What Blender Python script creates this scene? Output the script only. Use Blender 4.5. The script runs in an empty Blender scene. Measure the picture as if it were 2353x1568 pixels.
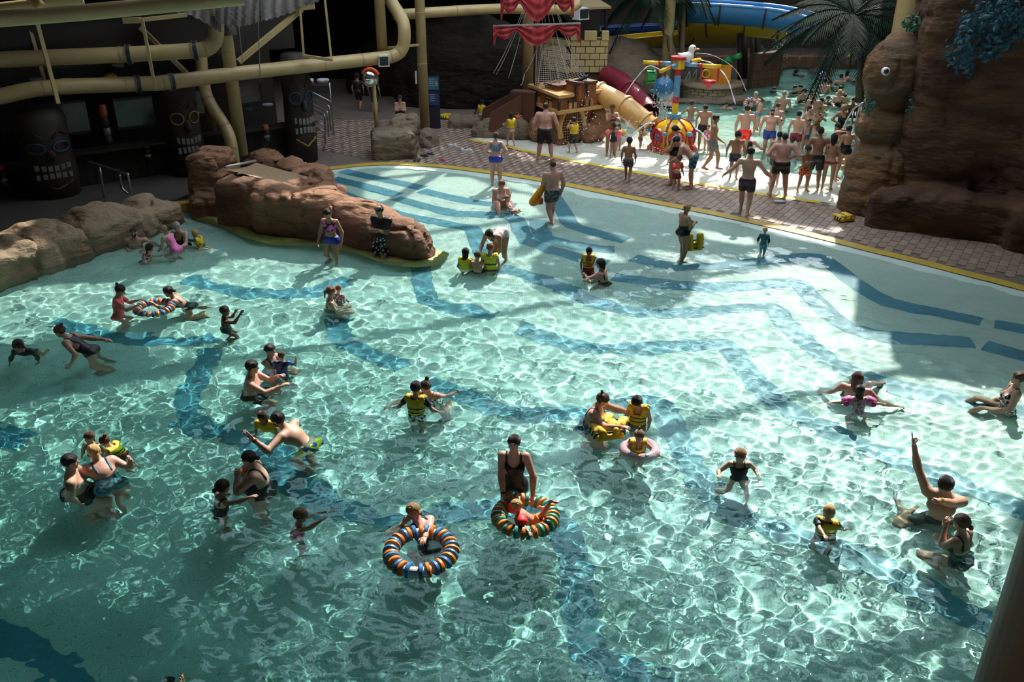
import bpy, math, random
import numpy as np
from mathutils import Vector, Matrix
EXPOSURE = 0.1; SUN_E = 7.6; SKY_E = 3.5; WATER_TINT = (.95, .985, .975, 1); WATER_ABS = (.42, .095, .105)
R = math.radians
sc = bpy.context.scene
COL = sc.collection
rng = np.random.default_rng(7)
random.seed(7)

# ---------------------------------------------------------------- camera, light, exposure
F = 2040.0; PITCH = R(26.1); CAMH = 7.3; IW, IH = 2353, 1568
cam = bpy.data.cameras.new('camera'); camo = bpy.data.objects.new('camera', cam); COL.objects.link(camo)
cam.sensor_width = 36; cam.lens = F / IW * 36; cam.clip_end = 300
camo.location = (0, 0, CAMH); camo.rotation_euler = (R(90) - PITCH, 0, 0); sc.camera = camo
vs = sc.view_settings
vs.view_transform = 'Standard'; vs.look = 'None'; vs.gamma = 1; vs.use_curve_mapping = False; vs.exposure = EXPOSURE
SUN_EL, SUN_AZ = R(45), R(21)
SUND = Vector((math.sin(SUN_AZ) * math.cos(SUN_EL), math.cos(SUN_AZ) * math.cos(SUN_EL), math.sin(SUN_EL)))
sl = bpy.data.lights.new('sun', 'SUN'); so = bpy.data.objects.new('sun', sl); COL.objects.link(so)
sl.energy = SUN_E; sl.angle = R(0.53); sl.color = (1.0, .95, .86)
so.rotation_euler = SUND.to_track_quat('Z', 'Y').to_euler(); so.location = (0, 0, 40)
sl.cycles.is_caustics_light = True
wd = bpy.data.worlds.new('sky'); sc.world = wd; wd.use_nodes = True
wb = wd.node_tree.nodes['Background']; wb.inputs[0].default_value = (.80, .90, 1.0, 1); wb.inputs[1].default_value = SKY_E
cy = sc.cycles
cy.max_bounces = 8; cy.diffuse_bounces = 3; cy.glossy_bounces = 3; cy.transmission_bounces = 6; cy.transparent_max_bounces = 6
cy.use_adaptive_sampling = True; cy.adaptive_threshold = 0.15; cy.adaptive_min_samples = 12; cy.use_denoising = True
cy.sample_clamp_indirect = 5.0
cy.sample_clamp_direct = 0.0

# ---------------------------------------------------------------- pixel of the photograph <-> place
CP, SP = math.cos(PITCH), math.sin(PITCH)
def ray(u, v):
    a = (u - IW / 2) / F; b = (v - IH / 2) / F
    return Vector((a, CP - b * SP, -(SP + b * CP)))
def P(u, v, z=0.0):
    d = ray(u, v); t = (z - CAMH) / d.z
    return Vector((d.x * t, d.y * t, z))
def PY(u, v, y):
    d = ray(u, v); t = y / d.y
    return Vector((d.x * t, y, CAMH + d.z * t))
def S(q):
    dy, dz = q[1], q[2] - CAMH
    dep = dy * CP - dz * SP; up = dy * SP + dz * CP
    return IW / 2 + F * q[0] / dep, IH / 2 - F * up / dep
def ppm(q):
    return F / (q[1] * CP - (q[2] - CAMH) * SP)

# ---------------------------------------------------------------- materials
_mats = {}
def mat(name, col, rough=.55, metal=0., col2=None, scale=4., contrast=.5, bump=0., bscale=None, kind='noise', spec=.5, detail=4., emit=None, coat=0., alpha=None, stretch=None):
    if name in _mats: return _mats[name]
    m = bpy.data.materials.new(name); m.use_nodes = True; nt = m.node_tree; b = nt.nodes['Principled BSDF']
    b.inputs['Base Color'].default_value = (*col, 1); b.inputs['Roughness'].default_value = rough
    b.inputs['Metallic'].default_value = metal; b.inputs['Specular IOR Level'].default_value = spec
    if coat: b.inputs['Coat Weight'].default_value = coat
    if alpha is not None: b.inputs['Alpha'].default_value = alpha
    if emit: b.inputs['Emission Color'].default_value = (*emit[0], 1); b.inputs['Emission Strength'].default_value = emit[1]
    N, L = nt.nodes.new, nt.links.new
    if col2 is not None or bump:
        tc = N('ShaderNodeTexCoord'); src = tc.outputs['Object']
        if stretch:
            mp = N('ShaderNodeMapping'); mp.inputs['Scale'].default_value = stretch; L(src, mp.inputs[0]); src = mp.outputs[0]
    def tex(s, kd):
        if kd == 'voronoi':
            t = N('ShaderNodeTexVoronoi'); t.inputs['Scale'].default_value = s; L(src, t.inputs['Vector']); return t.outputs['Distance']
        if kd == 'cells':
            t = N('ShaderNodeTexVoronoi'); t.inputs['Scale'].default_value = s; L(src, t.inputs['Vector'])
            h = N('ShaderNodeSeparateColor'); L(t.outputs['Color'], h.inputs[0]); return h.outputs[0]
        if kd == 'wave':
            t = N('ShaderNodeTexWave'); t.inputs['Scale'].default_value = s; t.inputs['Distortion'].default_value = 2; L(src, t.inputs['Vector']); return t.outputs['Fac']
        t = N('ShaderNodeTexNoise'); t.inputs['Scale'].default_value = s; t.inputs['Detail'].default_value = detail; L(src, t.inputs['Vector']); return t.outputs['Fac']
    if col2 is not None:
        o = tex(scale, kind); r = N('ShaderNodeValToRGB'); r.color_ramp.elements[0].color = (*col, 1); r.color_ramp.elements[1].color = (*col2, 1)
        c = contrast / 2; mid = .5 if kind != 'voronoi' else .35
        r.color_ramp.elements[0].position = max(0, mid - .5 + c); r.color_ramp.elements[1].position = min(1, mid + .5 - c)
        L(o, r.inputs[0]); L(r.outputs[0], b.inputs['Base Color'])
    if bump:
        o = tex(bscale or scale * 3, 'noise' if kind in ('cells',) else kind); bp = N('ShaderNodeBump'); bp.inputs['Strength'].default_value = bump; bp.inputs['Distance'].default_value = .03
        L(o, bp.inputs['Height']); L(bp.outputs[0], b.inputs['Normal'])
    _mats[name] = m; return m

# ---------------------------------------------------------------- mesh helpers
def raw_mesh(name, V, Fc, smooth=True, mids=None):
    me = bpy.data.meshes.new(name)
    V = np.asarray(V, np.float32).reshape(-1, 3)
    if isinstance(Fc, np.ndarray):
        k = Fc.shape[1]; n = len(Fc)
        me.vertices.add(len(V)); me.vertices.foreach_set('co', V.ravel())
        me.loops.add(n * k); me.loops.foreach_set('vertex_index', Fc.astype(np.int32).ravel())
        me.polygons.add(n); me.polygons.foreach_set('loop_start', np.arange(0, n * k, k, dtype=np.int32))
        me.update(calc_edges=True)
    else:
        me.from_pydata(V.tolist(), [], [tuple(int(i) for i in f) for f in Fc])
    if smooth: me.polygons.foreach_set('use_smooth', np.ones(len(me.polygons), bool))
    if mids is not None: me.polygons.foreach_set('material_index', np.asarray(mids, np.int32))
    me.update(); return me
def link(o, parent=None):
    COL.objects.link(o)
    if parent is not None:
        o.parent = parent; o.matrix_parent_inverse = Matrix.Translation(parent.get('_o', (0, 0, 0))).inverted() if '_o' in parent else Matrix()
    return o
def tag(o, label=None, cat=None, group=None, kind=None):
    if label: o['label'] = label
    if cat: o['category'] = cat
    if group: o['group'] = group
    if kind: o['kind'] = kind
    return o
def obj(name, g, m, parent=None, smooth=True, **t):
    """g = (V, F) in world coordinates; one mesh object"""
    V, Fc = g; V = np.asarray(V, float).reshape(-1, 3)
    if parent is None:      # origin at the base of the thing
        c = np.array([(V[:, 0].min() + V[:, 0].max()) / 2, (V[:, 1].min() + V[:, 1].max()) / 2, V[:, 2].min()])
        o = bpy.data.objects.new(name, raw_mesh(name, V - c, Fc, smooth)); o.location = c; o['_o'] = tuple(c.tolist())
    else:
        o = bpy.data.objects.new(name, raw_mesh(name, V, Fc, smooth))
    for mm in (m if isinstance(m, (list, tuple)) else [m]): o.data.materials.append(mm)
    link(o, parent); return tag(o, **t)
def thing(name, label, cat, loc, group=None):
    o = bpy.data.objects.new(name, None); o.location = loc; o['_o'] = tuple(loc); o.empty_display_size = .2
    COL.objects.link(o); return tag(o, label, cat, group)
def sub(name, g, m, parent, smooth=True, **t):
    """a sub-part under a part whose own world matrix is the identity"""
    o = bpy.data.objects.new(name, raw_mesh(name, g[0], g[1], smooth)); o.data.materials.append(m); COL.objects.link(o); o.parent = parent
    if '_o' in parent: o.matrix_parent_inverse = Matrix.Translation(parent['_o']).inverted()
    return tag(o, **t)
def inst(name, mesh, parent, M4, mats=None, label=None):
    """an object that shares MESH, placed by the world matrix M4 under PARENT"""
    o = bpy.data.objects.new(name, mesh); COL.objects.link(o)
    o.parent = parent
    if '_o' in parent: o.matrix_parent_inverse = Matrix.Translation(parent['_o']).inverted()
    o.matrix_basis = M4
    if mats:
        for i, mm in enumerate(mats): o.material_slots[i].link = 'OBJECT'; o.material_slots[i].material = mm
    if label: o['label'] = label
    return o
def join(*gs):
    Vs, Fs, n = [], [], 0
    for V, Fc in gs:
        V = np.asarray(V, float).reshape(-1, 3); Vs.append(V); Fs += [tuple(int(i) + n for i in f) for f in Fc]; n += len(V)
    return np.concatenate(Vs), Fs
def xf(g, M4):
    V = np.asarray(g[0], float); m = np.array(M4); return V @ m[:3, :3].T + m[:3, 3], g[1]
def box(c, s, rz=0., rx=0., ry=0., taper=1.):
    x, y, z = np.array(s) / 2.
    t = taper
    V = np.array([(-x, -y, -z), (x, -y, -z), (x, y, -z), (-x, y, -z), (-x * t, -y * t, z), (x * t, -y * t, z), (x * t, y * t, z), (-x * t, y * t, z)])
    M4 = Matrix.Translation(c) @ Matrix.Rotation(rz, 4, 'Z') @ Matrix.Rotation(ry, 4, 'Y') @ Matrix.Rotation(rx, 4, 'X')
    return xf((V, [(0, 3, 2, 1), (4, 5, 6, 7), (0, 1, 5, 4), (1, 2, 6, 5), (2, 3, 7, 6), (3, 0, 4, 7)]), M4)
def beam(a, b, w, h=None, up=(0, 0, 1)):
    """rectangular bar from a to b"""
    a, b = Vector(a), Vector(b); d = (b - a); L = d.length; d.normalize(); h = h or w
    s = d.cross(Vector(up)); s = s.normalized() if s.length > 1e-4 else Vector((1, 0, 0)); t = s.cross(d)
    V = []
    for q in (a, b):
        for i, j in ((-1, -1), (1, -1), (1, 1), (-1, 1)): V.append(q + s * (i * w / 2) + t * (j * h / 2))
    return np.array(V), [(3, 2, 1, 0), (4, 5, 6, 7), (0, 1, 5, 4), (1, 2, 6, 5), (2, 3, 7, 6), (3, 0, 4, 7)]
def tube(pts, rad, n=12, cap=True, closed=False, flat=1.):
    """round tube along pts; rad a number or one per point"""
    pts = [Vector(q) for q in pts]; k = len(pts)
    rr = [rad] * k if isinstance(rad, (int, float)) else list(rad)
    V = []; Fc = []; prev = None
    for i, q in enumerate(pts):
        if closed: d = pts[(i + 1) % k] - pts[i - 1]
        else: d = pts[min(i + 1, k - 1)] - pts[max(i - 1, 0)]
        d = d.normalized() if d.length > 1e-9 else Vector((0, 0, 1))
        if prev is None:
            s = d.cross(Vector((0, 0, 1)))
            if s.length < .1: s = d.cross(Vector((1, 0, 0)))
        else: s = prev - d * prev.dot(d)
        s.normalize(); prev = s; t = d.cross(s)
        for j in range(n):
            a = 2 * math.pi * j / n; V.append(q + (s * math.cos(a) + t * math.sin(a) * flat) * rr[i])
    m = k if closed else k - 1
    for i in range(m):
        for j in range(n):
            a, b = i * n + j, i * n + (j + 1) % n; c = ((i + 1) % k) * n
            Fc.append((a, b, c + (j + 1) % n, c + j))
    if cap and not closed:
        Fc.append(tuple(range(n - 1, -1, -1))); Fc.append(tuple((k - 1) * n + j for j in range(n)))
    return np.array([tuple(v) for v in V]), Fc
def lathe(prof, c=(0, 0, 0), n=24, axis=None, sx=1., sy=1., cap=True):
    """profile [(r, z)...] turned about z through c (or about AXIS)"""
    V = []; Fc = []; k = len(prof)
    for r, z in prof:
        for j in range(n):
            a = 2 * math.pi * j / n; V.append((r * math.cos(a) * sx, r * math.sin(a) * sy, z))
    for i in range(k - 1):
        for j in range(n):
            Fc.append((i * n + j, i * n + (j + 1) % n, (i + 1) * n + (j + 1) % n, (i + 1) * n + j))
    if cap and prof[0][0] > 1e-6: Fc.append(tuple(range(n - 1, -1, -1)))
    if cap and prof[-1][0] > 1e-6: Fc.append(tuple((k - 1) * n + j for j in range(n)))
    M4 = Matrix.Translation(c)
    if axis is not None: M4 = M4 @ Vector(axis).to_track_quat('Z', 'Y').to_matrix().to_4x4()
    return xf((np.array(V), Fc), M4)
def ellip(c, r, n=14, m=9):
    return lathe([(max(math.sin(math.pi * i / m), 1e-7 if i in (0, m) else 0), -math.cos(math.pi * i / m)) for i in range(m + 1)], (0, 0, 0), n)[0] * np.array(r) + np.array(c), lathe([(1e-7, 0)] + [(1, i) for i in range(1, m)] + [(1e-7, m)], (0, 0, 0), n)[1]
def strip(L, W0, z=None):
    """flat ribbon through points L (list of (left, right) pairs)"""
    V = []; Fc = []
    for a, b in zip(L, W0): V += [tuple(a), tuple(b)]
    for i in range(len(L) - 1): Fc.append((2 * i, 2 * i + 1, 2 * i + 3, 2 * i + 2))
    return np.array(V), Fc
def arc(a, b, bulge, n=8):
    """points from a to b sagging by bulge (vector)"""
    a, b, s = Vector(a), Vector(b), Vector(bulge)
    return [a.lerp(b, i / n) + s * (4 * (i / n) * (1 - i / n)) for i in range(n + 1)]
def smooth_path(pts, n=6, closed=False):
    """Catmull-Rom through pts"""
    pts = [Vector(q) for q in pts]; k = len(pts); out = []
    for i in range(k if closed else k - 1):
        if closed: p0, p1, p2, p3 = pts[i - 1], pts[i], pts[(i + 1) % k], pts[(i + 2) % k]
        else: p0, p1, p2, p3 = pts[max(i - 1, 0)], pts[i], pts[i + 1], pts[min(i + 2, k - 1)]
        for j in range(n):
            t = j / n
            out.append(.5 * ((2 * p1) + (p2 - p0) * t + (2 * p0 - 5 * p1 + 4 * p2 - p3) * t * t + (3 * p1 - p0 - 3 * p2 + p3) * t ** 3))
    if not closed: out.append(pts[-1])
    return out

# ---------------------------------------------------------------- distance fields -> one continuous surface (surface nets)
def sd_cone(q, a, b, ra, rb):
    ba = b - a; l2 = ba @ ba + 1e-12; t = np.clip(((q - a) @ ba) / l2, 0, 1)
    return np.linalg.norm(q - a - t[:, None] * ba, axis=1) - (ra + (rb - ra) * t)
def sd_ell(q, c, r, Rm):
    q = (q - c) @ Rm; r = np.asarray(r)
    k0 = np.linalg.norm(q / r, axis=1); k1 = np.linalg.norm(q / (r * r), axis=1) + 1e-9
    return k0 * (k0 - 1) / k1
I3 = np.eye(3)
class Field:
    def __init__(s): s.p = []
    def cone(s, a, b, ra, rb, k=.02):
        a, b = np.array(a, float), np.array(b, float); rm = max(ra, rb)
        s.p.append((np.minimum(a, b) - rm, np.maximum(a, b) + rm, k, lambda q: sd_cone(q, a, b, ra, rb), 1))
    def ell(s, c, r, k=.02, Rm=I3, sign=1):
        c = np.array(c, float); Rm = np.array(Rm, float); e = np.abs(Rm) @ np.array(r)
        s.p.append((c - e, c + e, k, lambda q: sd_ell(q, c, r, Rm), sign))
    def box(s, c, h, rad=.02, k=.02, Rm=I3, sign=1):
        c = np.array(c, float); h = np.array(h, float); Rm = np.array(Rm, float); e = np.abs(Rm) @ h
        def f(q):
            w = np.abs((q - c) @ Rm) - (h - rad); return np.linalg.norm(np.maximum(w, 0), axis=1) + np.minimum(w.max(1), 0) - rad
        s.p.append((c - e, c + e, k, f, sign))
    def bounds(s):
        ps = [p for p in s.p if p[4] > 0]; return np.min([p[0] for p in ps], 0), np.max([p[1] for p in ps], 0)
    def ev(s, q, band, disp=None):
        d = np.full(len(q), 10.)
        for lo, hi, k, f, sg in s.p:
            mg = band + k
            ix = np.flatnonzero(((q > lo - mg) & (q < hi + mg)).all(1))
            if not len(ix): continue
            v = f(q[ix])
            if sg > 0: a = d[ix]
            else: a = -d[ix]
            h = np.maximum(k - np.abs(a - v), 0) / k if k > 0 else 0.
            r = np.minimum(a, v) - h * h * k * .25
            d[ix] = r if sg > 0 else -r
        if disp is not None:
            near = np.flatnonzero(np.abs(d) < band * 2 + .5); d[near] -= disp(q[near])
        return d
    def mesh(s, vox, disp=None, zmin=None):
        lo, hi = s.bounds(); pad = 3 * vox + (.25 if disp is not None else 0)
        lo = lo - pad; hi = hi + pad
        if zmin is not None: lo[2] = max(lo[2], zmin)
        n = np.maximum(((hi - lo) / vox).astype(int) // 4 + 2, 3)
        ax = [lo[i] + np.arange(n[i]) * vox * 4 + vox * 1.5 for i in range(3)]
        G = np.stack(np.meshgrid(*ax, indexing='ij'), -1).reshape(-1, 3)
        lim = vox * 6.5
        dc = s.ev(G, lim + .02, disp).reshape(n)
        act = np.abs(dc) < lim
        A = act.repeat(4, 0).repeat(4, 1).repeat(4, 2); Vv = dc.repeat(4, 0).repeat(4, 1).repeat(4, 2)
        ii = np.argwhere(A); Vv[A] = s.ev(lo + ii * vox, vox * 3, disp)
        return nets(Vv, lo, vox)
def nets(Vv, lo, vox):
    Sg = Vv < 0
    c = Sg[:-1, :-1, :-1]; tot = np.zeros(c.shape, np.int8)
    offs = [(i, j, k) for i in (0, 1) for j in (0, 1) for k in (0, 1)]
    nx, ny, nz = c.shape
    for i, j, k in offs: tot += Sg[i:nx + i, j:ny + j, k:nz + k]
    cells = np.argwhere((tot > 0) & (tot < 8))
    cv = np.stack([Vv[cells[:, 0] + i, cells[:, 1] + j, cells[:, 2] + k] for i, j, k in offs], 1)
    O = np.array(offs, float); acc = np.zeros((len(cells), 3)); cnt = np.zeros(len(cells))
    for a in range(8):
        for b in range(a + 1, 8):
            if np.abs(O[a] - O[b]).sum() != 1: continue
            va, vb = cv[:, a], cv[:, b]; m = (va < 0) != (vb < 0); t = np.where(m, va / np.where(m, va - vb, 1), 0)
            acc += np.where(m[:, None], O[a] + t[:, None] * (O[b] - O[a]), 0); cnt += m
    V = lo + (cells + acc / cnt[:, None]) * vox
    idx = np.full(c.shape, -1, np.int32); idx[tuple(cells.T)] = np.arange(len(cells))
    Q = []
    for ax in range(3):
        b1, b2 = (ax + 1) % 3, (ax + 2) % 3
        s0 = [slice(1, -1)] * 3; s0[ax] = slice(0, -1); s1 = list(s0); s1[ax] = slice(1, None)
        A, B = Sg[tuple(s0)], Sg[tuple(s1)]
        e = np.argwhere(A != B); st = A[tuple(e.T)]
        e = e + 1; e[:, ax] -= 1
        def I(d1, d2):
            q = e.copy(); q[:, b1] -= d1; q[:, b2] -= d2; return idx[tuple(q.T)]
        q = np.stack([I(1, 1), I(0, 1), I(0, 0), I(1, 0)], 1); q[~st] = q[~st][:, ::-1]; Q.append(q)
    Q = np.concatenate(Q); Q = Q[(Q >= 0).all(1)]
    return V, Q
def noise3(q, sc_, seed=0, octv=3):
    """cheap smooth value noise, -1..1"""
    out = np.zeros(len(q)); amp = 1.; tot = 0.
    for o in range(octv):
        f = q * (sc_ * 2 ** o) + seed * 17.3 + o * 5.1
        i = np.floor(f).astype(np.int64); w = f - i; w = w * w * (3 - 2 * w)
        v = 0
        for a in (0, 1):
            for b in (0, 1):
                for c in (0, 1):
                    h = ((i[:, 0] + a) * 374761393 + (i[:, 1] + b) * 668265263 + (i[:, 2] + c) * 2147483647 + seed * 1274126177) & 0x7fffffff
                    h = ((h ^ (h >> 13)) * 1274126177) & 0x7fffffff; h = ((h ^ (h >> 16)) & 0xffff) / 32767.5 - 1
                    v = v + h * (w[:, 0] if a else 1 - w[:, 0]) * (w[:, 1] if b else 1 - w[:, 1]) * (w[:, 2] if c else 1 - w[:, 2])
        out += v * amp; tot += amp; amp *= .5
    return out / tot
def vnormals(V, Fq):
    a, b, c, d = V[Fq[:, 0]], V[Fq[:, 1]], V[Fq[:, 2]], V[Fq[:, 3]]
    fn = np.cross(c - a, d - b); n = np.zeros_like(V)
    for k in range(4): np.add.at(n, Fq[:, k], fn)
    return n / (np.linalg.norm(n, axis=1, keepdims=True) + 1e-12)

# ================================================================ people
def np3(v): return np.array(tuple(v), float)
_head, _hair, _hand = {}, {}, {}
def head_mesh(lod):
    if lod in _head: return _head[lod]
    f = Field()
    f.ell((0, -.05, .13), (.34, .41, .37), .05)
    f.ell((0, .08, -.14), (.265, .27, .32), .12)
    f.ell((0, .20, -.40), (.12, .11, .09), .08)
    f.cone((0, .32, .06), (0, .415, -.10), .03, .052, .05)
    f.ell((0, -.08, -.30), (.21, .22, .2), .1)
    for s in (-1, 1):
        f.ell((s * .20, .19, -.14), (.09, .1, .09), .08)
        f.ell((s * .34, -.02, -.03), (.04, .075, .115), .02)
    f.ell((0, .315, -.235), (.085, .05, .035), .03)
    for s in (-1, 1): f.ell((s * .125, .385, .035), (.075, .06, .042), .04, sign=-1)
    V, Q = f.mesh((.040, .075)[lod])
    c = V[Q].mean(1); x, y, z = np.abs(c[:, 0]), c[:, 1], c[:, 2]; mid = np.zeros(len(Q), int)
    mid[(y > .2) & (((x - .125) / (.058, .045)[lod]) ** 2 + ((z - .03) / (.026, .034)[lod]) ** 2 < 1)] = 3
    mid[(y > .2) & (np.abs(z - .105) < .022) & (x > .045) & (x < .22)] = 1
    mid[(y > .28) & (np.abs(z + .235) < .032) & (x < .095)] = 2
    _head[lod] = (V, Q, mid); return _head[lod]
def hair_mesh(style, lod):
    key = (style, lod)
    if key in _hair: return _hair[key]
    f = Field(); off = {'buzz': .014, 'cap': .03}.get(style, .06)
    f.ell((0, -.05, .13), (.34 + off, .41 + off, .37 + off), .02)
    if style in ('long', 'bob', 'girl'):
        dz = {'long': -1.05, 'bob': -.42, 'girl': -.8}[style]
        f.cone((0, -.26, 0), (0, -.34, dz), .27, .17, .1)
        for s in (-1, 1): f.cone((s * .29, -.06, 0), (s * .26, -.16, max(dz, -.75) + .12), .12, .09, .1)
    f.ell((0, .50, -.17), (.31, .42, .38), .03, sign=-1)
    if style == 'cap':
        f.box((0, .35, -.3), (.6, .5, .33), .02, .02, sign=-1); f.box((0, 0, -.5), (.6, .6, .28), .02, .02, sign=-1)
    elif style in ('long', 'bob', 'girl'):
        f.box((0, .42, -.4), (.5, .36, .4), .02, .05, sign=-1)
    else:
        f.box((0, .28, -.3), (.6, .28, .34), .02, .04, sign=-1); f.box((0, 0, -.52), (.6, .6, .3), .02, .03, sign=-1)
    if style == 'bald': f.ell((0, .12, .42), (.3, .42, .24), .02, sign=-1)
    if style == 'bun': f.ell((0, -.42, .52), (.15, .15, .15), .04)
    if style == 'lowbun': f.ell((0, -.58, -.06), (.15, .13, .15), .05)
    if style == 'pony':
        f.cone((0, -.42, .2), (0, -.58, .12), .08, .12, .04); f.cone((0, -.58, .12), (0, -.60, -.55), .12, .05, .05)
    if style == 'tie': f.cone((0, -.40, -.1), (0, -.50, -.62), .13, .06, .05)
    if style == 'tuft': f.cone((0, -.2, .5), (0, -.33, .62), .06, .09, .03)
    dsp = None if style == 'cap' else (lambda q: .012 * np.sin(q[:, 0] * 46 + 3 * np.sin(q[:, 1] * 9)) + .014 * noise3(q, 6, 3, 2))
    V, Q = f.mesh((.045, .075)[lod], dsp)
    me = raw_mesh('hair_' + style, V, Q); me.materials.append(mat('hair_base', (.03, .02, .015))); _hair[key] = me; return me
def hand_mesh(pose, lod):
    key = (pose, lod)
    if key in _hand: return _hand[key]
    f = Field()
    f.ell((0, .26, 0), (.215, .29, .10), .05); f.cone((0, -.18, 0), (0, .08, 0), .125, .12, .05)
    curl = {'relax': (18, 26, 20), 'flat': (3, 5, 4), 'grip': (48, 62, 40), 'fist': (75, 85, 60), 'point': (75, 85, 60)}[pose]
    for i, (x, L) in enumerate(((-.165, .36), (-.055, .47), (.055, .52), (.16, .47))):
        q = np.array([x, .46, 0.]); ang = 0.; cu = (2, 3, 2) if pose == 'point' and i == 3 else curl
        sp = (x * .5) if pose in ('relax', 'flat') else 0
        for j, fr in enumerate((.44, .32, .24)):
            ang += R(cu[j]); n = q + L * fr * np.array([sp, math.cos(ang), -math.sin(ang)]); f.cone(q, n, .056 - .004 * j, .052 - .004 * j, .015); q = n
    th = {'relax': ((.18, .1, -.02), (.33, .27, -.07), (.36, .45, -.12)), 'flat': ((.18, .1, 0), (.36, .24, -.02), (.44, .4, -.03))}.get(pose, ((.17, .1, -.04), (.25, .26, -.17), (.12, .40, -.22)))
    f.cone(th[0], th[1], .075, .06, .04); f.cone(th[1], th[2], .058, .048, .015)
    V, Q = f.mesh((.050, .075)[lod]); _hand[key] = (V, Q); return V, Q
def ik(a, tgt, l1, l2, pole):
    d = tgt - a; L = np.linalg.norm(d); L2 = min(max(L, abs(l1 - l2) + 1e-3), (l1 + l2) * .995); u = d / (L + 1e-9)
    x = (l1 * l1 - l2 * l2 + L2 * L2) / (2 * L2); hh = math.sqrt(max(l1 * l1 - x * x, 0))
    p = np.array(pole, float); p = p - u * (p @ u); p /= np.linalg.norm(p) + 1e-9
    return a + u * x + p * hh, a + u * L2
def rot(ax, deg):
    return np.array(Matrix.Rotation(R(deg), 3, ax))
SKIN = {'pale': (.60, .37, .27), 'fair': (.52, .30, .21), 'mid': (.42, .23, .145), 'tan': (.33, .165, .095), 'brown': (.17, .08, .045), 'pink': (.58, .31, .24)}
HAIR = {'black': (.008, .006, .005), 'dark': (.022, .013, .008), 'brown': (.06, .032, .017), 'red': (.16, .055, .02), 'blonde': (.42, .26, .10), 'fairhair': (.22, .13, .055), 'grey': (.25, .24, .23)}
ARMS = {'side': (.13, .10, -.95), 'loose': (.25, .16, -.9), 'hip': (-.02, .10, -.62), 'hipback': (-.05, -.1, -.62), 'fwd': (.0, .75, -.45), 'fwddown': (-.05, .5, -.75), 'cross': (-.45, .32, -.38), 'face': (-.22, .42, .22),
        'chin': (-.3, .42, -.02), 'up': (.15, .15, .95), 'out': (.8, .2, -.5), 'outlow': (.62, .15, -.7), 'back': (.2, -.5, -.75), 'hold': (-.25, .55, -.35), 'head': (-.15, .1, .45), 'swim': (.35, .85, -.15), 'wide': (.93, .1, -.3), 'grab': (-.12, .7, -.2), 'hair': (-.1, -.1, .42)}
floor_fn = [lambda x, y: -2.]
PEOPLE = []
def cloth_mat(spec):
    """'navy' or 'navy/white:12:voronoi' """
    C = {'black': (.006, .006, .008), 'navy': (.010, .014, .045), 'blue': (.02, .06, .30), 'royal': (.015, .03, .33), 'red': (.52, .02, .02), 'crimson': (.20, .012, .03), 'grey': (.13, .14, .14), 'pink': (.75, .16, .42), 'palepink': (.62, .40, .42), 'coral': (.85, .14, .14), 'magenta': (.55, .02, .18),
         'yellow': (.72, .48, .008), 'lime': (.62, .60, .01), 'white': (.75, .75, .72), 'green': (.02, .10, .05), 'teal': (.04, .22, .27), 'aqua': (.10, .32, .38), 'orange': (.8, .18, .02), 'hotred': (.9, .03, .03), 'slate': (.12, .20, .30), 'olive': (.10, .09, .03), 'darkgrey': (.035, .038, .042), 'purple': (.25, .10, .35), 'maroon': (.06, .008, .02), 'denim': (.10, .17, .28)}
    n = 'cloth_' + spec.replace('/', '_').replace(':', '_')
    if '/' not in spec: return mat(n, C[spec], .55)
    a, b = spec.split('/'); b = b.split(':'); k = b[2] if len(b) > 2 else 'noise'
    return mat(n, C[a], .55, col2=C[b[0]], scale=float(b[1]), kind=k, contrast=.93, detail=1)
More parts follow.
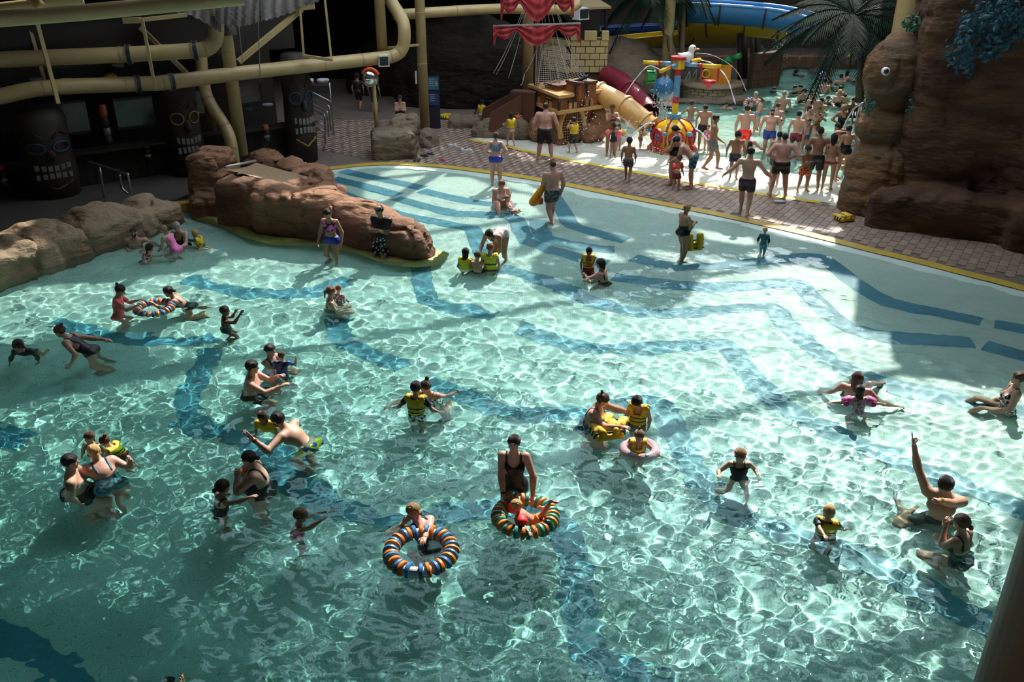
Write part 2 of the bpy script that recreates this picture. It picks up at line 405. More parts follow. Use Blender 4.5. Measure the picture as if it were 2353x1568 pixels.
def person(label, head, base, h, a, mode='water', sex='m', g=1., age=None, lean=0, roll=0, look=(0, 0), L='side', Rr='side', legs='stand', hair=('short', 'dark'), skin='fair', wear=(), hp=('relax', 'relax'), pole=(None, None), dy=0., floor=None, group=None, poleleg=None, cat='person', beard=False):
    hd = {None: .135, 'teen': .145, 'child': .17, 'tod': .205}[age]; lf = {None: .515, 'teen': .505, 'child': .485, 'tod': .43}[age]
    sw = {'m': .120, 'f': .099}[sex]; hw = {'m': .05, 'f': .055}[sex]
    if age in ('child', 'tod'): sw, hw = .108, .048
    if age in ('teen',): sw *= .95
    slim = {None: 1., 'teen': .9, 'child': .92, 'tod': 1.12}[age]
    ga = (1 + (g - 1) * .75) * slim; gt = g * (1.0 if age != 'teen' else .92)
    T = rot('Y', roll) @ rot('X', -lean); tl = 1 - hd - .05 - lf
    Hd = rot('Y', roll * .5) @ rot('X', -lean * .35) @ rot('Z', -look[0]) @ rot('X', -look[1])
    nb = T @ np.array([0, -.005, tl + .018])
    hc = nb + T @ np.array([0, .008, .012]) + Hd @ np.array([0, .1 * hd, .52 * hd]); top = hc + Hd @ np.array([0, 0, .5 * hd])
    top = hc + np.array([0, 0, .5 * hd])
    yaw = np.array(Matrix.Rotation(-R(a), 3, 'Z'))
    # --- where
    if mode == 'stand':
        b0 = P(base[0], base[1], 0 if floor is None else floor); gz = b0.z
        for _ in range(12):
            q = np3(b0) + yaw @ (np.array([top[0], top[1], top[2] + lf]) * h); v = S(q)[1]; vb = S(np3(b0))[1]
            h *= (vb - head[1]) / max(vb - v, 1)
        pel = np3(b0) + np.array([0, 0, lf * h])
        if abs(lean) < 25 and legs in ('stand', 'walk'):
            pass
    else:
        b0 = P(base[0], base[1], 0); yp = b0.y + .10 + dy
        tw = yaw @ (top * h); hw_ = PY(head[0], head[1], yp + tw[1]); pel = np3(hw_) - tw; gz = -5
    vox = max(.0150, 2.4 / ppm(pel)) * (1 if h > 1.35 else max(.76, h / 1.45))
    lod = 0 if ppm(pel) > 92 else 1
    toL = lambda w: yaw.T @ (np.asarray(w, float) - pel) / h      # world -> local unit frame
    # --- limbs
    al, fl, tl_, sl_ = .170 * (.93 if age in ('child', 'tod') else 1), .150 * (.93 if age in ('child', 'tod') else 1), lf * .49, lf * .43
    J = {}
    for i, (s, spec) in enumerate(((-1, L), (1, Rr))):
        sh = T @ np.array([s * sw * (1 + (g - 1) * .35), 0, tl - .022])
        if isinstance(spec, str): o = np.array(ARMS[spec]); tg = sh + np.array([s * o[0], o[1], o[2]]) * (al + fl)
        elif spec[0] == 'px':
            tg = toL(PY(spec[1], spec[2], pel[1] + spec[3]))
        elif spec[0] == 'w': tg = toL(P(spec[1], spec[2], spec[3]))
        else: tg = sh + np.array([s * spec[0], spec[1], spec[2]]) * (al + fl)
        pl = pole[i] or ((1., -.7, -.35) if spec in ('hip', 'hipback', 'cross', 'chin') else (.55, -.55, -.75))
        e, w = ik(sh, tg, al, fl, (s * pl[0], pl[1], pl[2])); J['arm', s] = (sh, e, w)
    wl = {'stand': ((-.03, 0, -1), (.03, 0, -1)), 'wide': ((-.13, .0, -1), (.13, 0, -1)), 'walk': ((-.0, .24, -.95), (.0, -.26, -.93)), 'walk2': ((0, -.26, -.93), (0, .24, -.95)), 'step': ((-.05, .12, -.98), (.05, -.1, -.98)), 'sit': ((-.12, .8, -.28), (.12, .8, -.28)), 'kneel': ((-.1, -.1, -.45), (.1, -.1, -.45)), 'crouch': ((-.15, .1, -.55), (.15, .15, -.55)), 'float': ((-.1, -.38, -.9), (.1, -.3, -.93)), 'swim': ((-.1, -.7, -.6), (.12, -.66, -.68)), 'tuck': ((-.12, .45, -.45), (.12, .5, -.4)), 'lap': ((-.35, .55, -.35), (.35, .55, -.3))}
    legs = wl[legs] if isinstance(legs, str) else legs
    for i, (s, o) in enumerate(zip((-1, 1), legs)):
        hip = T @ np.array([s * hw * (1 + (g - 1) * .4), 0, 0]) if lean < 30 else rot('X', -lean * .25) @ np.array([s * hw, 0, 0])
        if o[0] == 'px': tg = toL(PY(o[1], o[2], pel[1] + o[3]))
        elif o[0] == 'w': tg = toL(P(o[1], o[2], o[3]))
        else: tg = hip + np.array(o) * (tl_ + sl_)
        if mode == 'water':
            wq = pel + yaw @ (tg * h); fz = (floor_fn[0](wq[0], wq[1]) if floor is None else floor) + .05 * h
            if wq[2] < fz: tg = tg + np.array([0, 0, (fz - wq[2]) / h])
        pk = poleleg or (s * .18, 1, .15)
        k, an = ik(hip, tg, tl_, sl_, pk); J['leg', s] = (hip, k, an)
    # --- body field in the local unit frame
    f = Field(); kk = .022
    tp = lambda x, y, z: T @ np.array([x, y, z])
    fem = sex == 'f' and age is None
    f.ell(tp(0, -.004, .012), (.092 * gt * (1.06 if fem else 1), .072 * gt, .066), kk, T)
    f.ell(tp(0, .004 + .018 * (g - 1) * 3 * .3, .085), (.080 * gt * (.95 if fem else 1.02), .063 * gt * (1 + max(g - 1, 0) * .35), .085), kk * 1.6, T)
    f.ell(tp(0, 0, tl * .64), (.095 * (1 + (gt - 1) * .8) * (.92 if fem else 1), .068 * (1 + (gt - 1) * .8), .098), kk * 1.4, T)
    shr = .040 * ga
    f.cone(tp(-sw * .86, -.004, tl - .032), tp(sw * .86, -.004, tl - .032), shr, shr, .035)
    f.cone(tp(0, -.006, tl - .02), (nb * .35 + hc * .65), .036 * (1 + (g - 1) * .5) * (.88 if fem else 1.02), .033 * (1 + (g - 1) * .4), .03)
    if fem:
        for s in (-1, 1): f.ell(tp(s * .045, .052 * g, tl * .62), (.042 * g, .042 * g, .044 * g), .025, T)
    elif age is None:
        for s in (-1, 1): f.ell(tp(s * .045, .046 * g, tl * .68), (.05, .026 * g, .04), .025, T)
    if g > 1.12: f.ell(tp(0, .035 * g, .075), (.075 * g, .062 * g, .075), .04, T)
    segs = [None]
    for s in (-1, 1):
        hip, k, an = J['leg', s]; b = T @ np.array([0, -1, 0])
        f.ell(hip * .9 + T @ np.array([s * .004, -.03 * g, .004]), (.05 * gt, .052 * gt, .055), .03, T)
        lg = ga * (1.06 if fem else 1)
        f.cone(hip + np.array([s * .004, 0, -.012]), k, .056 * lg, .036 * lg, kk)
        f.cone(k, an, .034 * lg, .0215 * lg, .015); f.cone(k * .78 + an * .22, k * .5 + an * .5, .036 * lg, .031 * lg, .015)
        fd = k - hip; ft = np.array([fd[0] * .3 + s * .25, max(.4, 1.0), 0]); ft /= np.linalg.norm(ft)
        sd = an - k; sd /= np.linalg.norm(sd) + 1e-9
        if abs(sd[2]) < .55: ft = sd * .8 + np.array([0, .0, -.35]); ft /= np.linalg.norm(ft)
        f.cone(an - ft * .022 - np.array([0, 0, .016]), an + ft * .06 - np.array([0, 0, .027]), .021 * ga, .017 * ga, .012)
        f.cone(an + ft * .055 - np.array([0, 0, .028]), an + ft * .098 - np.array([0, 0, .032]), .022 * ga, .014 * ga, .012)
    for s in (-1, 1):
        sh, e, w = J['arm', s]
        f.cone(sh, e, .034 * ga, .0265 * ga, .02); f.cone(e, w, .027 * ga, .0185 * ga, .012); f.cone(e * .85 + w * .15, e * .6 + w * .4, .0285 * ga, .026 * ga, .012)
    V, Q = f.mesh(vox / h)
    nbody = len(V)
    # --- regions of the body surface, for the clothes
    def seg(a_, b_, q):
        ba = b_ - a_; t = np.clip(((q - a_) @ ba) / (ba @ ba), 0, 1); return np.linalg.norm(q - a_ - t[:, None] * ba, axis=1), t
    pt = V @ T; dt = np.minimum(np.minimum(sd_ell(V, tp(0, 0, .01), (.095 * gt, .075 * gt, .07), T), sd_ell(V, tp(0, .004, .09), (.083 * gt, .066 * gt, .09), T)), np.minimum(sd_ell(V, tp(0, 0, tl * .64), (.098 * gt, .07 * gt, .1), T), sd_cone(V, tp(-sw * .8, 0, tl - .03), tp(sw * .8, 0, tl - .03), shr, shr)))
    best = dt.copy(); grp = np.zeros(nbody, int); tt = np.zeros(nbody)
    for s in (-1, 1):
        sh, e, w = J['arm', s]; hip, k, an = J['leg', s]
        for gi, (p0, p1, r0, r1) in ((1, (sh, e, .034, .0265)), (2, (e, w, .027, .0185)), (3, (hip, k, .056, .036)), (4, (k, an, .034, .0215))):
            d, t = seg(p0, p1, V); d = d - (r0 + (r1 - r0) * t) * ga
            if gi == 1: d = d + .012
            m = d < best; best[m] = d[m]; grp[m] = gi; tt[m] = t[m]
    # --- head and hands join the same mesh
    Hl = lambda X: X * hd
    hv, hq, hm = head_mesh(lod)
    if beard:
        hm = hm.copy(); fc_ = hv[hq].mean(1); hm[(hm == 0) & (fc_[:, 2] < -.13) & (fc_[:, 1] > .03) & (fc_[:, 2] > -.56) & ~((np.abs(fc_[:, 0]) < .1) & (fc_[:, 2] > -.19))] = 1
    parts = [(V, Q, np.zeros(len(Q), int)), (hc + (hv * hd) @ Hd.T, hq, hm)]
    for i, s in enumerate((-1, 1)):
        sh, e, w = J['arm', s]; hv, hq = hand_mesh(hp[i], lod); y = w - e; y /= np.linalg.norm(y)
        ref = np.array([-s * 1., .0, 0.]) if abs(y[2]) > .6 else np.array([0, 0, -1.])   # palm direction
        z = -(ref - y * (ref @ y)); z /= np.linalg.norm(z); x = np.cross(y, z)
        Mx = np.stack([x * (-s if False else 1), y, z], 1); hv2 = hv.copy()
        flip = np.dot(x, np.array([0, 1., 0])) < 0 if abs(y[2]) > .6 else (s * x[0] > 0)
        if flip: hv2[:, 0] *= -1; hq = hq[:, ::-1]
        parts.append((w + (hv2 * (.105 * (1 if age is None else .92))) @ Mx.T, hq, np.zeros(len(hq), int)))
    Vs, Qs, Ms, n = [], [], [], 0
    for v_, q_, m_ in parts: Vs.append(v_); Qs.append(q_ + n); Ms.append(m_); n += len(v_)
    VA = np.concatenate(Vs) * h @ yaw.T + pel; QA = np.concatenate(Qs); MA = np.concatenate(Ms)
    org = np.array([pel[0], pel[1], VA[:, 2].min()])
    me = raw_mesh('person', VA - org, QA, True, MA)
    hcol = HAIR[hair[1]]; sk = SKIN[skin]
    for mm in (mat('skin_' + skin, sk, .5, col2=tuple(c * .86 for c in sk), scale=9, contrast=.2, spec=.4), mat('brow_' + hair[1], hcol, .7), mat('lip_' + skin, (sk[0] * .75, sk[1] * .42, sk[2] * .42), .45), mat('eye', (.03, .022, .018), .2)): me.materials.append(mm)
    o = bpy.data.objects.new('person', me); o.location = org; o['_o'] = tuple(org.tolist()); COL.objects.link(o); tag(o, label, cat, group)
    o.cycles.is_caustics_receiver = True
    W4 = lambda Mloc, c: Matrix.Translation(pel + yaw @ (np.asarray(c) * h)) @ Matrix((yaw @ Mloc).tolist()).to_4x4() @ Matrix.Scale(h * hd, 4)
    HM = W4(Hd, hc)
    if hair[0] != 'none':
        hn = 'swim_cap' if hair[0] == 'cap' else 'hair'
        inst(hn, hair_mesh(hair[0], lod), o, HM, [mat('hair_' + hair[1], hcol, .55, col2=tuple(min(1, c * 2.2) for c in hcol), scale=9, kind='wave', contrast=.2, bump=.5, bscale=14, spec=.4, stretch=(1.6, 1, .7))])
    # --- clothes
    N = vnormals(V, Q); X, Y, Z = np.abs(pt[:, 0]), pt[:, 1], pt[:, 2]; zn = Z / tl
    tor = grp == 0; thi = grp == 3; Vw = lambda v: v * h @ yaw.T + pel
    leg_line = Z > -.062 + .55 * np.maximum(X - .028, 0)
    bottom = (tor | (thi & (tt < .2))) & leg_line & (Z < .085)
    front = Y > 0
    strap = tor & (np.abs(X - .058) < .013) & (zn > .6)
    def region(kind):
        if kind == 'trunks': return (tor & (Z < .05)) | (thi & (tt < .62))
        if kind == 'long': return (tor & (Z < .055)) | (thi & (tt < .85))
        if kind == 'hot': return (tor & (Z < .06)) | (thi & (tt < .26))
        if kind == 'briefs': return bottom & (Z < .03)
        if kind == 'onepiece': return bottom | (tor & (Z > .02) & np.where(front, zn < np.minimum(.64 + 2.2 * X, .79), zn < .50)) | strap
        if kind == 'racer': return bottom | (tor & (Z > .02) & np.where(front, zn < .85, (zn < .5) | ((X < .05) & (zn < .9)))) | strap
        if kind == 'tank': return (tor & (Z > -.03) & np.where(front, zn < np.minimum(.69 + 2.2 * X, .84), zn < .6)) | (thi & (Z > -.06) & (tt < .22)) | strap
        if kind == 'bra': return (tor & (zn > .48) & np.where(front, zn < .74 - .1 * (X < .012), zn < .58)) | strap
        if kind == 'crop': return (tor & (zn > .42) & (zn < .98) & ~((X < .035) & (zn > .85)))
        if kind == 'tee': return (tor & (Z > -.03) & (zn < 1.04) & ~((X < .03) & (zn > .97))) | ((grp == 1) & (tt < .72)) | (thi & (Z > -.05) & (tt < .2))
        if kind == 'rash': return (tor & (Z > -.02) & (zn < 1.06)) | (grp == 1) | ((grp == 2) & (tt < .75))
        if kind == 'suit': return (tor & (zn < 1.06)) | ((grp == 1) & (tt < .8)) | thi | ((grp == 4) & (tt < .15))
        if kind == 'sleeveless': return tor & (Z > -.03) & (zn < 1.0) & (X < .1)
        if kind == 'vest': return tor & (Z > .05) & (zn < 1.06) & ~((X < .036 + .03 * (zn - .7)) & (zn > .72 + .1 * ~front) & front) & ~((X < .042) & (zn > .97)) & ~((X > .085) & (zn > .55) & (zn < .86) & (np.abs(Y) < .04) & False)
    for w in wear:
        kind, spec = w[0], w[1]; m = region(kind); fm = m[Q].all(1); q = Q[fm]
        if len(q) < 4: continue
        used = np.unique(q); mp = np.full(nbody, -1); mp[used] = np.arange(len(used)); q = mp[q]
        off = {'trunks': .016, 'long': .018, 'vest': .042, 'tee': .014, 'rash': .007, 'suit': .007, 'hot': .010}.get(kind, .0065) / (1 if kind != 'vest' else (1.0 if h > 1.3 else 1.25))
        ofs = np.full(len(used), off)
        if kind in ('trunks', 'long'): ofs += .024 * np.where(thi[used], tt[used], 0)
        vi = Vw(V[used]); vo = vi + (N[used] @ yaw.T) * ofs[:, None]
        if kind == 'vest':    # foam panels are smoother than the body
            for _ in range(3):
                acc = np.zeros_like(vo); cnt = np.zeros(len(vo))
                for k_ in range(4):
                    np.add.at(acc, q[:, k_], vo[q[:, (k_ + 1) % 4]]); np.add.at(cnt, q[:, k_], 1)
                vo = np.where(cnt[:, None] > 3, .5 * vo + .5 * acc / np.maximum(cnt, 1)[:, None], vo)
        ed = {}
        for k_ in range(4):
            for a_, b_ in zip(q[:, k_].tolist(), q[:, (k_ + 1) % 4].tolist()):
                if (b_, a_) in ed: del ed[b_, a_]
                else: ed[a_, b_] = 1
        if ed and kind not in ('vest',):      # even out the hems
            ee = np.array(list(ed), int)
            for _ in range(5):
                acc = np.zeros_like(vo); aci = np.zeros_like(vi); cnt = np.zeros(len(vo))
                for a_, b_ in ((0, 1), (1, 0)):
                    np.add.at(acc, ee[:, a_], vo[ee[:, b_]]); np.add.at(aci, ee[:, a_], vi[ee[:, b_]]); np.add.at(cnt, ee[:, a_], 1)
                mk_ = cnt > 0; c_ = np.maximum(cnt, 1)[:, None]
                vo[mk_] = (.45 * vo + .55 * acc / c_)[mk_]; vi[mk_] = (.45 * vi + .55 * aci / c_)[mk_]
        n_ = len(vo); rim = np.array([(b_, a_, a_ + n_, b_ + n_) for a_, b_ in ed], int).reshape(-1, 4)
        vin = vi + (vo - vi) * .25
        nm = {'vest': 'life_vest', 'trunks': 'swim_shorts', 'long': 'swim_shorts', 'hot': 'swim_shorts', 'briefs': 'bikini_bottom', 'bra': 'bikini_top', 'crop': 'crop_top', 'tee': 't_shirt', 'rash': 'rash_top', 'suit': 'swimsuit', 'sleeveless': 'sleeveless_top', 'tank': 'swimsuit'}.get(kind, 'swimsuit')
        oc = bpy.data.objects.new(nm, raw_mesh(nm, np.concatenate([vo, vin]), np.concatenate([q, rim]))); oc.data.materials.append(cloth_mat(spec)); link(oc, o)
        oc.cycles.is_caustics_receiver = True
        if kind == 'vest':
            zc = zn[used]; pieces = []
            for z0, z1 in ((.30, .40), (.52, .60)):
                fs = ((zc[q] > z0) & (zc[q] < z1)).sum(1) >= 3; qq = q[fs]
                if len(qq):
                    uu = np.unique(qq); m2 = np.full(n_, -1); m2[uu] = np.arange(len(uu)); nv = (N[used][uu] @ yaw.T); pieces.append((vo[uu] + nv * .005, m2[qq]))
            for v_, q_ in pieces:
                ob = bpy.data.objects.new('vest_strap', raw_mesh('vest_strap', v_, q_)); ob.data.materials.append(cloth_mat('black')); COL.objects.link(ob); ob.parent = oc
    rec = dict(o=o, pel=pel, h=h, J={k_: [pel + yaw @ (q_ * h) for q_ in v_] for k_, v_ in J.items()}, HM=HM, yaw=yaw, top=pel + yaw @ (top * h), lowz=VA[:, 2].min(), ab=sw)
    PEOPLE.append((label, rec)); return rec
def band(rec, s, spec, t=.9, w=.03, name='wristband'):
    """wristband or arm float on the forearm / upper arm"""
    sh, e, wr = rec['J']['arm', s]; c = e + (wr - e) * t; d = (wr - e) / np.linalg.norm(wr - e); r = .024 * rec['h'] / 1.0
    g = tube([c - d * w / 2, c + d * w / 2], r * 1.02, 12, cap=False)
    return obj(name, g, cloth_mat(spec), rec['o'])
def arm_float(rec, s, spec, r=.085, name='arm_float', shift=.45):
    sh, e, wr = rec['J']['arm', s]; c = sh + (e - sh) * shift; d = (e - sh) / np.linalg.norm(e - sh)
    g = lathe([(.045, -.075), (r * .9, -.07), (r, -.02), (r, .03), (r * .9, .075), (.045, .08)], tuple(c), 10, axis=tuple(d))
    return obj(name, g, cloth_mat(spec), rec['o'])
def goggles(rec, spec, z=.04, strap=True):
    m = cloth_mat(spec); gs = []
    for s in (-1, 1): gs.append(lathe([(.045, -.02), (.085, -.015), (.085, .02), (.05, .035)], (s * .125, .40 - abs(z - .04) * .35, z), 10, axis=(s * .25, 1, .1)))
    if strap:
        pts = [(.4 * math.cos(t), -.05 + .46 * math.sin(t), z + .0) for t in np.linspace(R(60), R(-240), 22)]
        gs.append(tube(pts, .022, 6, flat=1.6))
    gs.append(tube([(-.05, .42, z), (.05, .42, z)], .02, 6))
    V, Fc = join(*gs); Mx = np.array(rec['HM']); return obj('goggles', (V @ Mx[:3, :3].T + Mx[:3, 3], Fc), m, rec['o'])

# ================================================================ the setting: pool, deck, roof
def catmull2(px, z=0., n=5):
    return smooth_path([P(u, v, z) for u, v in px], n)
SHORE_PX = [(690, 396), (755, 392), (830, 384), (900, 381), (1000, 386), (1100, 398), (1200, 412), (1300, 430), (1400, 450), (1500, 470), (1600, 489), (1700, 510), (1800, 532), (1900, 556), (2000, 582), (2100, 606), (2200, 632), (2353, 672), (2560, 735)]
SHORE = catmull2(SHORE_PX, 0, 4)
SHORE = [SHORE[0] + Vector((-6, -.6, 0))] + SHORE
_A = np.array([q[:2] for q in SHORE]); _B = _A[1:]; _A = _A[:-1]
def shore_s(X, Y):
    """distance from the shoreline, positive towards the deep end"""
    q = np.stack([np.ravel(X), np.ravel(Y)], 1).astype(float); best = np.full(len(q), 1e9); sg = np.zeros(len(q))
    for a, b in zip(_A, _B):
        ba = b - a; t = np.clip(((q - a) @ ba) / (ba @ ba), 0, 1); d = q - a - t[:, None] * ba; L = np.hypot(d[:, 0], d[:, 1])
        m = L < best - 1e-9; best[m] = L[m]; cr = ba[0] * (q[:, 1] - a[1]) - ba[1] * (q[:, 0] - a[0]); sg[m] = np.where(cr[m] > 0, -1, 1)
    return (best * sg).reshape(np.shape(X))
def pool_z(X, Y):
    s = shore_s(X, Y)
    return np.where(s < -.35, -.45, np.where(s < 0, .012, np.maximum(.012 - .038 * np.maximum(s, 0) - .042 * np.maximum(s - 3, 0), -1.32)))
floor_fn[0] = lambda x, y: float(pool_z(np.array([x]), np.array([y]))[0])
def to_floor(u, v):
    """the spot of the pool floor that shows at a pixel, through the flat water"""
    w = P(u, v, 0); d = ray(u, v).normalized(); n = 1 / 1.333
    ci = -d.z; ct = math.sqrt(1 - n * n * (1 - ci * ci)); t = Vector((d.x * n, d.y * n, -ct))
    k = .3
    for _ in range(8):
        q = w + t * k; k = max(.0, -floor_fn[0](q.x, q.y)) / ct
    q = w + t * k; return q
def inpoly(X, Y, poly):
    r = np.zeros(np.shape(X), bool); n = len(poly)
    for i in range(n):
        (x1, y1), (x2, y2) = poly[i][:2], poly[(i + 1) % n][:2]
        if y1 == y2: continue
        r ^= ((y1 > Y) != (y2 > Y)) & (X < (x2 - x1) * (Y - y1) / (y2 - y1) + x1)
    return r
def grid_mesh(X, Y, Z):
    ny, nx = X.shape; i = np.arange(nx * ny).reshape(ny, nx)
    return np.stack([X, Y, Z], -1).reshape(-1, 3), np.stack([i[:-1, :-1], i[:-1, 1:], i[1:, 1:], i[1:, :-1]], -1).reshape(-1, 4)

# ---- tiled pool floor
def tile_mat(name, c1, c2, grout, size, bw=.5, mortar=.012, rough=.35, big=None):
    m = bpy.data.materials.new(name); m.use_nodes = True; nt = m.node_tree; b = nt.nodes['Principled BSDF']; N, L = nt.nodes.new, nt.links.new
    tc = N('ShaderNodeTexCoord'); br = N('ShaderNodeTexBrick'); L(tc.outputs['Object'], br.inputs['Vector'])
    br.offset = bw; br.inputs['Scale'].default_value = 1.; br.inputs['Color1'].default_value = (*c1, 1); br.inputs['Color2'].default_value = (*c2, 1); br.inputs['Mortar'].default_value = (*grout, 1)
    br.inputs['Mortar Size'].default_value = mortar * size; br.inputs['Brick Width'].default_value = size; br.inputs['Row Height'].default_value = size; br.inputs['Bias'].default_value = 0
    out = br.outputs['Color']
    if big:
        no = N('ShaderNodeTexNoise'); no.inputs['Scale'].default_value = big[0]; no.inputs['Detail'].default_value = 3; L(tc.outputs['Object'], no.inputs['Vector'])
        mx = N('ShaderNodeMix'); mx.data_type = 'RGBA'; mx.blend_type = 'MULTIPLY'; mx.inputs[0].default_value = 1; L(out, mx.inputs[6])
        rp = N('ShaderNodeValToRGB'); rp.color_ramp.elements[0].position = .3; rp.color_ramp.elements[1].position = .7; rp.color_ramp.elements[0].color = (*big[1], 1); rp.color_ramp.elements[1].color = (1, 1, 1, 1)
        L(no.outputs['Fac'], rp.inputs[0]); L(rp.outputs[0], mx.inputs[7]); out = mx.outputs[2]
    L(out, b.inputs['Base Color']); b.inputs['Roughness'].default_value = rough; return m
M_POOL = tile_mat('pool_mosaic_pale', (.57, .66, .595), (.53, .625, .565), (.30, .41, .385), .045, 0, .055, .4, (1.1, (.86, .93, .92)))
M_STRIPE = tile_mat('pool_mosaic_blue', (.08, .265, .35), (.068, .235, .315), (.05, .19, .25), .045, 0, .055, .4)
xs = np.linspace(-15, 15, 181); ys = np.linspace(1.5, 29, 166); X, Y = np.meshgrid(xs, ys)
pf = obj('floor_pool', grid_mesh(X, Y, pool_z(X, Y)), M_POOL, kind='structure', label='pale mosaic tiled floor of the wave pool'); pf.cycles.is_caustics_receiver = True
STRIPES = [
 [(787, 393), (973, 433)], [(968, 438), (1080, 464), (1185, 474)], [(765, 410), (915, 448)], [(908, 455), (1040, 490), (1165, 496), (1192, 515), (1215, 555), (1330, 592), (1395, 606)], [(762, 440), (860, 470)],
 [(852, 476), (960, 503), (1070, 522), (1090, 537), (1112, 590)], [(1272, 452), (1300, 495), (1322, 522), (1440, 552)], [(1236, 505), (1252, 546), (1357, 570), (1412, 574)],
 [(1455, 592), (1560, 614), (1700, 606), (1850, 590), (1900, 600), (1960, 648), (2040, 694), (2150, 717), (2255, 740)], [(2285, 745), (2420, 770)],
 [(1410, 635), (1540, 655), (1690, 660), (1820, 648), (1855, 672), (1925, 740), (1995, 768), (2100, 779), (2235, 787)], [(2262, 793), (2430, 840)],
 [(1150, 618), (1200, 630), (1270, 652), (1350, 685), (1450, 716), (1570, 720), (1760, 704), (1795, 735), (1865, 795), (1950, 855), (2060, 890), (2180, 915), (2370, 950)],
 [(1190, 752), (1330, 795), (1500, 800), (1662, 790), (1692, 820), (1745, 885), (1825, 948), (1930, 1000), (2060, 1058), (2200, 1110), (2400, 1190)],
 [(965, 610), (985, 690), (1060, 712), (1135, 728)], [(985, 880), (1090, 922), (1200, 950), (1340, 946), (1480, 926), (1525, 945), (1572, 1035), (1622, 1125), (1710, 1185), (1880, 1250), (2010, 1300), (2200, 1405), (2400, 1500)],
 [(620, 1068), (760, 1160), (880, 1200), (1100, 1176), (1215, 1160), (1290, 1215), (1322, 1340), (1348, 1490), (1420, 1550), (1560, 1600)],
 [(430, 640), (560, 672), (720, 668), (800, 642)], [(772, 728), (795, 790), (925, 842)], [(490, 800), (440, 890), (432, 965), (560, 1010), (690, 1078)], [(120, 735), (250, 770), (420, 786), (500, 770)], [(-60, 1440), (40, 1480), (120, 1530), (220, 1620)], [(-80, 985), (60, 1010)]]
for k, px in enumerate(STRIPES):
    c = smooth_path([to_floor(u, v) for u, v in px], 1 if len(px) == 2 else 2)
    lft, rgt = [], []
    if len(c) == 2: c = [c[0].lerp(c[1], i / 8) for i in range(9)]
    fine = []
    for i in range(len(c) - 1): fine += [c[i].lerp(c[i + 1], j / 4) for j in range(4)]
    c = fine + [c[-1]]
    for i, q in enumerate(c):
        d = (c[min(i + 1, len(c) - 1)] - c[max(i - 1, 0)]); d.z = 0; d.normalize(); nn = Vector((d.y, -d.x, 0)) * .23
        for li, sg in ((lft, 1), (rgt, -1)):
            e = q + nn * sg; e.z = floor_fn[0](e.x, e.y) + .006; li.append(e)
    s_ = obj('floor_stripe', strip(lft, rgt), M_STRIPE, pf, smooth=False); s_.cycles.is_caustics_receiver = True

# ---- water: refracting surface with real waves
wm = bpy.data.materials.new('pool_water'); wm.use_nodes = True; nt = wm.node_tree; nt.nodes.clear()
wo = nt.nodes.new('ShaderNodeOutputMaterial'); wg = nt.nodes.new('ShaderNodeBsdfGlass'); wg.inputs['IOR'].default_value = 1.333; wg.inputs['Roughness'].default_value = 0; wg.inputs['Color'].default_value = WATER_TINT; nt.links.new(wg.outputs[0], wo.inputs[0])
wat = nt.nodes.new('ShaderNodeAttribute'); wat.attribute_name = 'depth_tint'; nt.links.new(wat.outputs['Color'], wg.inputs['Color'])
def depth_tint(o, dep):
    c = np.ones((len(dep), 4), np.float32); dep = np.maximum(dep, 0)
    for i_, k_ in enumerate(WATER_ABS): c[:, i_] = WATER_TINT[i_] * np.exp(-k_ * dep)
    at_ = o.data.attributes.new('depth_tint', 'FLOAT_COLOR', 'POINT'); at_.data.foreach_set('color', c.ravel())
def waves(X, Y, comps, seed):
    rg = np.random.default_rng(seed); Z = np.zeros_like(X)
    for n, l0, l1, amp, main, spread in comps:
        for _ in range(n):
            lam = l0 * (l1 / l0) ** rg.random(); th = R(main) + rg.normal() * R(spread); k = 2 * math.pi / lam
            Z += amp * lam * np.sin(k * (X * math.cos(th) + Y * math.sin(th)) + rg.random() * 6.28 + .6 * np.sin(X * .5 + Y * .3 + rg.random() * 6))
    return Z
v_rows = np.geomspace(4.2, 29.0, 580); u_cols = np.linspace(-1, 1, 640)
Y = v_rows[:, None] * np.ones(640); X = u_cols * np.minimum(4.4 + .56 * v_rows, 13.6)[:, None]
fade = np.clip(shore_s(X, Y) / 4.5, .12, 1)
Zw = waves(X, Y, [(14, .9, 2.6, .0042, 60, 50), (24, .34, .9, .0038, 70, 70), (34, .14, .34, .0042, 50, 90)], 3)
Zw = Zw * fade
wv, wf = grid_mesh(X, Y, Zw)
water = obj('pool_water', (wv, wf), wm, label='clear rippling turquoise water of the wave pool', cat='water', kind='stuff'); water.cycles.is_caustics_caster = True; depth_tint(water, -pool_z(X, Y).ravel())

# ---- deck and the yellow edge lines
def offset_line(L, d, z):
    out = []
    for i, q in enumerate(L):
        t = L[min(i + 1, len(L) - 1)] - L[max(i - 1, 0)]; t.z = 0; t.normalize(); n = Vector((-t.y, t.x, 0)); e = q + n * d; e.z = z; out.append(e)
    return out
S2 = SHORE[1:]
M_YEL = mat('yellow_edge_tiles', (.50, .34, .04), .5, col2=(.38, .26, .04), scale=3, contrast=.3)
t1 = obj('trim_1', strip(offset_line(S2, 0, .03), offset_line(S2, .31, .034)), M_YEL, kind='structure', smooth=False, label='curved yellow line along the edge of the wave pool')
Y2 = catmull2([(1080, 323), (1160, 338), (1250, 358), (1350, 378), (1500, 405), (1650, 432), (1750, 449), (1885, 468)], 0, 4)
t2 = obj('trim_2', strip(offset_line(Y2, -.1, .036), offset_line(Y2, .1, .036)), mat('yellow_paint_line', (.62, .46, .03), .5, col2=(.5, .36, .03), scale=3, contrast=.3), kind='structure', smooth=False, label='straight bright yellow line between deck and splash area')
M_GROUT = mat('deck_grout', (.13, .10, .082), .8)
edge = offset_line(SHORE, .3, .018)
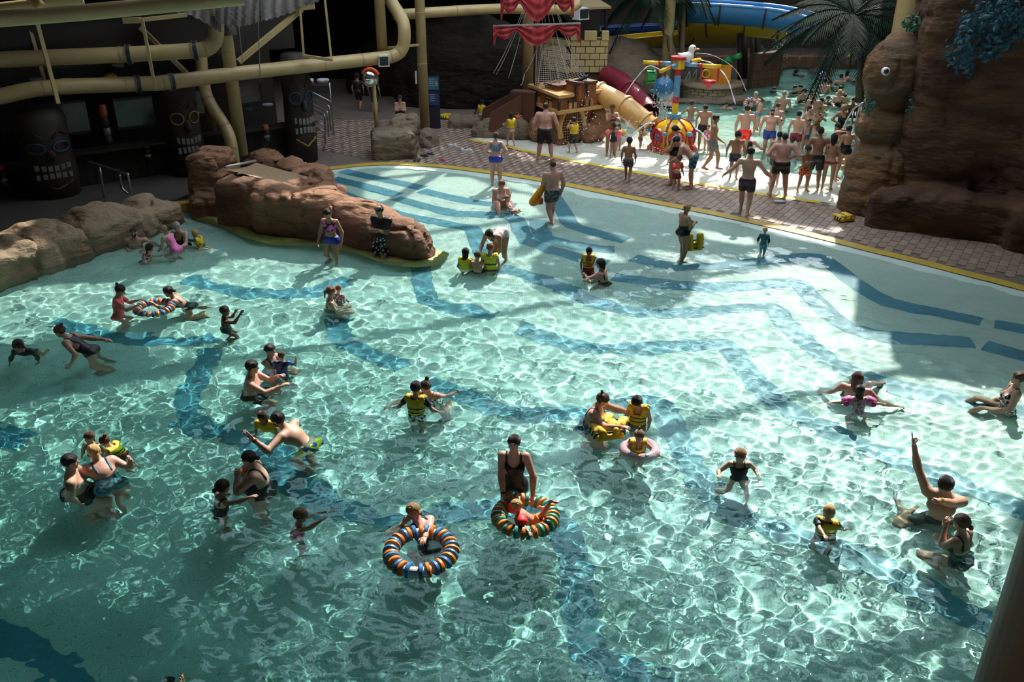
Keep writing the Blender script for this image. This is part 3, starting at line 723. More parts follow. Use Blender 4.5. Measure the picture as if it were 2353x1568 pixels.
kE = min(range(len(edge)), key=lambda i: abs(edge[i].x + 2.3))
Y2x = [Vector((q.x, q.y, .018)) for q in Y2] + [Vector((Y2[-1].x + (Y2[-1] - Y2[0]).x * t, Y2[-1].y + (Y2[-1] - Y2[0]).y * t, .018)) for t in (.3, .9)]
def resample(L, n):
    d = [0]
    for i in range(1, len(L)): d.append(d[-1] + (L[i] - L[i - 1]).length)
    out = []
    for k in range(n):
        t = d[-1] * k / (n - 1); i = max(j for j in range(len(L)) if d[j] <= t + 1e-9); i = min(i, len(L) - 2); out.append(L[i].lerp(L[i + 1], (t - d[i]) / (d[i + 1] - d[i])))
    return out
g1 = strip(resample(edge[kE:], 40), resample(Y2x, 40))
left = [tuple(q) for q in edge[:kE + 1]] + [tuple(Y2x[0]), (-1.6, 62, .018), (-20, 62, .018), (-20, 24, .018)]
fl = obj('floor', join(g1, (np.array(left), [tuple(range(len(left)))])), M_GROUT, kind='structure', smooth=False, label='tiled walkway around the pools')
# left bank walkway behind the rock edge
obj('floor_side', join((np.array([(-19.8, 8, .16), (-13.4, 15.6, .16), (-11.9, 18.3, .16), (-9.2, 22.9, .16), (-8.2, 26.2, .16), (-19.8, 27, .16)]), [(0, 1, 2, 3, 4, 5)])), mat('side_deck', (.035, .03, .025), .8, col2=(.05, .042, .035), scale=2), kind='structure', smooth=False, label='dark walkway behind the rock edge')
# ---- deck tiles: rows run across the walkway
TC = [(.30, .215, .165), (.27, .19, .15), (.33, .24, .185), (.25, .18, .145)]
TM = [mat('deck_tile_%d' % i, c, .38, col2=tuple(x * .8 for x in c), scale=5, contrast=.3, spec=.5) for i, c in enumerate(TC)]
tw, tlg = .20, .42
def tile_at(c, ang):
    return box((c.x, c.y, .021), (tlg - .014, tw - .014, .016), ang)
dirv = (SHORE[-6] - SHORE[10]); dirv.z = 0; dirv.normalize(); across = Vector((-dirv.y, dirv.x, 0)); ang_t = math.atan2(across.y, across.x)
org_t = SHORE[len(SHORE) // 2]
cand = []
Y2n = np.array([(q.x, q.y) for q in Y2])
for i in range(-90, 110):
    for j in range(-1, 34):
        q = org_t + dirv * (i * tw) + across * ((j + (.5 if i % 2 else 0)) * tlg)
        cand.append((q.x, q.y))
cand = np.array(cand); cs = -shore_s(cand[:, 0], cand[:, 1])
Lr = Y2[-1] - Y2[0]
side2 = np.array([((Y2[-1] - Y2[0]).x * (y - Y2[0].y) - (Y2[-1] - Y2[0]).y * (x - Y2[0].x)) for x, y in cand]) / Lr.length
inside = (cs > .43) & ((side2 < -.12) | (cand[:, 0] < Y2[0].x + .5) & (cand[:, 1] > 24)) & (cand[:, 1] < 34) & (cand[:, 0] > -9) & (cand[:, 0] < 12.5)
cand = cand[inside]; dist = np.hypot(cand[:, 0], cand[:, 1]); order = np.argsort(dist); shared = []
for m_ in TM:
    me = raw_mesh('tile', box((0, 0, 0), (tlg - .014, tw - .014, .016))[0], box((0, 0, 0), (1, 1, 1))[1], False); me.materials.append(m_); shared.append(me)
Mi = Matrix.Translation(fl['_o']).inverted()
rest = []
for n, k in enumerate(order):
    x, y = cand[k]
    su, sv = S((x, y, 0))
    if su < -80 or su > IW + 80: continue
    if n < 330 and len([1]) and n - 0 < 300:
        o = bpy.data.objects.new('tile', shared[(int(k) * 7 + int(k) // 5) % 4]); COL.objects.link(o); o.parent = fl; o.matrix_parent_inverse = Mi
        o.location = (x, y, .022 + .002 * ((int(k) * 37) % 5) / 5); o.rotation_euler = (0, 0, ang_t)
    else: rest.append((x, y))
gs = [[] for _ in TM]
bv, bf = box((0, 0, 0), (tlg - .014, tw - .014, .016), ang_t); bv = bv.copy()
VV = np.concatenate([bv + np.array([x, y, .022]) for x, y in rest]); FF = np.concatenate([np.array(bf) + 8 * i for i in range(len(rest))])
rt = obj('tile_field', (VV, FF), TM[0], fl, smooth=False); rt['kind'] = 'stuff'
for m_ in TM[1:]: rt.data.materials.append(m_)
rt.data.polygons.foreach_set('material_index', np.repeat(np.random.default_rng(2).integers(0, 4, len(rest)), 6).astype(np.int32))

# ---- splash area and far pool
SPL = [tuple(P(u, v)[:2]) for u, v in [(1082, 323), (1200, 312), (1330, 300), (1440, 255), (1560, 225), (1700, 216), (1722, 204), (1782, 196), (1800, 156), (1850, 152)]] + [(21.5, P(1850, 152).y), (21.5, 18), (9.5, 21.5)]
bk = [(x, y, .022) for x, y in SPL[:10]]; bkp = bk + [(21.5, bk[-1][1], .022), (21.5, 57.5, .022), (-1.6, 57.5, .022)]
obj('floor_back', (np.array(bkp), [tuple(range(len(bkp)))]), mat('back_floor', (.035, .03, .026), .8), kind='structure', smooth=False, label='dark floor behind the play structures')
def splash_z(X, Y):
    d = (X - Y2[0].x) * (-(Lr.y)) / Lr.length + (Y - Y2[0].y) * Lr.x / Lr.length
    return np.where(d < .02, -.07, -.012 - .012 * d - .06 * np.maximum(d - 5, 0))
X, Y = np.meshgrid(np.linspace(-3, 22, 80), np.linspace(20, 56, 100))
D = (X - Y2[0].x) * (-(Lr.y)) / Lr.length + (Y - Y2[0].y) * Lr.x / Lr.length
sp = obj('floor_splash', grid_mesh(X, Y, np.where(inpoly(X, Y, SPL), np.maximum(splash_z(X, Y), -.7) + .045, -.35)), mat('splash_floor', (.74, .73, .62), .12, col2=(.50, .53, .46), scale=1.3, contrast=.3, bump=.5, bscale=5), kind='structure', label='pale floor of the splash area'); sp.cycles.is_caustics_receiver = True
Vd = np.array(sp.data.polygons[0].vertices)  # keep only what lies beyond the second yellow line
import bmesh
bm = bmesh.new(); bm.from_mesh(sp.data); oo = np.array(sp['_o'])
def dline(x, y): return (x - Y2[0].x) * (-(Lr.y)) / Lr.length + (y - Y2[0].y) * Lr.x / Lr.length
bmesh.ops.delete(bm, geom=[f for f in bm.faces if dline(*(np.array(f.calc_center_median()) + oo)[:2]) < -1.0], context='FACES'); bm.to_mesh(sp.data); bm.free()
v2 = np.linspace(20.5, 56, 300); Y = v2[:, None] * np.ones(330); X = np.linspace(-3, 21, 330) * np.ones(300)[:, None]
D = dline(X, Y); Zs = waves(X, Y, [(16, .7, 2.0, .005, 30, 80), (20, .3, .7, .005, 30, 90)], 9) * np.clip((D - 1) / 5, .12, 1)
g = grid_mesh(X, Y, Zs + np.where(D < .3, -.1, .02 + .012 * np.clip(D, 0, 2)))
keep = (D.ravel()[g[1]] > 3.6 + .5 * np.sin(X.ravel()[g[1]] * 2.1)).all(1) & inpoly(X.ravel(), Y.ravel(), SPL)[g[1]].all(1)
sw2 = obj('splash_water', (g[0], g[1][keep]), wm, label='churning shallow water of the splash area and far pool', cat='water', kind='stuff'); sw2.cycles.is_caustics_caster = True; depth_tint(sw2, np.clip((D.ravel() - 3) * .12, 0, .9))
Ye = [Vector((q.x, q.y, 0)) for q in Y2x]
se_ = obj('splash_edge', strip(offset_line(Ye, .06, .0345), offset_line(Ye, .62, .0365)), sp.data.materials[0], sp, smooth=False)
M_FOAM = mat('foam', (.82, .84, .80), .6)

# ---- the hall: walls and an unseen roof whose openings are cut to the wanted sun patches
M_DARKWALL = mat('dark_hall_wall', (.009, .008, .007), .9, col2=(.014, .012, .010), scale=.8)
obj('floor_light_block', box((1, 23, -2.2), (42, 70, .2)), M_DARKWALL, kind='structure', smooth=False, label='added slab below the pools that blocks stray sky light')  # unseen slab added under everything to stop sky light leaking in
for nm, c, s in (('wall_left', (-20, 25, 7), (.4, 74, 15)), ('wall_right', (22, 25, 7), (.4, 74, 15)), ('wall_back', (1, 58, 7), (42, .4, 15)), ('wall_front', (1, -11, 7), (42, .4, 15))):
    obj(nm, box(c, s), M_DARKWALL, kind='structure', smooth=False)
ZR = 14.0; shx, shy = SUND.x / SUND.z * ZR, SUND.y / SUND.z * ZR
cs_ = .1; gx = np.arange(-20, 22, cs_); gy = np.arange(-11, 58, cs_); GX, GY = np.meshgrid(gx, gy)
LX, LY = GX + cs_ / 2 - shx, GY + cs_ / 2 - shy     # the spot of ground each roof panel shades
def pxpoly(px, z=0.): return [(P(u, v, z).x - z * SUND.x / SUND.z, P(u, v, z).y - z * SUND.y / SUND.z) for u, v in px]
A = pxpoly([(-900, 800), (-200, 640), (60, 632), (330, 612), (520, 590), (620, 560), (690, 520), (735, 440), (760, 388), (900, 375), (1060, 400), (1200, 455), (1290, 520), (1450, 560), (1700, 596), (2000, 640), (2353, 760), (2900, 1000), (3200, 1800), (-1300, 1800)])
SH = [[(-300, 1250), (150, 1200), (420, 1215), (520, 1260), (330, 1320), (100, 1385), (-300, 1400)], [(380, 1340), (880, 1080), (960, 1090), (720, 1260), (480, 1420)], [(-100, 745), (300, 715), (430, 765), (200, 830), (-100, 880)]]
Bp = [[(1180, 372), (1250, 345), (1380, 330), (1370, 295), (1500, 265), (1560, 235), (1700, 250), (1740, 195), (1985, 215), (1985, 300), (1935, 470), (1800, 452), (1600, 420), (1450, 392)]]
Bz = [([(520, 400), (560, 385), (600, 395), (745, 440), (770, 500), (650, 520), (600, 450)], 1.2), ([(-60, 530), (50, 520), (75, 600), (-60, 660)], .5), ([(600, 365), (700, 372), (720, 400), (660, 400)], 1.5)]
lit = inpoly(LX, LY, A)
nq = np.stack([LX.ravel(), LY.ravel(), np.zeros(LX.size)], 1); rotq = nq @ np.array(Matrix.Rotation(R(28), 3, 'Z')).T
dap = noise3(rotq * np.array([.55, .16, 1]), 1., 7, 3).reshape(LX.shape)
lit &= ~(dap < -.28)
for s_ in SH: lit &= ~inpoly(LX, LY, pxpoly(s_))
for b_ in Bp: lit |= inpoly(LX, LY, pxpoly(b_))
for b_, z_ in Bz: lit |= inpoly(LX, LY, pxpoly(b_, z_))
sdk = shore_s(LX, LY); dk = noise3(np.stack([(LX * dirv.x + LY * dirv.y).ravel() * .5, (LX * across.x + LY * across.y).ravel() * 1.6, np.zeros(LX.size)], 1), 1., 12, 2).reshape(LX.shape)
lit |= (sdk < 4.2) & (sdk > -3.2) & (dk > .30) & (LX > -4) & (LX < 9)
RV, RF = [], []
for j in range(len(gy)):
    row = np.concatenate([[False], ~lit[j], [False]]).astype(int); e = np.flatnonzero(np.diff(row))
    for x0, x1 in zip(gx[0] + e[::2] * cs_, gx[0] + e[1::2] * cs_):
        n = len(RV); RV += [(x0, gy[j], ZR), (x1, gy[j], ZR), (x1, gy[j] + cs_, ZR), (x0, gy[j] + cs_, ZR)]; RF.append((n, n + 1, n + 2, n + 3))
obj('ceiling', (np.array(RV), np.array(RF)), mat('roof_panels', (.12, .11, .10), .9), kind='structure', smooth=False, label='unseen roof of the hall with openings shaped to the sun patches')
for k in range(-3, 9):
    a = Vector((-20, 6 + k * 5.2, ZR - .1)); b = a + Vector((42, 14, 0))
    obj('trim_roof_beam', tube([a, b], .13, 8), mat('roof_steel', (.35, .30, .2), .5), kind='structure')

# unseen slabs added to shade the bar, the hall back and the rock wall
for c_, d_ in (((-14.9, 36, 6.3), (10.4, 44, .25)), ((-4.6, 46.0, 6.3), (10.2, 24, .25)), ((11.3, 53.0, 7.6), (21.5, 9.6, .25)), ((17.4, 20, 9.2), (9.0, 20, .25))):
    obj('ceiling_shade_slab', box(c_, d_), mat('shade_slab', (.02, .018, .016), .9), kind='structure', smooth=False, label='unseen dark slab added to shade the side of the hall')

# ================================================================ sculpted rockwork
def rock_disp(amp=.1, freq=.9, seed=1, strata=.05, sfreq=5.):
    def f(q):
        n = noise3(q, freq, seed, 4); wob = noise3(q, .6, seed + 5, 2); z = q[:, 2] * sfreq + 1.8 * wob
        w = z - np.floor(z); led = np.where(w < .18, w / .18, 1 - .55 * (w - .18))
        cr = np.abs(noise3(q * np.array([1, 1, .35]), 1.1, seed + 9, 2)); c2 = np.abs(n + .35 * wob)
        return amp * n + strata * (led - .5) - .085 * np.clip(1 - cr / .07, 0, 1) - .06 * np.clip(1 - c2 / .06, 0, 1)
    return f
def rock_mat(name, c1, c2, c3):
    m = mat(name, c1, .75, col2=c2, scale=1.1, contrast=.35, bump=1., bscale=2.6, detail=9, spec=.2, stretch=(1, 1, 2.6))
    for n_ in m.node_tree.nodes:
        if n_.type == 'BUMP': n_.inputs['Distance'].default_value = .12
    nt = m.node_tree; b = nt.nodes['Principled BSDF']; lk = b.inputs['Base Color'].links[0].from_socket
    t = nt.nodes.new('ShaderNodeTexNoise'); t.inputs['Scale'].default_value = .45; t.inputs['Detail'].default_value = 5
    tc = nt.nodes.new('ShaderNodeTexCoord'); mp = nt.nodes.new('ShaderNodeMapping'); mp.inputs['Scale'].default_value = (1, 1, 2.5); nt.links.new(tc.outputs['Object'], mp.inputs[0]); nt.links.new(mp.outputs[0], t.inputs['Vector'])
    r = nt.nodes.new('ShaderNodeValToRGB'); r.color_ramp.elements[0].position = .42; r.color_ramp.elements[1].position = .62
    nt.links.new(t.outputs['Fac'], r.inputs[0]); mx = nt.nodes.new('ShaderNodeMix'); mx.data_type = 'RGBA'; nt.links.new(r.outputs[0], mx.inputs[0]); nt.links.new(lk, mx.inputs[6]); mx.inputs[7].default_value = (*c3, 1)
    nt.links.new(mx.outputs[2], b.inputs['Base Color']); return m
MR_RIGHT = rock_mat('rock_dark_brown', (.075, .042, .024), (.12, .06, .028), (.055, .026, .017))
MR_HEAD = rock_mat('rock_fish_brown', (.11, .064, .03), (.17, .082, .028), (.095, .068, .045))
MR_SLIDE = rock_mat('rock_red_brown', (.22, .105, .058), (.33, .175, .10), (.12, .062, .04))
MR_EDGE = rock_mat('rock_tan_edge', (.22, .165, .105), (.30, .22, .14), (.17, .10, .058))
MR_GREY = rock_mat('rock_grey_brown', (.15, .12, .09), (.22, .165, .11), (.11, .08, .055))
def rock(name, label, build, m, vox, disp, parent=None, cat='rock', zmin=-1.4, group=None):
    f = Field(); build(f); V, Q = f.mesh(vox, disp, zmin)
    o = obj(name, (V, Q), m, parent)
    o.cycles.is_caustics_receiver = True
    return tag(o, label, cat if parent is None else None, group)
def RX(u, v, y): return np3(PY(u, v, y))
RZ = lambda d: np.array(Matrix.Rotation(R(d), 3, 'Z'))

# rock edge on the left bank: four boulders in a row
e0, e1 = np3(P(-70, 668)), np3(P(418, 506)); ed = (e1 - e0) / np.linalg.norm(e1 - e0); en = np.array([-ed[1], ed[0], 0]); ea = math.degrees(math.atan2(ed[1], ed[0]))
Le = np.linalg.norm(e1 - e0)
for i, (t0, t1, hh, dp, lb) in enumerate(((.0, .30, .62, .75, 'sunlit tan boulder at the end of the left rock edge'), (.26, .52, .62, .8, 'tan boulder in the rock edge beside the sunlit one'), (.50, .78, .66, .7, 'long brown boulder in the rock edge behind the wading family'), (.76, 1.0, .55, .6, 'low dark boulder in the rock edge near the yellow step'))):
    c = e0 + ed * Le * (t0 + t1) / 2 + en * (dp * .75)
    rock('edge_boulder', lb, lambda f: (f.box(c + np.array([0, 0, hh * .35 - .35]), (Le * (t1 - t0) / 2 + .1, dp, hh * .65 + .35), .28, .1, RZ(ea)), f.box(c + en * .1 + np.array([0, 0, hh * .75]), (Le * (t1 - t0) / 2 - .25, dp * .6, .32), .2, .15, RZ(ea))), MR_EDGE, .075, rock_disp(.13, .8, 3 + i, .06, 2.6), group='boulders of the left rock edge')
obj('pool_step', box(tuple(np3(P(425, 487)) + np.array([0, .15, .12])), (1.3, .3, .22), R(28)), M_YEL, label='yellow step strip between boulders and rock slide', cat='step', smooth=False)

# rock slide formation
q4 = [RX(518, 393, 22.5), RX(588, 378, 23.7), RX(712, 412, 22.3), RX(648, 428, 21.75)]
def slide_build(f):
    f.box(RX(492, 425, 23.4) , (.50, .62, .95), .25, .2, RZ(-10))
    f.box(RX(512, 478, 23.0), (.7, .7, .5), .25, .3)
    f.box(np3(P(592, 532)) + np.array([0, .95, .40]), (1.05, .75, .72), .22, .25, RZ(-22))
    f.box(np3(P(676, 552)) + np.array([0, .95, .36]), (1.05, .75, .64), .22, .25, RZ(-12))
    f.ell(RX(735, 432, 22.4), (.34, .85, .50), .3, RZ(25))
    f.ell(RX(672, 395, 24.3), (.45, .55, .40), .25); f.ell(RX(612, 375, 25.6), (.6, .5, .42), .3)
    f.box(RX(700, 440, 23.2), (.45, .9, .55), .25, .25, RZ(-25))
    f.cone(np3(P(750, 556)) + np.array([0, .7, .35]), np3(P(850, 574)) + np.array([0, .65, .26]), .70, .60, .25)
    f.cone(np3(P(850, 574)) + np.array([0, .65, .26]), np3(P(920, 592)) + np.array([0, .6, .2]), .60, .55, .25)
    f.ell(np3(P(945, 596)) + np.array([.0, .5, .1]), (.46, .62, .58), .25, RZ(30))
_slide0 = slide_build
def slide_build(f):
    _slide0(f)
    m1, m2 = (q4[0] + q4[1]) / 2, (q4[2] + q4[3]) / 2; ax = (m1 - m2); L_ = np.linalg.norm(ax); yv = ax / L_; xv = np.cross(yv, (0, 0, 1)); xv /= np.linalg.norm(xv); zv = np.cross(xv, yv)
    f.box((m1 + m2) / 2 + zv * .50 + yv * .15, (.50, L_ / 2 + .25, .62), .1, .12, np.stack([xv, yv, zv], 1), sign=-1)
sd_ = rock_disp(.12, .9, 21, .06, 3.4)
rs = rock('rock_slide', 'red-brown sculpted rock with a water slide ramp and a long tail into the pool', slide_build, MR_SLIDE, .055, sd_)
M_SKIRT = mat('algae_ledge', (.36, .27, .06), .6, col2=(.25, .22, .07), scale=3)
kp = [P(452, 503), P(520, 522), P(575, 548), P(640, 560), P(720, 562), P(790, 572), P(850, 586), P(915, 606), P(980, 608), P(1000, 588)]
obj('ledge', tube([q + Vector((0, .35, -.13)) for q in smooth_path(kp, 4)], .3, 8, flat=.5), M_SKIRT, rs, label='yellowish ledge at the waterline')
rv = []; rf = []
for i in range(9):
    for j in range(7):
        a_ = q4[0] * (1 - i / 8) + q4[3] * (i / 8); b_ = q4[1] * (1 - i / 8) + q4[2] * (i / 8); q = a_ * (1 - j / 6) + b_ * (j / 6); q[2] += .05 - .06 * math.sin(math.pi * j / 6); rv.append(q)
for i in range(8):
    for j in range(6): rf.append((i * 7 + j, i * 7 + j + 1, i * 7 + j + 8, i * 7 + j + 7))
ramp = obj('slide_ramp', (np.array(rv), rf), mat('ramp_grating', (.42, .29, .17), .6, col2=(.26, .17, .10), scale=26, kind='voronoi', contrast=.6), rs, label='tan grated slide ramp')
obj('ramp_edge', tube([q4[0] + np.array([0, 0, .1]), q4[1] + np.array([0, 0, .1])], .035, 8), mat('pale_metal', (.5, .48, .42), .35, .6), rs)

# planter rock with the mirror pole, and its lower end
rock('planter_rock', 'brown rock planter holding the round mirror pole', lambda f: (f.box(RX(905, 340, 28.6), (.72, .62, .62), .22, .1, RZ(8)), f.box(RX(930, 310, 29.2), (.45, .5, .6), .2, .2)), MR_GREY, .06, rock_disp(.09, 1., 31, .05, 3.), zmin=-.1)
rock('planter_rock', 'rounded rock at the foot of the tall tan column', lambda f: f.ell(RX(982, 330, 30.0), (.42, .5, .55), .1), MR_GREY, .06, rock_disp(.08, 1., 33, .04, 3.), zmin=-.1)

# fish-shaped rock pillar and the wall beside it
def fish(f):
    f.ell(RX(2008, 470, 22.9), (.95, .9, 1.0), .3); f.ell(RX(2030, 395, 23.2), (.98, .9, .95), .35)
    f.ell(RX(2045, 292, 23.4), (.86, .8, .62), .12); f.box(RX(2040, 255, 23.5), (.55, .5, .3), .2, .1)
    f.ell(RX(2058, 172, 23.4), (.80, .8, .95), .12); f.ell(RX(2078, 98, 23.6), (.42, .5, .32), .12)
fr = rock('rock_pillar', 'orange-brown rock pillar shaped like a stacked fish head with one eye', fish, MR_HEAD, .06, rock_disp(.075, .9, 41, .05, 3.), zmin=-.1)
ec = RX(2036, 164, 22.55)
eye = obj('eye', lathe([(1e-6, .05), (.07, .035), (.1, 0), (.1, -.08)], tuple(ec), 20, axis=(-.15, -1, .1)), mat('eye_white', (.75, .75, .72), .3), fr, label='white fish eye with dark pupil')
sub('pupil', lathe([(1e-6, .03), (.045, .022), (.06, 0), (.06, -.05)], tuple(ec + np.array([-.008, -.045, .005])), 16, axis=(-.15, -1, .1)), mat('eye_black', (.01, .01, .01), .15), eye)
def wall(f):
    f.box(np3(P(2160, 520)) + np.array([.6, 1.6, 3.2]), (1.4, 1.0, 4.2), .5, .6)
    f.box(np3(P(2353, 560)) + np.array([.3, 2.1, 3.6]), (2.4, 1.2, 5.4), .5, .6, RZ(-28))
    f.box(np3(P(2480, 590)) + np.array([2.0, 1.6, 3.6]), (2.6, 1.6, 5.4), .5, .6, RZ(-30))
    f.ell(RX(2200, 100, 24.3), (1.2, .8, 1.3), .5); f.ell(RX(2330, 60, 23.0), (1.4, .9, 1.2), .6)
    f.box(np3(P(2120, 548)) + np.array([.2, .8, .35]), (1.2, .55, .6), .25, .3, RZ(-25))
    f.box(np3(P(2300, 572)) + np.array([.2, .7, .38]), (1.6, .5, .65), .25, .3, RZ(-27)); f.box(np3(P(2480, 615)) + np.array([.4, .7, .38]), (1.6, .5, .65), .25, .3, RZ(-27))
rw = rock('rock_wall', 'tall dark brown rock wall with ledges beside the walkway', wall, MR_RIGHT, .09, rock_disp(.2, .5, 51, .09, 1.6), zmin=-.1)

# hanging ivy: clusters of small leaves on the rock
def ivy(label, px, y, n, spread, cols, seed):
    rg = np.random.default_rng(seed); V = []; Fc = []; k = 0
    for _ in range(n):
        i = rg.integers(len(px)); u, v = px[i]; u += rg.normal() * spread[0]; v += rg.normal() * spread[1]
        c = RX(u, v, y + rg.normal() * .12); s_ = (.05 + .05 * rg.random()) * (1 if n > 200 else .55); a = rg.random() * 6.28
        d = np.array([math.cos(a), -.2 - .5 * rg.random(), math.sin(a)]); d /= np.linalg.norm(d); w = np.cross(d, np.array([0, -1, .5])); w /= np.linalg.norm(w); nn = np.cross(d, w)
        V += [c, c + d * s_ + w * s_ * .6 + nn * s_ * .25, c + d * s_ * 2, c + d * s_ - w * s_ * .6 + nn * s_ * .25]; Fc.append((k, k + 1, k + 2, k + 3)); k += 4
    t = thing('ivy', label, 'plant', tuple(RX(px[0][0], px[0][1], y)))
    for j, c in enumerate(cols):
        sel = [i for i in range(len(Fc)) if i % len(cols) == j]; Vv = np.array([V[q] for i in sel for q in Fc[i]]); ff = [tuple(range(4 * i, 4 * i + 4)) for i in range(len(sel))]
        o = obj('foliage', (Vv, ff), mat('ivy_%s_%d' % (label[:6], j), c, .5), t, smooth=False); o['kind'] = 'stuff'
    obj('vine', join(*[tube([RX(px[0][0], px[0][1], y + .1), RX((px[0][0] + px[i][0]) / 2 + 4, (px[0][1] + px[i][1]) / 2, y), RX(px[i][0], px[i][1], y)], .012, 5) for i in range(1, len(px))]), mat('vine_stem', (.05, .06, .03), .8), t)
ivy('green trailing ivy on top of the rock wall', [(2140, 35), (2120, 50), (2160, 45), (2150, 75), (2175, 35), (2105, 62)], 23.2, 380, (14, 9), [(.03, .13, .07), (.05, .19, .10), (.02, .09, .06)], 5)
ivy('large bluish ivy hanging at the top corner of the rock wall', [(2300, 20), (2260, 40), (2230, 70), (2290, 80), (2270, 110), (2330, 30), (2215, 130), (2345, 60), (2280, 55)], 21.2, 900, (18, 16), [(.02, .10, .13), (.03, .14, .17), (.015, .06, .09)], 6)
ivy('small ivy tuft beside the neck of the fish rock', [(2102, 235), (2098, 255), (2104, 272)], 22.6, 190, (7, 9), [(.02, .10, .07), (.03, .13, .09)], 7)
ivy('small ivy tuft at the edge of the fish rock below its cheek', [(2000, 235), (1996, 250)], 22.9, 120, (5, 8), [(.02, .09, .04), (.03, .11, .05)], 8)

# ================================================================ steelwork and ducts
M_TAN = mat('tan_painted_steel', (.42, .31, .135), .42, col2=(.34, .25, .11), scale=2.5, contrast=.3)
M_SEAM = mat('tan_seam', (.30, .21, .09), .5)
M_BLK = mat('black_rubber', (.012, .012, .013), .5)
M_STEEL = mat('stainless_rail', (.42, .43, .44), .28, .9)
M_BROWNP = mat('dark_brown_column', (.13, .055, .028), .5)
def vcol(name, label, u, v, y, r, ztop, zbot=None, seams=(), cat='column', m=None):
    b = PY(u, v, y); z0 = b.z if zbot is None else zbot; t = thing(name, label, cat, (b.x, b.y, z0))
    obj('shaft', tube([(b.x, b.y, z0), (b.x, b.y, ztop)], r, 20), m or M_TAN, t)
    for z in seams: obj('seam', lathe([(r, -.02), (r * 1.05, -.015), (r * 1.05, .015), (r, .02)], (b.x, b.y, z), 20), M_SEAM, t, smooth=False)
    return t
def duct(name, label, pts, r, seams=(), rings=(), cat='duct', m=None, n=6, group=None):
    """pts (u, v, y); seams / rings as positions 0..1 along the path"""
    w = smooth_path([PY(*q) for q in pts], n); t = thing(name, label, cat, tuple(w[0]), group)
    obj('pipe', tube(w, r, 18), m or M_TAN, t)
    for pos, kind in [(s, 0) for s in seams] + [(s, 1) for s in rings]:
        k = pos * (len(w) - 1); i = min(int(k), len(w) - 2); q = w[i].lerp(w[i + 1], k - i); d = (w[i + 1] - w[i]).normalized()
        if kind == 0: obj('seam', lathe([(r, -.025), (r * 1.05, -.02), (r * 1.05, .02), (r, .025)], tuple(q), 18, axis=tuple(d)), M_SEAM, t, smooth=False)
        else:
            fl_ = obj('flange', lathe([(r, -.05), (r * 1.22, -.05), (r * 1.22, .05), (r, .05)], tuple(q), 20, axis=tuple(d)), M_BLK, t, smooth=False)
            sub('bolt_ring', join(lathe([(r, -.065), (r * 1.25, -.065), (r * 1.25, -.05), (r, -.05)], tuple(q), 20, axis=tuple(d)), lathe([(r, .05), (r * 1.25, .05), (r * 1.25, .065), (r, .065)], tuple(q), 20, axis=tuple(d))), mat('zinc', (.25, .25, .24), .4, .7), fl_, smooth=False)
    return t
vcol('steel_column', 'slanting-looking tan steel column rising from the slide rock', 560, 385, 26.4, .185, 10.5, seams=(3.6, 5.2), zbot=.6)
duct('waste_pipe', 'tan pipe with two bends dropping onto the slide rock', [(452, 40, 27.2), (460, 110, 27.0), (468, 190, 26.7), (480, 232, 26.5), (516, 290, 26.0), (528, 318, 25.8), (534, 350, 25.7), (540, 395, 25.7)], .175, seams=(.42, .58, .82), n=8)
vcol('steel_column', 'tan column standing behind the bent pipe', 492, 335, 28.5, .16, 9.5, zbot=0)
vcol('steel_column', 'tall tan column standing in the deck rock near the sign', 977, 302, 30.6, .165, 12, seams=(2.6, 4.2, 5.2, 6.6), zbot=0)
vcol('steel_column', 'tan column ending on the long duct by the speaker', 880, 135, 29.6, .17, 12)
vcol('steel_column', 'tan column behind the pirate sails', 1213, 165, 34.0, .2, 12, zbot=0)
vcol('steel_column', 'wide tan column behind the leaning palm trunk', 1530, 150, 37.0, .21, 13, zbot=0)
vcol('steel_column', 'broad tan column above the fish rock', 2085, 60, 28.0, .42, 13, zbot=0)
duct('air_duct', 'upper tan duct with two black flanges', [(-80, 141, 23.5), (100, 133, 24), (297, 125, 24.6), (446, 116, 25), (478, 110, 25.1), (494, 92, 25.2), (497, 62, 25.2), (497, 15, 25.2)], .205, rings=(.285, .435), seams=(.27, .42, .52))
duct('air_duct', 'long lower tan duct running from the left edge to the elbow', [(-80, 236, 22.5), (0, 222, 23), (105, 202, 23.6), (310, 193, 24.8), (390, 189, 25.2), (520, 172, 26.2), (700, 152, 27.6), (860, 135, 29.0), (905, 128, 29.3), (925, 110, 29.4), (929, 75, 29.4), (924, 45, 29.6), (900, 5, 30.0), (890, -30, 30)], .20, rings=(.235, .31), seams=(.15, .22, .295, .48, .52, .60, .66))
duct('air_duct', 'tan duct crossing behind the red sails', [(905, 35, 31), (985, 29, 31.5), (1150, 20, 33), (1290, 22, 34), (1330, 8, 34.4)], .17, seams=(.1, .35))
duct('roof_pipe', 'thick tan roof tube across the top left corner', [(-60, 48, 14), (200, 28, 14.4), (400, 9, 14.8), (560, -6, 15.1)], .12, n=2)
duct('roof_pipe', 'thin second tube above the thick roof tube', [(-60, 26, 15.5), (60, 12, 15.6), (190, -3, 15.8)], .09, n=2)
duct('roof_pipe', 'short bracing tube joining the roof tube from above', [(55, -20, 15.2), (90, 12, 14.4)], .08, n=2)
def bar(name, label, a, b, w, m=None, cat='beam', h=None, group=None): return obj(name, beam(PY(*a), PY(*b), w, h), m or M_TAN, label=label, cat=cat, smooth=False, group=group)
bar('brace_beam', 'diagonal tan brace beside the thatch canopy', (548, 142, 26.6), (692, 22, 27.8), .18, h=.14)
bar('brace_beam', 'diagonal tan brace behind the two ducts', (322, 62, 25.8), (436, 176, 26.0), .12, h=.12)
bar('hanger', 'tan hanger bar crossing both ducts near the left edge', (82, 40, 23.2), (134, 238, 23.1), .10, h=.05)
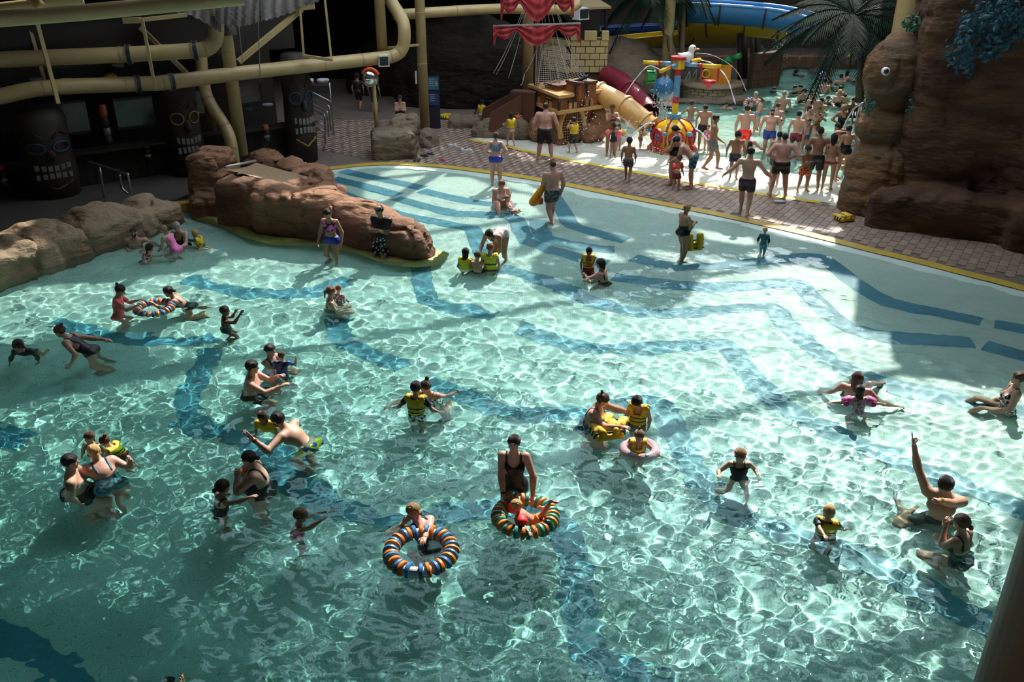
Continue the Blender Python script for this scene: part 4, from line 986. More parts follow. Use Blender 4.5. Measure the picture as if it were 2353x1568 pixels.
bar('hanger', 'thin tan hanger bar left of the crossing one', (62, 42, 24.4), (104, 190, 24.2), .09, h=.05)
bar('hanger', 'tan hanger bar between the duct flanges', (326, 42, 24.3), (358, 208, 24.4), .08, h=.05)
bar('hanger', 'thin tan rod hanging to the duct bracket', (690, 22, 27.5), (698, 128, 27.3), .06)
bar('hanger', 'second thin tan rod hanging to the duct bracket', (746, -5, 27.5), (761, 132, 27.3), .06)
bar('duct_bracket', 'tan angle bracket under the two thin rods', (697, 128, 27.3), (764, 138, 27.2), .10, h=.08)
bar('duct_bracket', 'short tan box bracket near the upper duct', (284, 48, 24.6), (322, 46, 24.6), .14, h=.14)
bar('brace_beam', 'tan beam running to the canopy from the box bracket', (322, 46, 24.6), (430, 34, 25), .1, h=.1)
bar('brace_beam', 'tan ledge beam under the end of the canopy', (640, 22, 27.6), (722, 14, 27.6), .18, h=.16)
bar('brace_beam', 'thin tan strut between the two tall columns', (888, 110, 29.7), (962, 103, 30.4), .07)
for i, (a, b) in enumerate((((548, 52, 25.8), (558, 152, 26.0)), ((593, 50, 26.0), (598, 188, 26.4)))):
    obj('suspension_cable', tube([PY(*a), PY(*b)], .012, 6), mat('cable', (.2, .2, .19), .5), label=('thin cable beside the slanting column', 'thin cable ending at the duct coil')[i], cat='cable')
# near column in the lower right corner
c0 = PY(2258, 1568, 5.4)
t = thing('support_column', 'dark brown round column cut off by the lower right corner', 'column', (c0.x + .36, c0.y, -2))
obj('shaft', tube([(c0.x + .36, c0.y, -1.9), (c0.x + .36, c0.y, 13.95)], .36, 28), M_BROWNP, t)
# thatch canopy over the ducts
M_THATCH = mat('grey_thatch', (.15, .13, .115), .9, col2=(.06, .052, .046), scale=3.2, kind='wave', contrast=.3, bump=.6, bscale=5, stretch=(.4, .4, 3.0))
th = thing('thatch_canopy', 'grey layered thatch canopy above the ducts', 'canopy', tuple(PY(560, -40, 24)))
def sheet(pa, pb, n=10, m=5, sag=0.):
    V = []; Fc = []
    A_, B_ = smooth_path([PY(*q) for q in pa], n), smooth_path([PY(*q) for q in pb], n); k = len(A_)
    for j in range(m + 1):
        for i in range(k): V.append(A_[i].lerp(B_[i], j / m) + Vector((0, -sag * math.sin(math.pi * j / m), .02 * (-1) ** i)))
    for j in range(m):
        for i in range(k - 1): Fc.append((j * k + i, j * k + i + 1, (j + 1) * k + i + 1, (j + 1) * k + i))
    V = np.array([tuple(v) for v in V]); off = np.array([0, .12, .05]); n0 = len(V)
    return np.concatenate([V, V + off]), Fc + [tuple(q + n0 for q in f[::-1]) for f in Fc]
obj('thatch_panel', sheet([(480, -30, 25.5), (540, -30, 25.2), (600, -30, 25.2)], [(500, 52, 24.6), (545, 62, 24.4), (598, 50, 24.4)], sag=.1), M_THATCH, th)
obj('thatch_panel', sheet([(600, -30, 25.2), (680, -40, 25.6), (750, -40, 26.4)], [(600, 50, 24.4), (660, 32, 25.0), (735, 2, 26.2)], sag=.1), M_THATCH, th)
obj('thatch_panel', sheet([(330, -30, 25.8), (410, -30, 25.8), (482, -30, 25.5)], [(300, 22, 25.4), (420, 30, 25.0), (500, 70, 24.8)], sag=.05), M_THATCH, th)
for a, b in (((598, -20, 24.9), (606, 48, 24.3)), ((500, -20, 25.0), (505, 72, 24.5))): obj('canopy_batten', beam(PY(*a), PY(*b), .07, .05), mat('dark_batten', (.03, .028, .025), .8), th, smooth=False)
obj('canopy_collar', lathe([(.24, 0), (.21, .55)], tuple(PY(525, 80, 26.3)), 16), M_THATCH, th)
# speaker, floodlight, mirrors
def boxy(name, label, u, v, y, s, rz, m1, m2, cat):
    q = PY(u, v, y); t = thing(name, label, cat, tuple(q)); obj('housing', box(q, s, rz, taper=.85), m1, t, smooth=False)
    d = Vector((math.sin(rz), -math.cos(rz), 0)); obj('front_grille', box(q + d * (s[1] / 2), (s[0] * .8, .02, s[2] * .78), rz), m2, t, smooth=False)
    obj('mounting_bracket', tube([q, q + Vector((0, .3, .2))], .03, 6), M_BLK, t); return t
M_WHT = mat('white_plastic', (.6, .62, .6), .4)
boxy('loudspeaker', 'white loudspeaker with dark grille at the end of the duct', 881, 139, 28.9, (.34, .3, .34), R(15), M_WHT, M_BLK, 'speaker')
boxy('loudspeaker', 'white loudspeaker beside the sail, aimed at the ship', 1335, 31, 35.5, (.5, .4, .42), R(35), M_WHT, M_BLK, 'speaker')
q = PY(866, 303, 28.9); t = thing('mirror_pole', 'tan pole with a round convex mirror under an orange hood', 'mirror', (q.x, q.y, q.z - .2)); tp_ = PY(857, 195, 28.9)
obj('pole', tube([(q.x, q.y, q.z - .2), (q.x, q.y, tp_.z + .2)], .065, 12), M_TAN, t)
mc = PY(851, 180, 28.7)
obj('mirror_dome', lathe([(1e-6, .16), (.12, .14), (.22, .08), (.27, 0), (.27, -.04)], tuple(mc), 24, axis=(.35, -1, .1)), mat('mirror_glass', (.55, .58, .55), .08, .9), t)
obj('mirror_hood', tube([mc + Vector((.28 * math.cos(a), -.03, .30 * math.sin(a))) for a in np.linspace(R(20), R(150), 9)], .05, 8), mat('orange_hood', (.65, .09, .02), .4), t)
q = PY(1310, 28, 35.8); t = thing('globe_mirror', 'dark round convex mirror above the castle wall', 'mirror', tuple(q)); obj('mirror_dome', ellip(q, (.36, .2, .3), 20, 12), mat('dark_mirror', (.10, .14, .12), .1, .8), t); obj('mounting_bracket', tube([q, q + Vector((0, .4, .5))], .03, 6), M_BLK, t)

# ================================================================ tiki bar frontage on the left
M_WOOD = mat('dark_bar_wood', (.018, .012, .008), .7, col2=(.010, .007, .005), scale=2, kind='wave', contrast=.3, stretch=(3, 3, .3))
M_CARVE = mat('carved_wood', (.022, .015, .008), .7, col2=(.013, .009, .006), scale=3)
M_TEETH = mat('painted_teeth', (.16, .155, .14), .6); M_BLUEP = mat('painted_blue', (.015, .05, .10), .6); M_ORP = mat('painted_orange', (.32, .07, .012), .6); M_YELP = mat('painted_yellow', (.2, .14, .015), .6)
fa, fb = P(-190, 500), P(705, 362); fd = (fb - fa); FL = fd.length; fd.normalize(); fn = Vector((fd.y, -fd.x, 0))
def on_wall(t_, z, out=0.): return fa + fd * (FL * t_) + fn * out + Vector((0, 0, z))
def wall_t(u, z=0.):
    """position along the frontage that shows at image column u"""
    d = ray(u, 300); k = d.x / d.y; t_ = (fa.x - k * fa.y) / (k * fd.y - fd.x); return t_ / FL
fang = math.atan2(fd.y, fd.x)
bw = obj('wall_bar', join(box(tuple(on_wall(.5, .55, -.15)), (FL, .25, 1.1), fang), box(tuple(on_wall(.5, 4.0, -.15)), (FL, .25, 1.2), fang), box(tuple(on_wall(.5, 2.0, -2.4)), (FL, .2, 4.0), fang), box(tuple(on_wall(.5, 4.7, -1.2)), (FL, 2.6, .2), fang)), M_WOOD, kind='structure', smooth=False, label='dark timber frontage of the bar')
for k in range(46):
    if k % 2 == 0: obj('plank', box(tuple(on_wall((k + .5) / 46, .56, 0.0)), (FL / 46 - .012, .03, 1.06), fang), M_WOOD, bw, smooth=False)
    else: obj('plank', box(tuple(on_wall((k + .5) / 46, .56, .012)), (FL / 46 - .012, .03, 1.06), fang), M_WOOD, bw, smooth=False)
obj('counter', box(tuple(on_wall(.5, 1.14, .05)), (FL, .55, .07), fang), M_WOOD, bw, smooth=False)
def tiki(label, u, w, hgt, eyes, kind):
    t_ = wall_t(u); b = on_wall(t_, 0, .35); t = thing('tiki_post', label, 'tiki post', tuple(b))
    obj('body', lathe([(w * .5, 0), (w * .54, hgt * .3), (w * .5, hgt * .62), (w * .52, hgt * .9), (w * .4, hgt)], tuple(b), 14), M_CARVE, t)
    at = lambda x, z: b + fn * (math.sqrt(max((w * .525) ** 2 - x * x, 0.)) + .005) + fd * x + Vector((0, 0, z))
    for sx in (-1, 1):
        g = [at(sx * w * .25 + w * .17 * math.cos(a), hgt * .62 + hgt * .055 * math.sin(a)) for a in np.linspace(0, 6.28, 13)[:-1]]
        obj('eye_rim', tube(g, .022, 6, closed=True), eyes, t)
        obj('brow', tube([at(sx * w * .42, hgt * .74), at(sx * w * .25, hgt * .79), at(sx * w * .08, hgt * .71)], .03, 6), M_CARVE, t)
    obj('nose', ellip(at(0, hgt * .55) + fn * .04, (w * .1, .09, hgt * .06)), M_CARVE, t)
    for row, (zz, n_) in enumerate(((.40, 6), (.33, 6))):
        for i in range(n_):
            x = (i - (n_ - 1) / 2) * w * .125; obj('tooth', box(tuple(at(x, hgt * (zz + (-1) ** row * .006 * abs(i - 2.5)))), (w * .09, .04, hgt * .055), fang), M_TEETH, t, smooth=False)
    obj('chin_carving', tube([at(-w * .35, hgt * .24), at(0, hgt * .17), at(w * .35, hgt * .24)], .04, 6), M_YELP if kind else M_CARVE, t)
tiki('wide carved tiki face with blue goggle eyes in the dark bar front', 92, 1.25, 2.5, M_BLUEP, 0)
tiki('carved tiki post with yellow eyes and white teeth behind the waste pipe', 415, .95, 3.0, M_YELP, 0)
tiki('carved tiki post with blue and yellow paint beside the stair rails', 682, .9, 3.3, M_BLUEP, 1)
def totem(label, u, v0, v1, yo, cap):
    t_ = wall_t(u); y = on_wall(t_, 0, .3).y; a, b = PY(u + 12, v1, y), PY(u, v0, y); t = thing('totem', label, 'totem', tuple(a)); L_ = b.z - a.z
    for i, (z0, z1, m_) in enumerate(((0, .22, M_ORP if i_ == 1 else M_CARVE) if False else (0, .22, M_CARVE), (.22, .42, M_TEETH), (.42, .68, M_CARVE), (.68, 1.0, cap))):
        obj(('base', 'teeth', 'face', 'cap')[i], lathe([(.085, a.z + L_ * z0), (.1, a.z + L_ * (z0 * .6 + z1 * .4)), (.085, a.z + L_ * z1 - .01)], (a.x, a.y, 0), 10), m_, t)
totem('small totem with an orange-red cap on the bar front', 240, 240, 330, 0, M_ORP)
totem('small unpainted totem on the lower bar front', 330, 330, 370, 0, M_CARVE)
totem('small totem with an orange tip below the long duct', 602, 286, 325, 0, M_ORP)
totem('small totem at the left edge of the picture', 2, 375, 430, 0, M_ORP)
def bar_window(i, u0, u1, v0, v1, m_):
    y = on_wall(wall_t((u0 + u1) / 2), 0, .02).y; A_, B_ = PY(u0, v1, y), PY(u1, v0, y + .5)
    o = obj('window_%d' % i, beam(Vector((A_.x, A_.y, (A_.z + B_.z) / 2)), Vector((B_.x, B_.y, (A_.z + B_.z) / 2)), .03, abs(B_.z - A_.z)), m_, kind='structure', smooth=False, label='dim window in the dark bar front')
    for z in (A_.z, B_.z): obj('window_frame', beam(Vector((A_.x, A_.y - .03, z)), Vector((B_.x, B_.y - .03, z)), .06, .06), M_WOOD, o, smooth=False)
MW1 = mat('window_reflect_blue', (.02, .05, .075), .15, col2=(.06, .055, .045), scale=1.4, contrast=.6); MW2 = mat('window_grey', (.045, .046, .045), .15, col2=(.012, .012, .012), scale=2.2, contrast=.6)  # mottled blue and grey tones painted in for the reflected scene
bar_window(1, 118, 195, 232, 312, MW1); bar_window(2, 272, 348, 222, 296, MW2); bar_window(3, 555, 598, 188, 240, MW2); bar_window(4, -10, 18, 298, 330, MW2); bar_window(5, 430, 462, 205, 270, MW2)
# bags and shoes on the bar counter
def lump(name, label, u, v, y, r, m_, cat, seed=1):
    f = Field(); c = RX(u, v, y); f.ell(c, r, .03); f.ell(c + np.array([r[0] * .5, 0, r[2] * .3]), (r[0] * .6, r[1] * .8, r[2] * .7), .04); f.ell(c + np.array([-r[0] * .55, 0, r[2] * .1]), (r[0] * .5, r[1] * .8, r[2] * .6), .04)
    V, Q = f.mesh(.02, lambda q: .02 * noise3(q, 9, seed, 2)); return obj(name, (V, Q), m_, label=label, cat=cat)
M_CLW = mat('white_cotton', (.42, .42, .44), .8); M_CLY = mat('yellow_foam', (.62, .42, .01), .5)
lump('folded_towel', 'white towel on the bar ledge under the upper duct', 82, 181, 25.0, (.16, .12, .05), M_CLW, 'towel', 1)
lump('folded_towel', 'smaller white towel on the ledge beside the first', 152, 183, 25.2, (.14, .1, .04), M_CLW, 'towel', 2)
lump('swim_bag', 'yellow bag between the two ducts', 254, 177, 26.5, (.16, .12, .12), M_CLY, 'bag', 3)
lump('white_bag', 'pale bag lying on the upper bar shelf', 272, 150, 26.8, (.16, .12, .07), M_CLW, 'bag', 4)
# stair rails
def rails(label, lists, r, name='handrail'):
    t = thing(name, label, 'railing', tuple(PY(*lists[0][-1])))
    for L_ in lists: obj('rail', tube(smooth_path([PY(*q) for q in L_], 3), r, 8), M_STEEL, t)
    return t
rails('steel stair rails with four slanting bars behind the tiki post', [[(705, 220, 30.4), (748, 240, 30.0), (756, 250, 29.9), (760, 300, 29.8)], [(702, 230, 30.0), (745, 254, 29.6), (752, 262, 29.5), (755, 315, 29.4)], [(700, 240, 29.7), (738, 262, 29.3), (746, 270, 29.2), (748, 330, 29.1)], [(703, 266, 29.7), (746, 290, 29.2)], [(704, 283, 29.6), (746, 303, 29.1)], [(710, 208, 30.6), (760, 234, 30.4)]], .028)
rails('steel handrail on the dark left walkway', [[(205, 372, 23.6), (285, 398, 22.9), (294, 404, 22.8), (300, 445, 22.8)], [(228, 382, 23.4), (240, 455, 23.3)], [(275, 402, 22.9), (280, 432, 22.9), (296, 447, 22.8)]], .035)
sk_ = thing('storage_rack', 'metal rack with bags beside the stair rails', 'rack', tuple(PY(735, 240, 31.5)))
for v in (193, 214): obj('shelf', box(tuple(PY(732, v, 31.5)), (.75, .4, .03)), M_STEEL, sk_, smooth=False)
for u in (708, 757): obj('upright', tube([PY(u, 190, 31.4), PY(u, 190, 31.4).xy.to_3d() + Vector((0, 0, .03))], .02, 6), M_STEEL, sk_)
lump('white_bag', 'white bag on the metal rack', 742, 186, 31.4, (.2, .14, .09), M_CLW, 'bag', 5); lump('shoe_pair', 'pale shoes on the metal rack', 712, 186, 31.4, (.12, .12, .08), M_CLW, 'shoes', 6)
lump('shoe_pair', 'white trainers on the dark counter below the long duct', 615, 241, 28.3, (.16, .12, .05), M_CLW, 'shoes', 7); lump('shoe_pair', 'black and white shoes on the counter corner', 571, 252, 28.0, (.12, .1, .05), mat('dark_shoes', (.08, .08, .09), .6), 'shoes', 8)
# sign board
sg = PY(997, 230, 32.5); st_ = thing('sign_board', 'tall dark notice board with blue posters behind the tan column', 'sign', (sg.x, sg.y, .02))
bz = PY(997, 280, 32.5).z; tz = PY(997, 175, 32.5).z
bz = .02
obj('board', box((sg.x, sg.y, (bz + tz) / 2), (.42, .12, tz - bz), 0), mat('board_navy', (.012, .016, .03), .5), st_, smooth=False)
for v0, v1, m_ in ((178, 206, mat('poster_blue', (.03, .16, .30), .5)), (214, 242, mat('poster_deep_blue', (.015, .05, .16), .5))):
    a_, b_ = PY(997, v1, 32.43), PY(997, v0, 32.43); p_ = obj('poster', box((sg.x, sg.y - .07, (a_.z + b_.z) / 2), (.38, .015, b_.z - a_.z)), m_, st_, smooth=False)
    for i in range(4): sub('print_line', box((sg.x - .05, sg.y - .08, b_.z - .06 - i * .07), (.2 - .03 * (i % 2), .006, .025)), mat('print_white', (.4, .4, .38), .6), p_, smooth=False)
sub('print_picture', box((sg.x + .12, sg.y - .08, PY(1003, 193, 32.4).z), (.09, .006, .14)), mat('print_yellow', (.45, .33, .05), .6), p_, smooth=False)
obj('notice_paper', box(tuple(PY(956, 178, 30.5)), (.06, .03, .42)), M_WHT, label='white notice strip fixed to the tall tan column', cat='notice', smooth=False)

# ================================================================ things left on the deck
def shoe_geo(L_=.27):
    f = Field(); f.cone((0, -.33 * L_ / .3, .03), (0, -.02, .03), .042, .045, .02); f.cone((0, 0, .03), (0, .11, .028), .046, .036, .02); f.cone((0, -.09, .05), (0, -.06, .085), .04, .036, .02); f.ell((0, -.075, .11), (.026, .045, .05), .01, sign=-1); f.box((0, 0, -.05), (.2, .3, .05), .001, .0, sign=-1)
    return f.mesh(.011)
SHOE = shoe_geo(.1)
def shoe(label, u, v, a, col, sole=(.5, .5, .5), group=None):
    b = np3(P(u, v, .03)); Mz = RZ(a); V = SHOE[0] @ Mz.T * 1.15 + b
    t = thing('shoe', label, 'shoe', tuple(b), group); obj('upper', (V, SHOE[1]), mat('shoe_%d_%d' % (int(col[0] * 99), int(col[2] * 99)), col, .6), t)
    obj('sole', (np.array([(x * .055, y * .14 - .03, z * .02) for x in (-1, 1) for y in (-1, 1) for z in (0, 1)]) @ Mz.T * 1.1 + b, [(0, 1, 3, 2), (4, 6, 7, 5), (0, 4, 5, 1), (2, 3, 7, 6), (0, 2, 6, 4), (1, 5, 7, 3)]), mat('shoe_sole', sole, .7), t, smooth=False)
WS, BS = (.5, .5, .48), (.02, .02, .022)
shoe('white trainer lying alone nearest the sign', 1040, 337, 70, WS); shoe('white slip-on shoe, the upright one of a pair on the deck', 1062, 346, 10, WS); shoe('white slip-on shoe fallen beside its pair', 1074, 349, 80, WS); shoe('small pale shoe at the foot of the column rock', 1016, 344, 0, (.35, .35, .33))
shoe('black and white trainer at the rock planter, left one', 953, 371, 5, BS); shoe('black and white trainer at the rock planter, right one', 963, 371, -5, BS)
shoe('dark striped sandal against the planter rock', 975, 361, 60, BS); shoe('dark sandal with white strap by the column rock', 989, 357, 50, (.06, .06, .06))
shoe('pink clog on the deck near the yellow line', 1016, 371, 40, (.5, .05, .15), (.5, .05, .15)); bq = P(1793, 464, .07); bt_ = thing('plastic_bottle', 'small white bottle lying on the tiles in front of the crowd', 'bottle', tuple(bq)); obj('bottle_body', tube([bq + Vector((-.16, .02, 0)), bq + Vector((-.14, .02, 0)), bq + Vector((.08, -.01, 0)), bq + Vector((.12, -.02, 0))], [.03, .042, .042, .02], 12), mat('bottle_white', (.6, .62, .6), .4), bt_); obj('cap', tube([bq + Vector((.12, -.02, 0)), bq + Vector((.16, -.025, 0))], .022, 10), mat('bottle_cap', (.3, .32, .34), .5), bt_)
def loose_vest(label, u, v, z, y=None, s=1., rz=0, up=0., name='life_vest'):
    c = np3(P(u, v, z)) if y is None else RX(u, v, y); t = thing(name, label, 'life vest', tuple(c))
    Mv = np.array(Matrix.Rotation(R(rz), 3, 'Z') @ Matrix.Rotation(R(up), 3, 'X'))
    def tr(V): return np.asarray(V) @ Mv.T * s + c
    f = Field(); f.box((0, 0, .06), (.22, .16, .055), .05, .02); f.ell((0, .13, .1), (.09, .1, .2), .02, sign=-1)
    for sx in (-1, 1): f.box((sx * .13, .10, .1), (.085, .15, .05), .045, .03); f.cone((sx * .15, .2, .1), (sx * .1, -.1, .14), .05, .05, .02)
    V, Q = f.mesh(.02); obj('foam_panel', (tr(V), Q), M_CLY, t)
    for yy in (-.09, .0, .1): b = tube([(-.24, yy, .05), (-.22, yy, .11), (0, yy, .125), (.22, yy, .11), (.24, yy, .05)], .016, 6); obj('strap', (tr(b[0]), b[1]), M_BLK, t)
    return t
loose_vest('yellow life vest dropped on the walkway beside the fish rock', 1940, 507, .03, rz=20); loose_vest('yellow and black vest on the dark deck beyond the sign', 1027, 272, .03, rz=60); loose_vest('upper of the two vests on the dark deck beyond the sign', 1021, 242, .03, rz=-20)
loose_vest('yellow life vest leaning on the round stone planter', 1652, 222, 0, y=38.4, s=1.5, up=70); loose_vest('yellow vest heap behind the spinner pole', 1612, 214, 0, y=39.6, s=1.2, up=40)

# ================================================================ splash area: ship, castle, spinner, slides
M_SHIP = mat('ship_red_wood', (.26, .085, .03), .5, col2=(.19, .06, .022), scale=2, kind='wave', contrast=.3, stretch=(.5, .5, 4))
M_SHIPD = mat('ship_dark_wood', (.10, .035, .018), .6, col2=(.07, .025, .014), scale=2, kind='wave', contrast=.3, stretch=(4, 4, .4))
M_TRIM = mat('ship_tan_trim', (.52, .30, .10), .45); M_SHBLK = mat('ship_black_iron', (.015, .014, .013), .5)
SY = 29.6
sb = PY(1300, 330, SY); ship = thing('play_ship', 'red-brown wooden play ship with tan trim, mast and ropes', 'play ship', (sb.x, sb.y, .02))
def quadbox(p0, p1, p2, p3, z0, z1):
    V = [(*p[:2], z) for z in (z0, z1) for p in (p0, p1, p2, p3)]
    return np.array(V), [(3, 2, 1, 0), (4, 5, 6, 7), (0, 1, 5, 4), (1, 2, 6, 5), (2, 3, 7, 6), (3, 0, 4, 7)]
c1 = PY(1284, 243, SY); c2 = PY(1378, 238, SY + 1.0); c0_ = PY(1218, 225, SY + 2.0); c3 = Vector((c0_.x + c2.x - c1.x, c0_.y + c2.y - c1.y, 0))
zt, zb = PY(1284, 226, SY).z, PY(1284, 254, SY).z
ex = lambda s: [c1 + (q - (c1 + c3) / 2) * s - (c1 - (c1 + c3) / 2) * 0 - c1 + (c1 + c3) / 2 - (c1 + c3) / 2 + (c1 + c3) / 2 if False else (c1 + c3) / 2 + (q - (c1 + c3) / 2) * s for q in (c1, c2, c3, c0_)]
obj('hull', quadbox(*ex(1.), zb, zt), M_SHIP, ship, smooth=False)
obj('deck_rail', quadbox(*ex(1.07), zt, zt + .10), M_TRIM, ship, smooth=False); obj('hull_ledge', quadbox(*ex(1.10), zb - .12, zb), M_TRIM, ship, smooth=False)
obj('lower_hull', quadbox(*ex(.82), 0, zb - .1), M_SHIP, ship, smooth=False)
e1 = (c2 - c1); e1.z = 0; e2 = (c0_ - c1); e2.z = 0; u1, u2 = e1.normalized(), e2.normalized(); n1 = Vector((u1.y, -u1.x, 0)); n2 = Vector((-u2.y, u2.x, 0))
if n1.y > 0: n1 = -n1
if n2.y > 0: n2 = -n2
def side(k, s, z): return (c1 + e1 * s + n1 * .02 if k == 1 else c1 + e2 * s + n2 * .02).xy.to_3d() + Vector((0, 0, z))
zm = (zt + zb) / 2; hh = (zt - zb)
for k, s in ((1, .32), (1, .72), (2, .3), (2, .72)):
    uu = u1 if k == 1 else u2; an = math.atan2(uu.y, uu.x); w_ = obj('window_panel', box(tuple(side(k, s, zm - .05)), (.34, .05, hh * .72), an), M_TRIM, ship, smooth=False)
    sub('cross_bar', join(box(tuple(side(k, s, zm - .05)), (.05, .09, hh * .72), an), box(tuple(side(k, s, zm + .05)), (.4, .09, .06), an)), M_SHBLK, w_, smooth=False)
obj('corner_strap', tube([side(1, 0, zb), side(1, 0, zt)], .06, 6), M_SHBLK, ship); obj('corner_strap', tube([side(1, 1, zb), side(1, 1, zt)], .05, 6), M_SHBLK, ship)
# porthole arch on the lower hull with net
lw = lambda s, z, o=.0: ((c1 + c3) / 2 + ((c1 + e1 * s) - (c1 + c3) / 2) * .82 + n1 * (.03 + o)).xy.to_3d() + Vector((0, 0, z))
ac = lw(.36, .62); arcp = [ac + u1 * (.52 * math.cos(a)) + Vector((0, 0, .66 * math.sin(a))) for a in np.linspace(R(-30), R(210), 17)]
obj('arch_rim', tube(arcp, .09, 10), M_TRIM, ship)
dk_ = [ac + u1 * (.48 * math.cos(a)) + Vector((0, 0, .62 * math.sin(a))) - n1 * .01 for a in np.linspace(0, 6.28, 25)[:-1]]
obj('arch_shade_face', (np.array([tuple(q) for q in dk_]), [tuple(range(24))]), mat('arch_shade', (.05, .02, .01), .8), ship, smooth=False)  # flat dark face painted as the shade inside the arch, nothing is cut
obj('arch_net', join(*([tube([ac + u1 * x + n1 * .03 + Vector((0, 0, -.5)), ac + u1 * x + n1 * .03 + Vector((0, 0, math.sqrt(max(.02, .36 - x * x))))], .008, 4) for x in np.linspace(-.44, .44, 12)] + [tube([ac - u1 * math.sqrt(max(.01, .25 - min(z, .49) ** 2 * .7)) + n1 * .03 + Vector((0, 0, z)), ac + u1 * math.sqrt(max(.01, .25 - min(z, .49) ** 2 * .7)) + n1 * .03 + Vector((0, 0, z))], .008, 4) for z in np.linspace(-.5, .5, 12)])), M_TRIM, ship)
# cabin, crow box, cannon
def cab(name, u, v0, v1, y, w, d, m_, top=None):
    a_, b_ = PY(u, v1, y), PY(u, v0, y); an = math.atan2(u1.y, u1.x); o = obj(name, box((a_.x, a_.y, (a_.z + b_.z) / 2), (w, d, b_.z - a_.z), an), m_, ship, smooth=False)
    if top: sub('lid', box((a_.x, a_.y, b_.z + .04), (w * 1.08, d * 1.08, .08), an), top, o, smooth=False)
    return o
cab('cabin', 1286, 196, 224, SY + 1.2, .75, .7, M_SHIP, M_SHIPD); tow = cab('water_tower', 1335, 190, 226, SY + .7, .72, .7, M_SHIP, M_SHIPD)
for du in (-14, 0, 14): sub('tower_slat', box(tuple(PY(1335 + du, 208, SY + .3)), (.045, .06, .4), math.atan2(u1.y, u1.x)), M_SHBLK, tow, smooth=False)
cq_ = PY(1337, 182, SY + .6); obj('cannon', tube([cq_ + Vector((-.32, 0, -.14)), cq_ + Vector((-.1, 0, -.04)), cq_ + Vector((.15, 0, .07)), cq_ + Vector((.22, 0, .1))], [.075, .06, .055, .07], 12), M_SHBLK, ship)
for s in (-.25, -.05, .12): obj('cannon_ring', lathe([(.05, -.02), (.085, -.02), (.085, .02), (.05, .02)], tuple(cq_ + Vector((s, 0, s * .44))), 12, axis=(1, 0, .44)), M_SHBLK, ship)
# boarding ramp walls to the left
for (a, b, dv) in (((1100, 288, 31.6), (1196, 205, 31.6), 0), ((1118, 292, 30.9), (1198, 218, 30.9), 0)):
    A_, B_ = PY(*a), PY(*b); obj('ramp_wall', (np.array([(A_.x, A_.y, 0), (B_.x, B_.y, 0), (B_.x, B_.y, B_.z), (A_.x + .15, A_.y, .9), (A_.x, A_.y + .12, 0), (B_.x, B_.y + .12, 0), (B_.x, B_.y + .12, B_.z), (A_.x + .15, A_.y + .12, .9)]), [(0, 1, 2, 3), (7, 6, 5, 4), (3, 2, 6, 7), (1, 5, 6, 2), (0, 3, 7, 4)]), M_SHIPD, ship, smooth=False)
A_ = PY(1205, 240, 31.2); obj('side_hull', box((A_.x, A_.y, .8), (.9, .5, 1.6), R(-20)), M_SHIPD, ship, smooth=False)
# mast, yards, sails, ropes
mb, mt = PY(1233, 205, 31.4), PY(1236, -40, 31.4); obj('mast', tube([(mb.x, mb.y, .1), (mb.x, mb.y, mt.z + .5)], [.11, .07], 12), M_SHIPD, ship)
def sail(v, u0, u1_, drop, y):
    A_, B_ = PY(u0, v + 3, y), PY(u1_, v - 3, y); obj('yard', tube([A_, B_], .05, 10), mat('yard_grey', (.22, .2, .18), .5), ship)
    n, m_ = 44, 8; V = []; Fc = []
    for j in range(m_ + 1):
        for i in range(n + 1):
            s = i / n; q = A_.lerp(B_, s)
            lob = .30 + .70 * abs(math.sin(math.pi * min(s / .26, 1))) if s < .26 else (.30 + .70 * abs(math.sin(math.pi * min((1 - s) / .26, 1))) if s > .74 else .35 + 1.15 * math.sin(math.pi * (s - .26) / .48))
            if s < .045 or s > .955: lob = 1.35
            d = drop * lob * j / m_; V.append((q.x, q.y - .06 - .05 * math.sin(j * 1.9 + 3 * math.sin(s * 9)) - .03 * math.sin(s * 60), q.z - d))
    for j in range(m_):
        for i in range(n): Fc.append((j * (n + 1) + i, j * (n + 1) + i + 1, (j + 1) * (n + 1) + i + 1, (j + 1) * (n + 1) + i))
    V = np.array(V); k = len(V); obj('sail', (np.concatenate([V, V + np.array([0, .03, 0])]), Fc + [tuple(q + k for q in f[::-1]) for f in Fc]), mat('red_sail', (.42, .022, .03), .6, col2=(.30, .015, .02), scale=3), ship)
sail(58, 1133, 1334, .42, 30.6); sail(-10, 1150, 1320, .52, 30.6)
M_ROPE = mat('rope', (.34, .32, .27), .8)
for a, b in (((1238, -20), (1230, 205)), ((1246, -20), (1247, 110)), ((1247, 110), (1233, 205)), ((1247, -20), (1268, 202)), ((1252, -20), (1288, 200)), ((1258, -20), (1308, 190)), ((1262, -20), (1340, 180)), ((1264, -20), (1345, 172)), ((1205, 15), (1134, 168)), ((1208, 15), (1140, 172)), ((1211, 18), (1168, 180)), ((1240, 95), (1205, 170)), ((1205, 170), (1196, 195))):
    obj('rope', tube(arc(PY(*a, 30.9), PY(*b, 30.6 if b[0] < 1290 else 30.2), (0, 0, -.12), 6), .011, 5), M_ROPE, ship)
pa = lambda s, t: PY((1243 + 3 * s) * (1 - t) + (1230 + s * 118) * t + (1 - t) * s * 45, 98 + 8 * math.sin(s * 3) + t * (106 - 26 * s), 30.7)
net = [tube([pa(s, t) for t in np.linspace(0, 1, 10)], .006, 4, cap=False) for s in np.linspace(0, 1, 20)] + [tube([pa(s, t) for s in np.linspace(0, 1, 10)], .006, 4, cap=False) for t in np.linspace(.05, 1, 22)]
nt_ = obj('climbing_net', join(*net), M_ROPE, ship); nt_['kind'] = 'stuff'
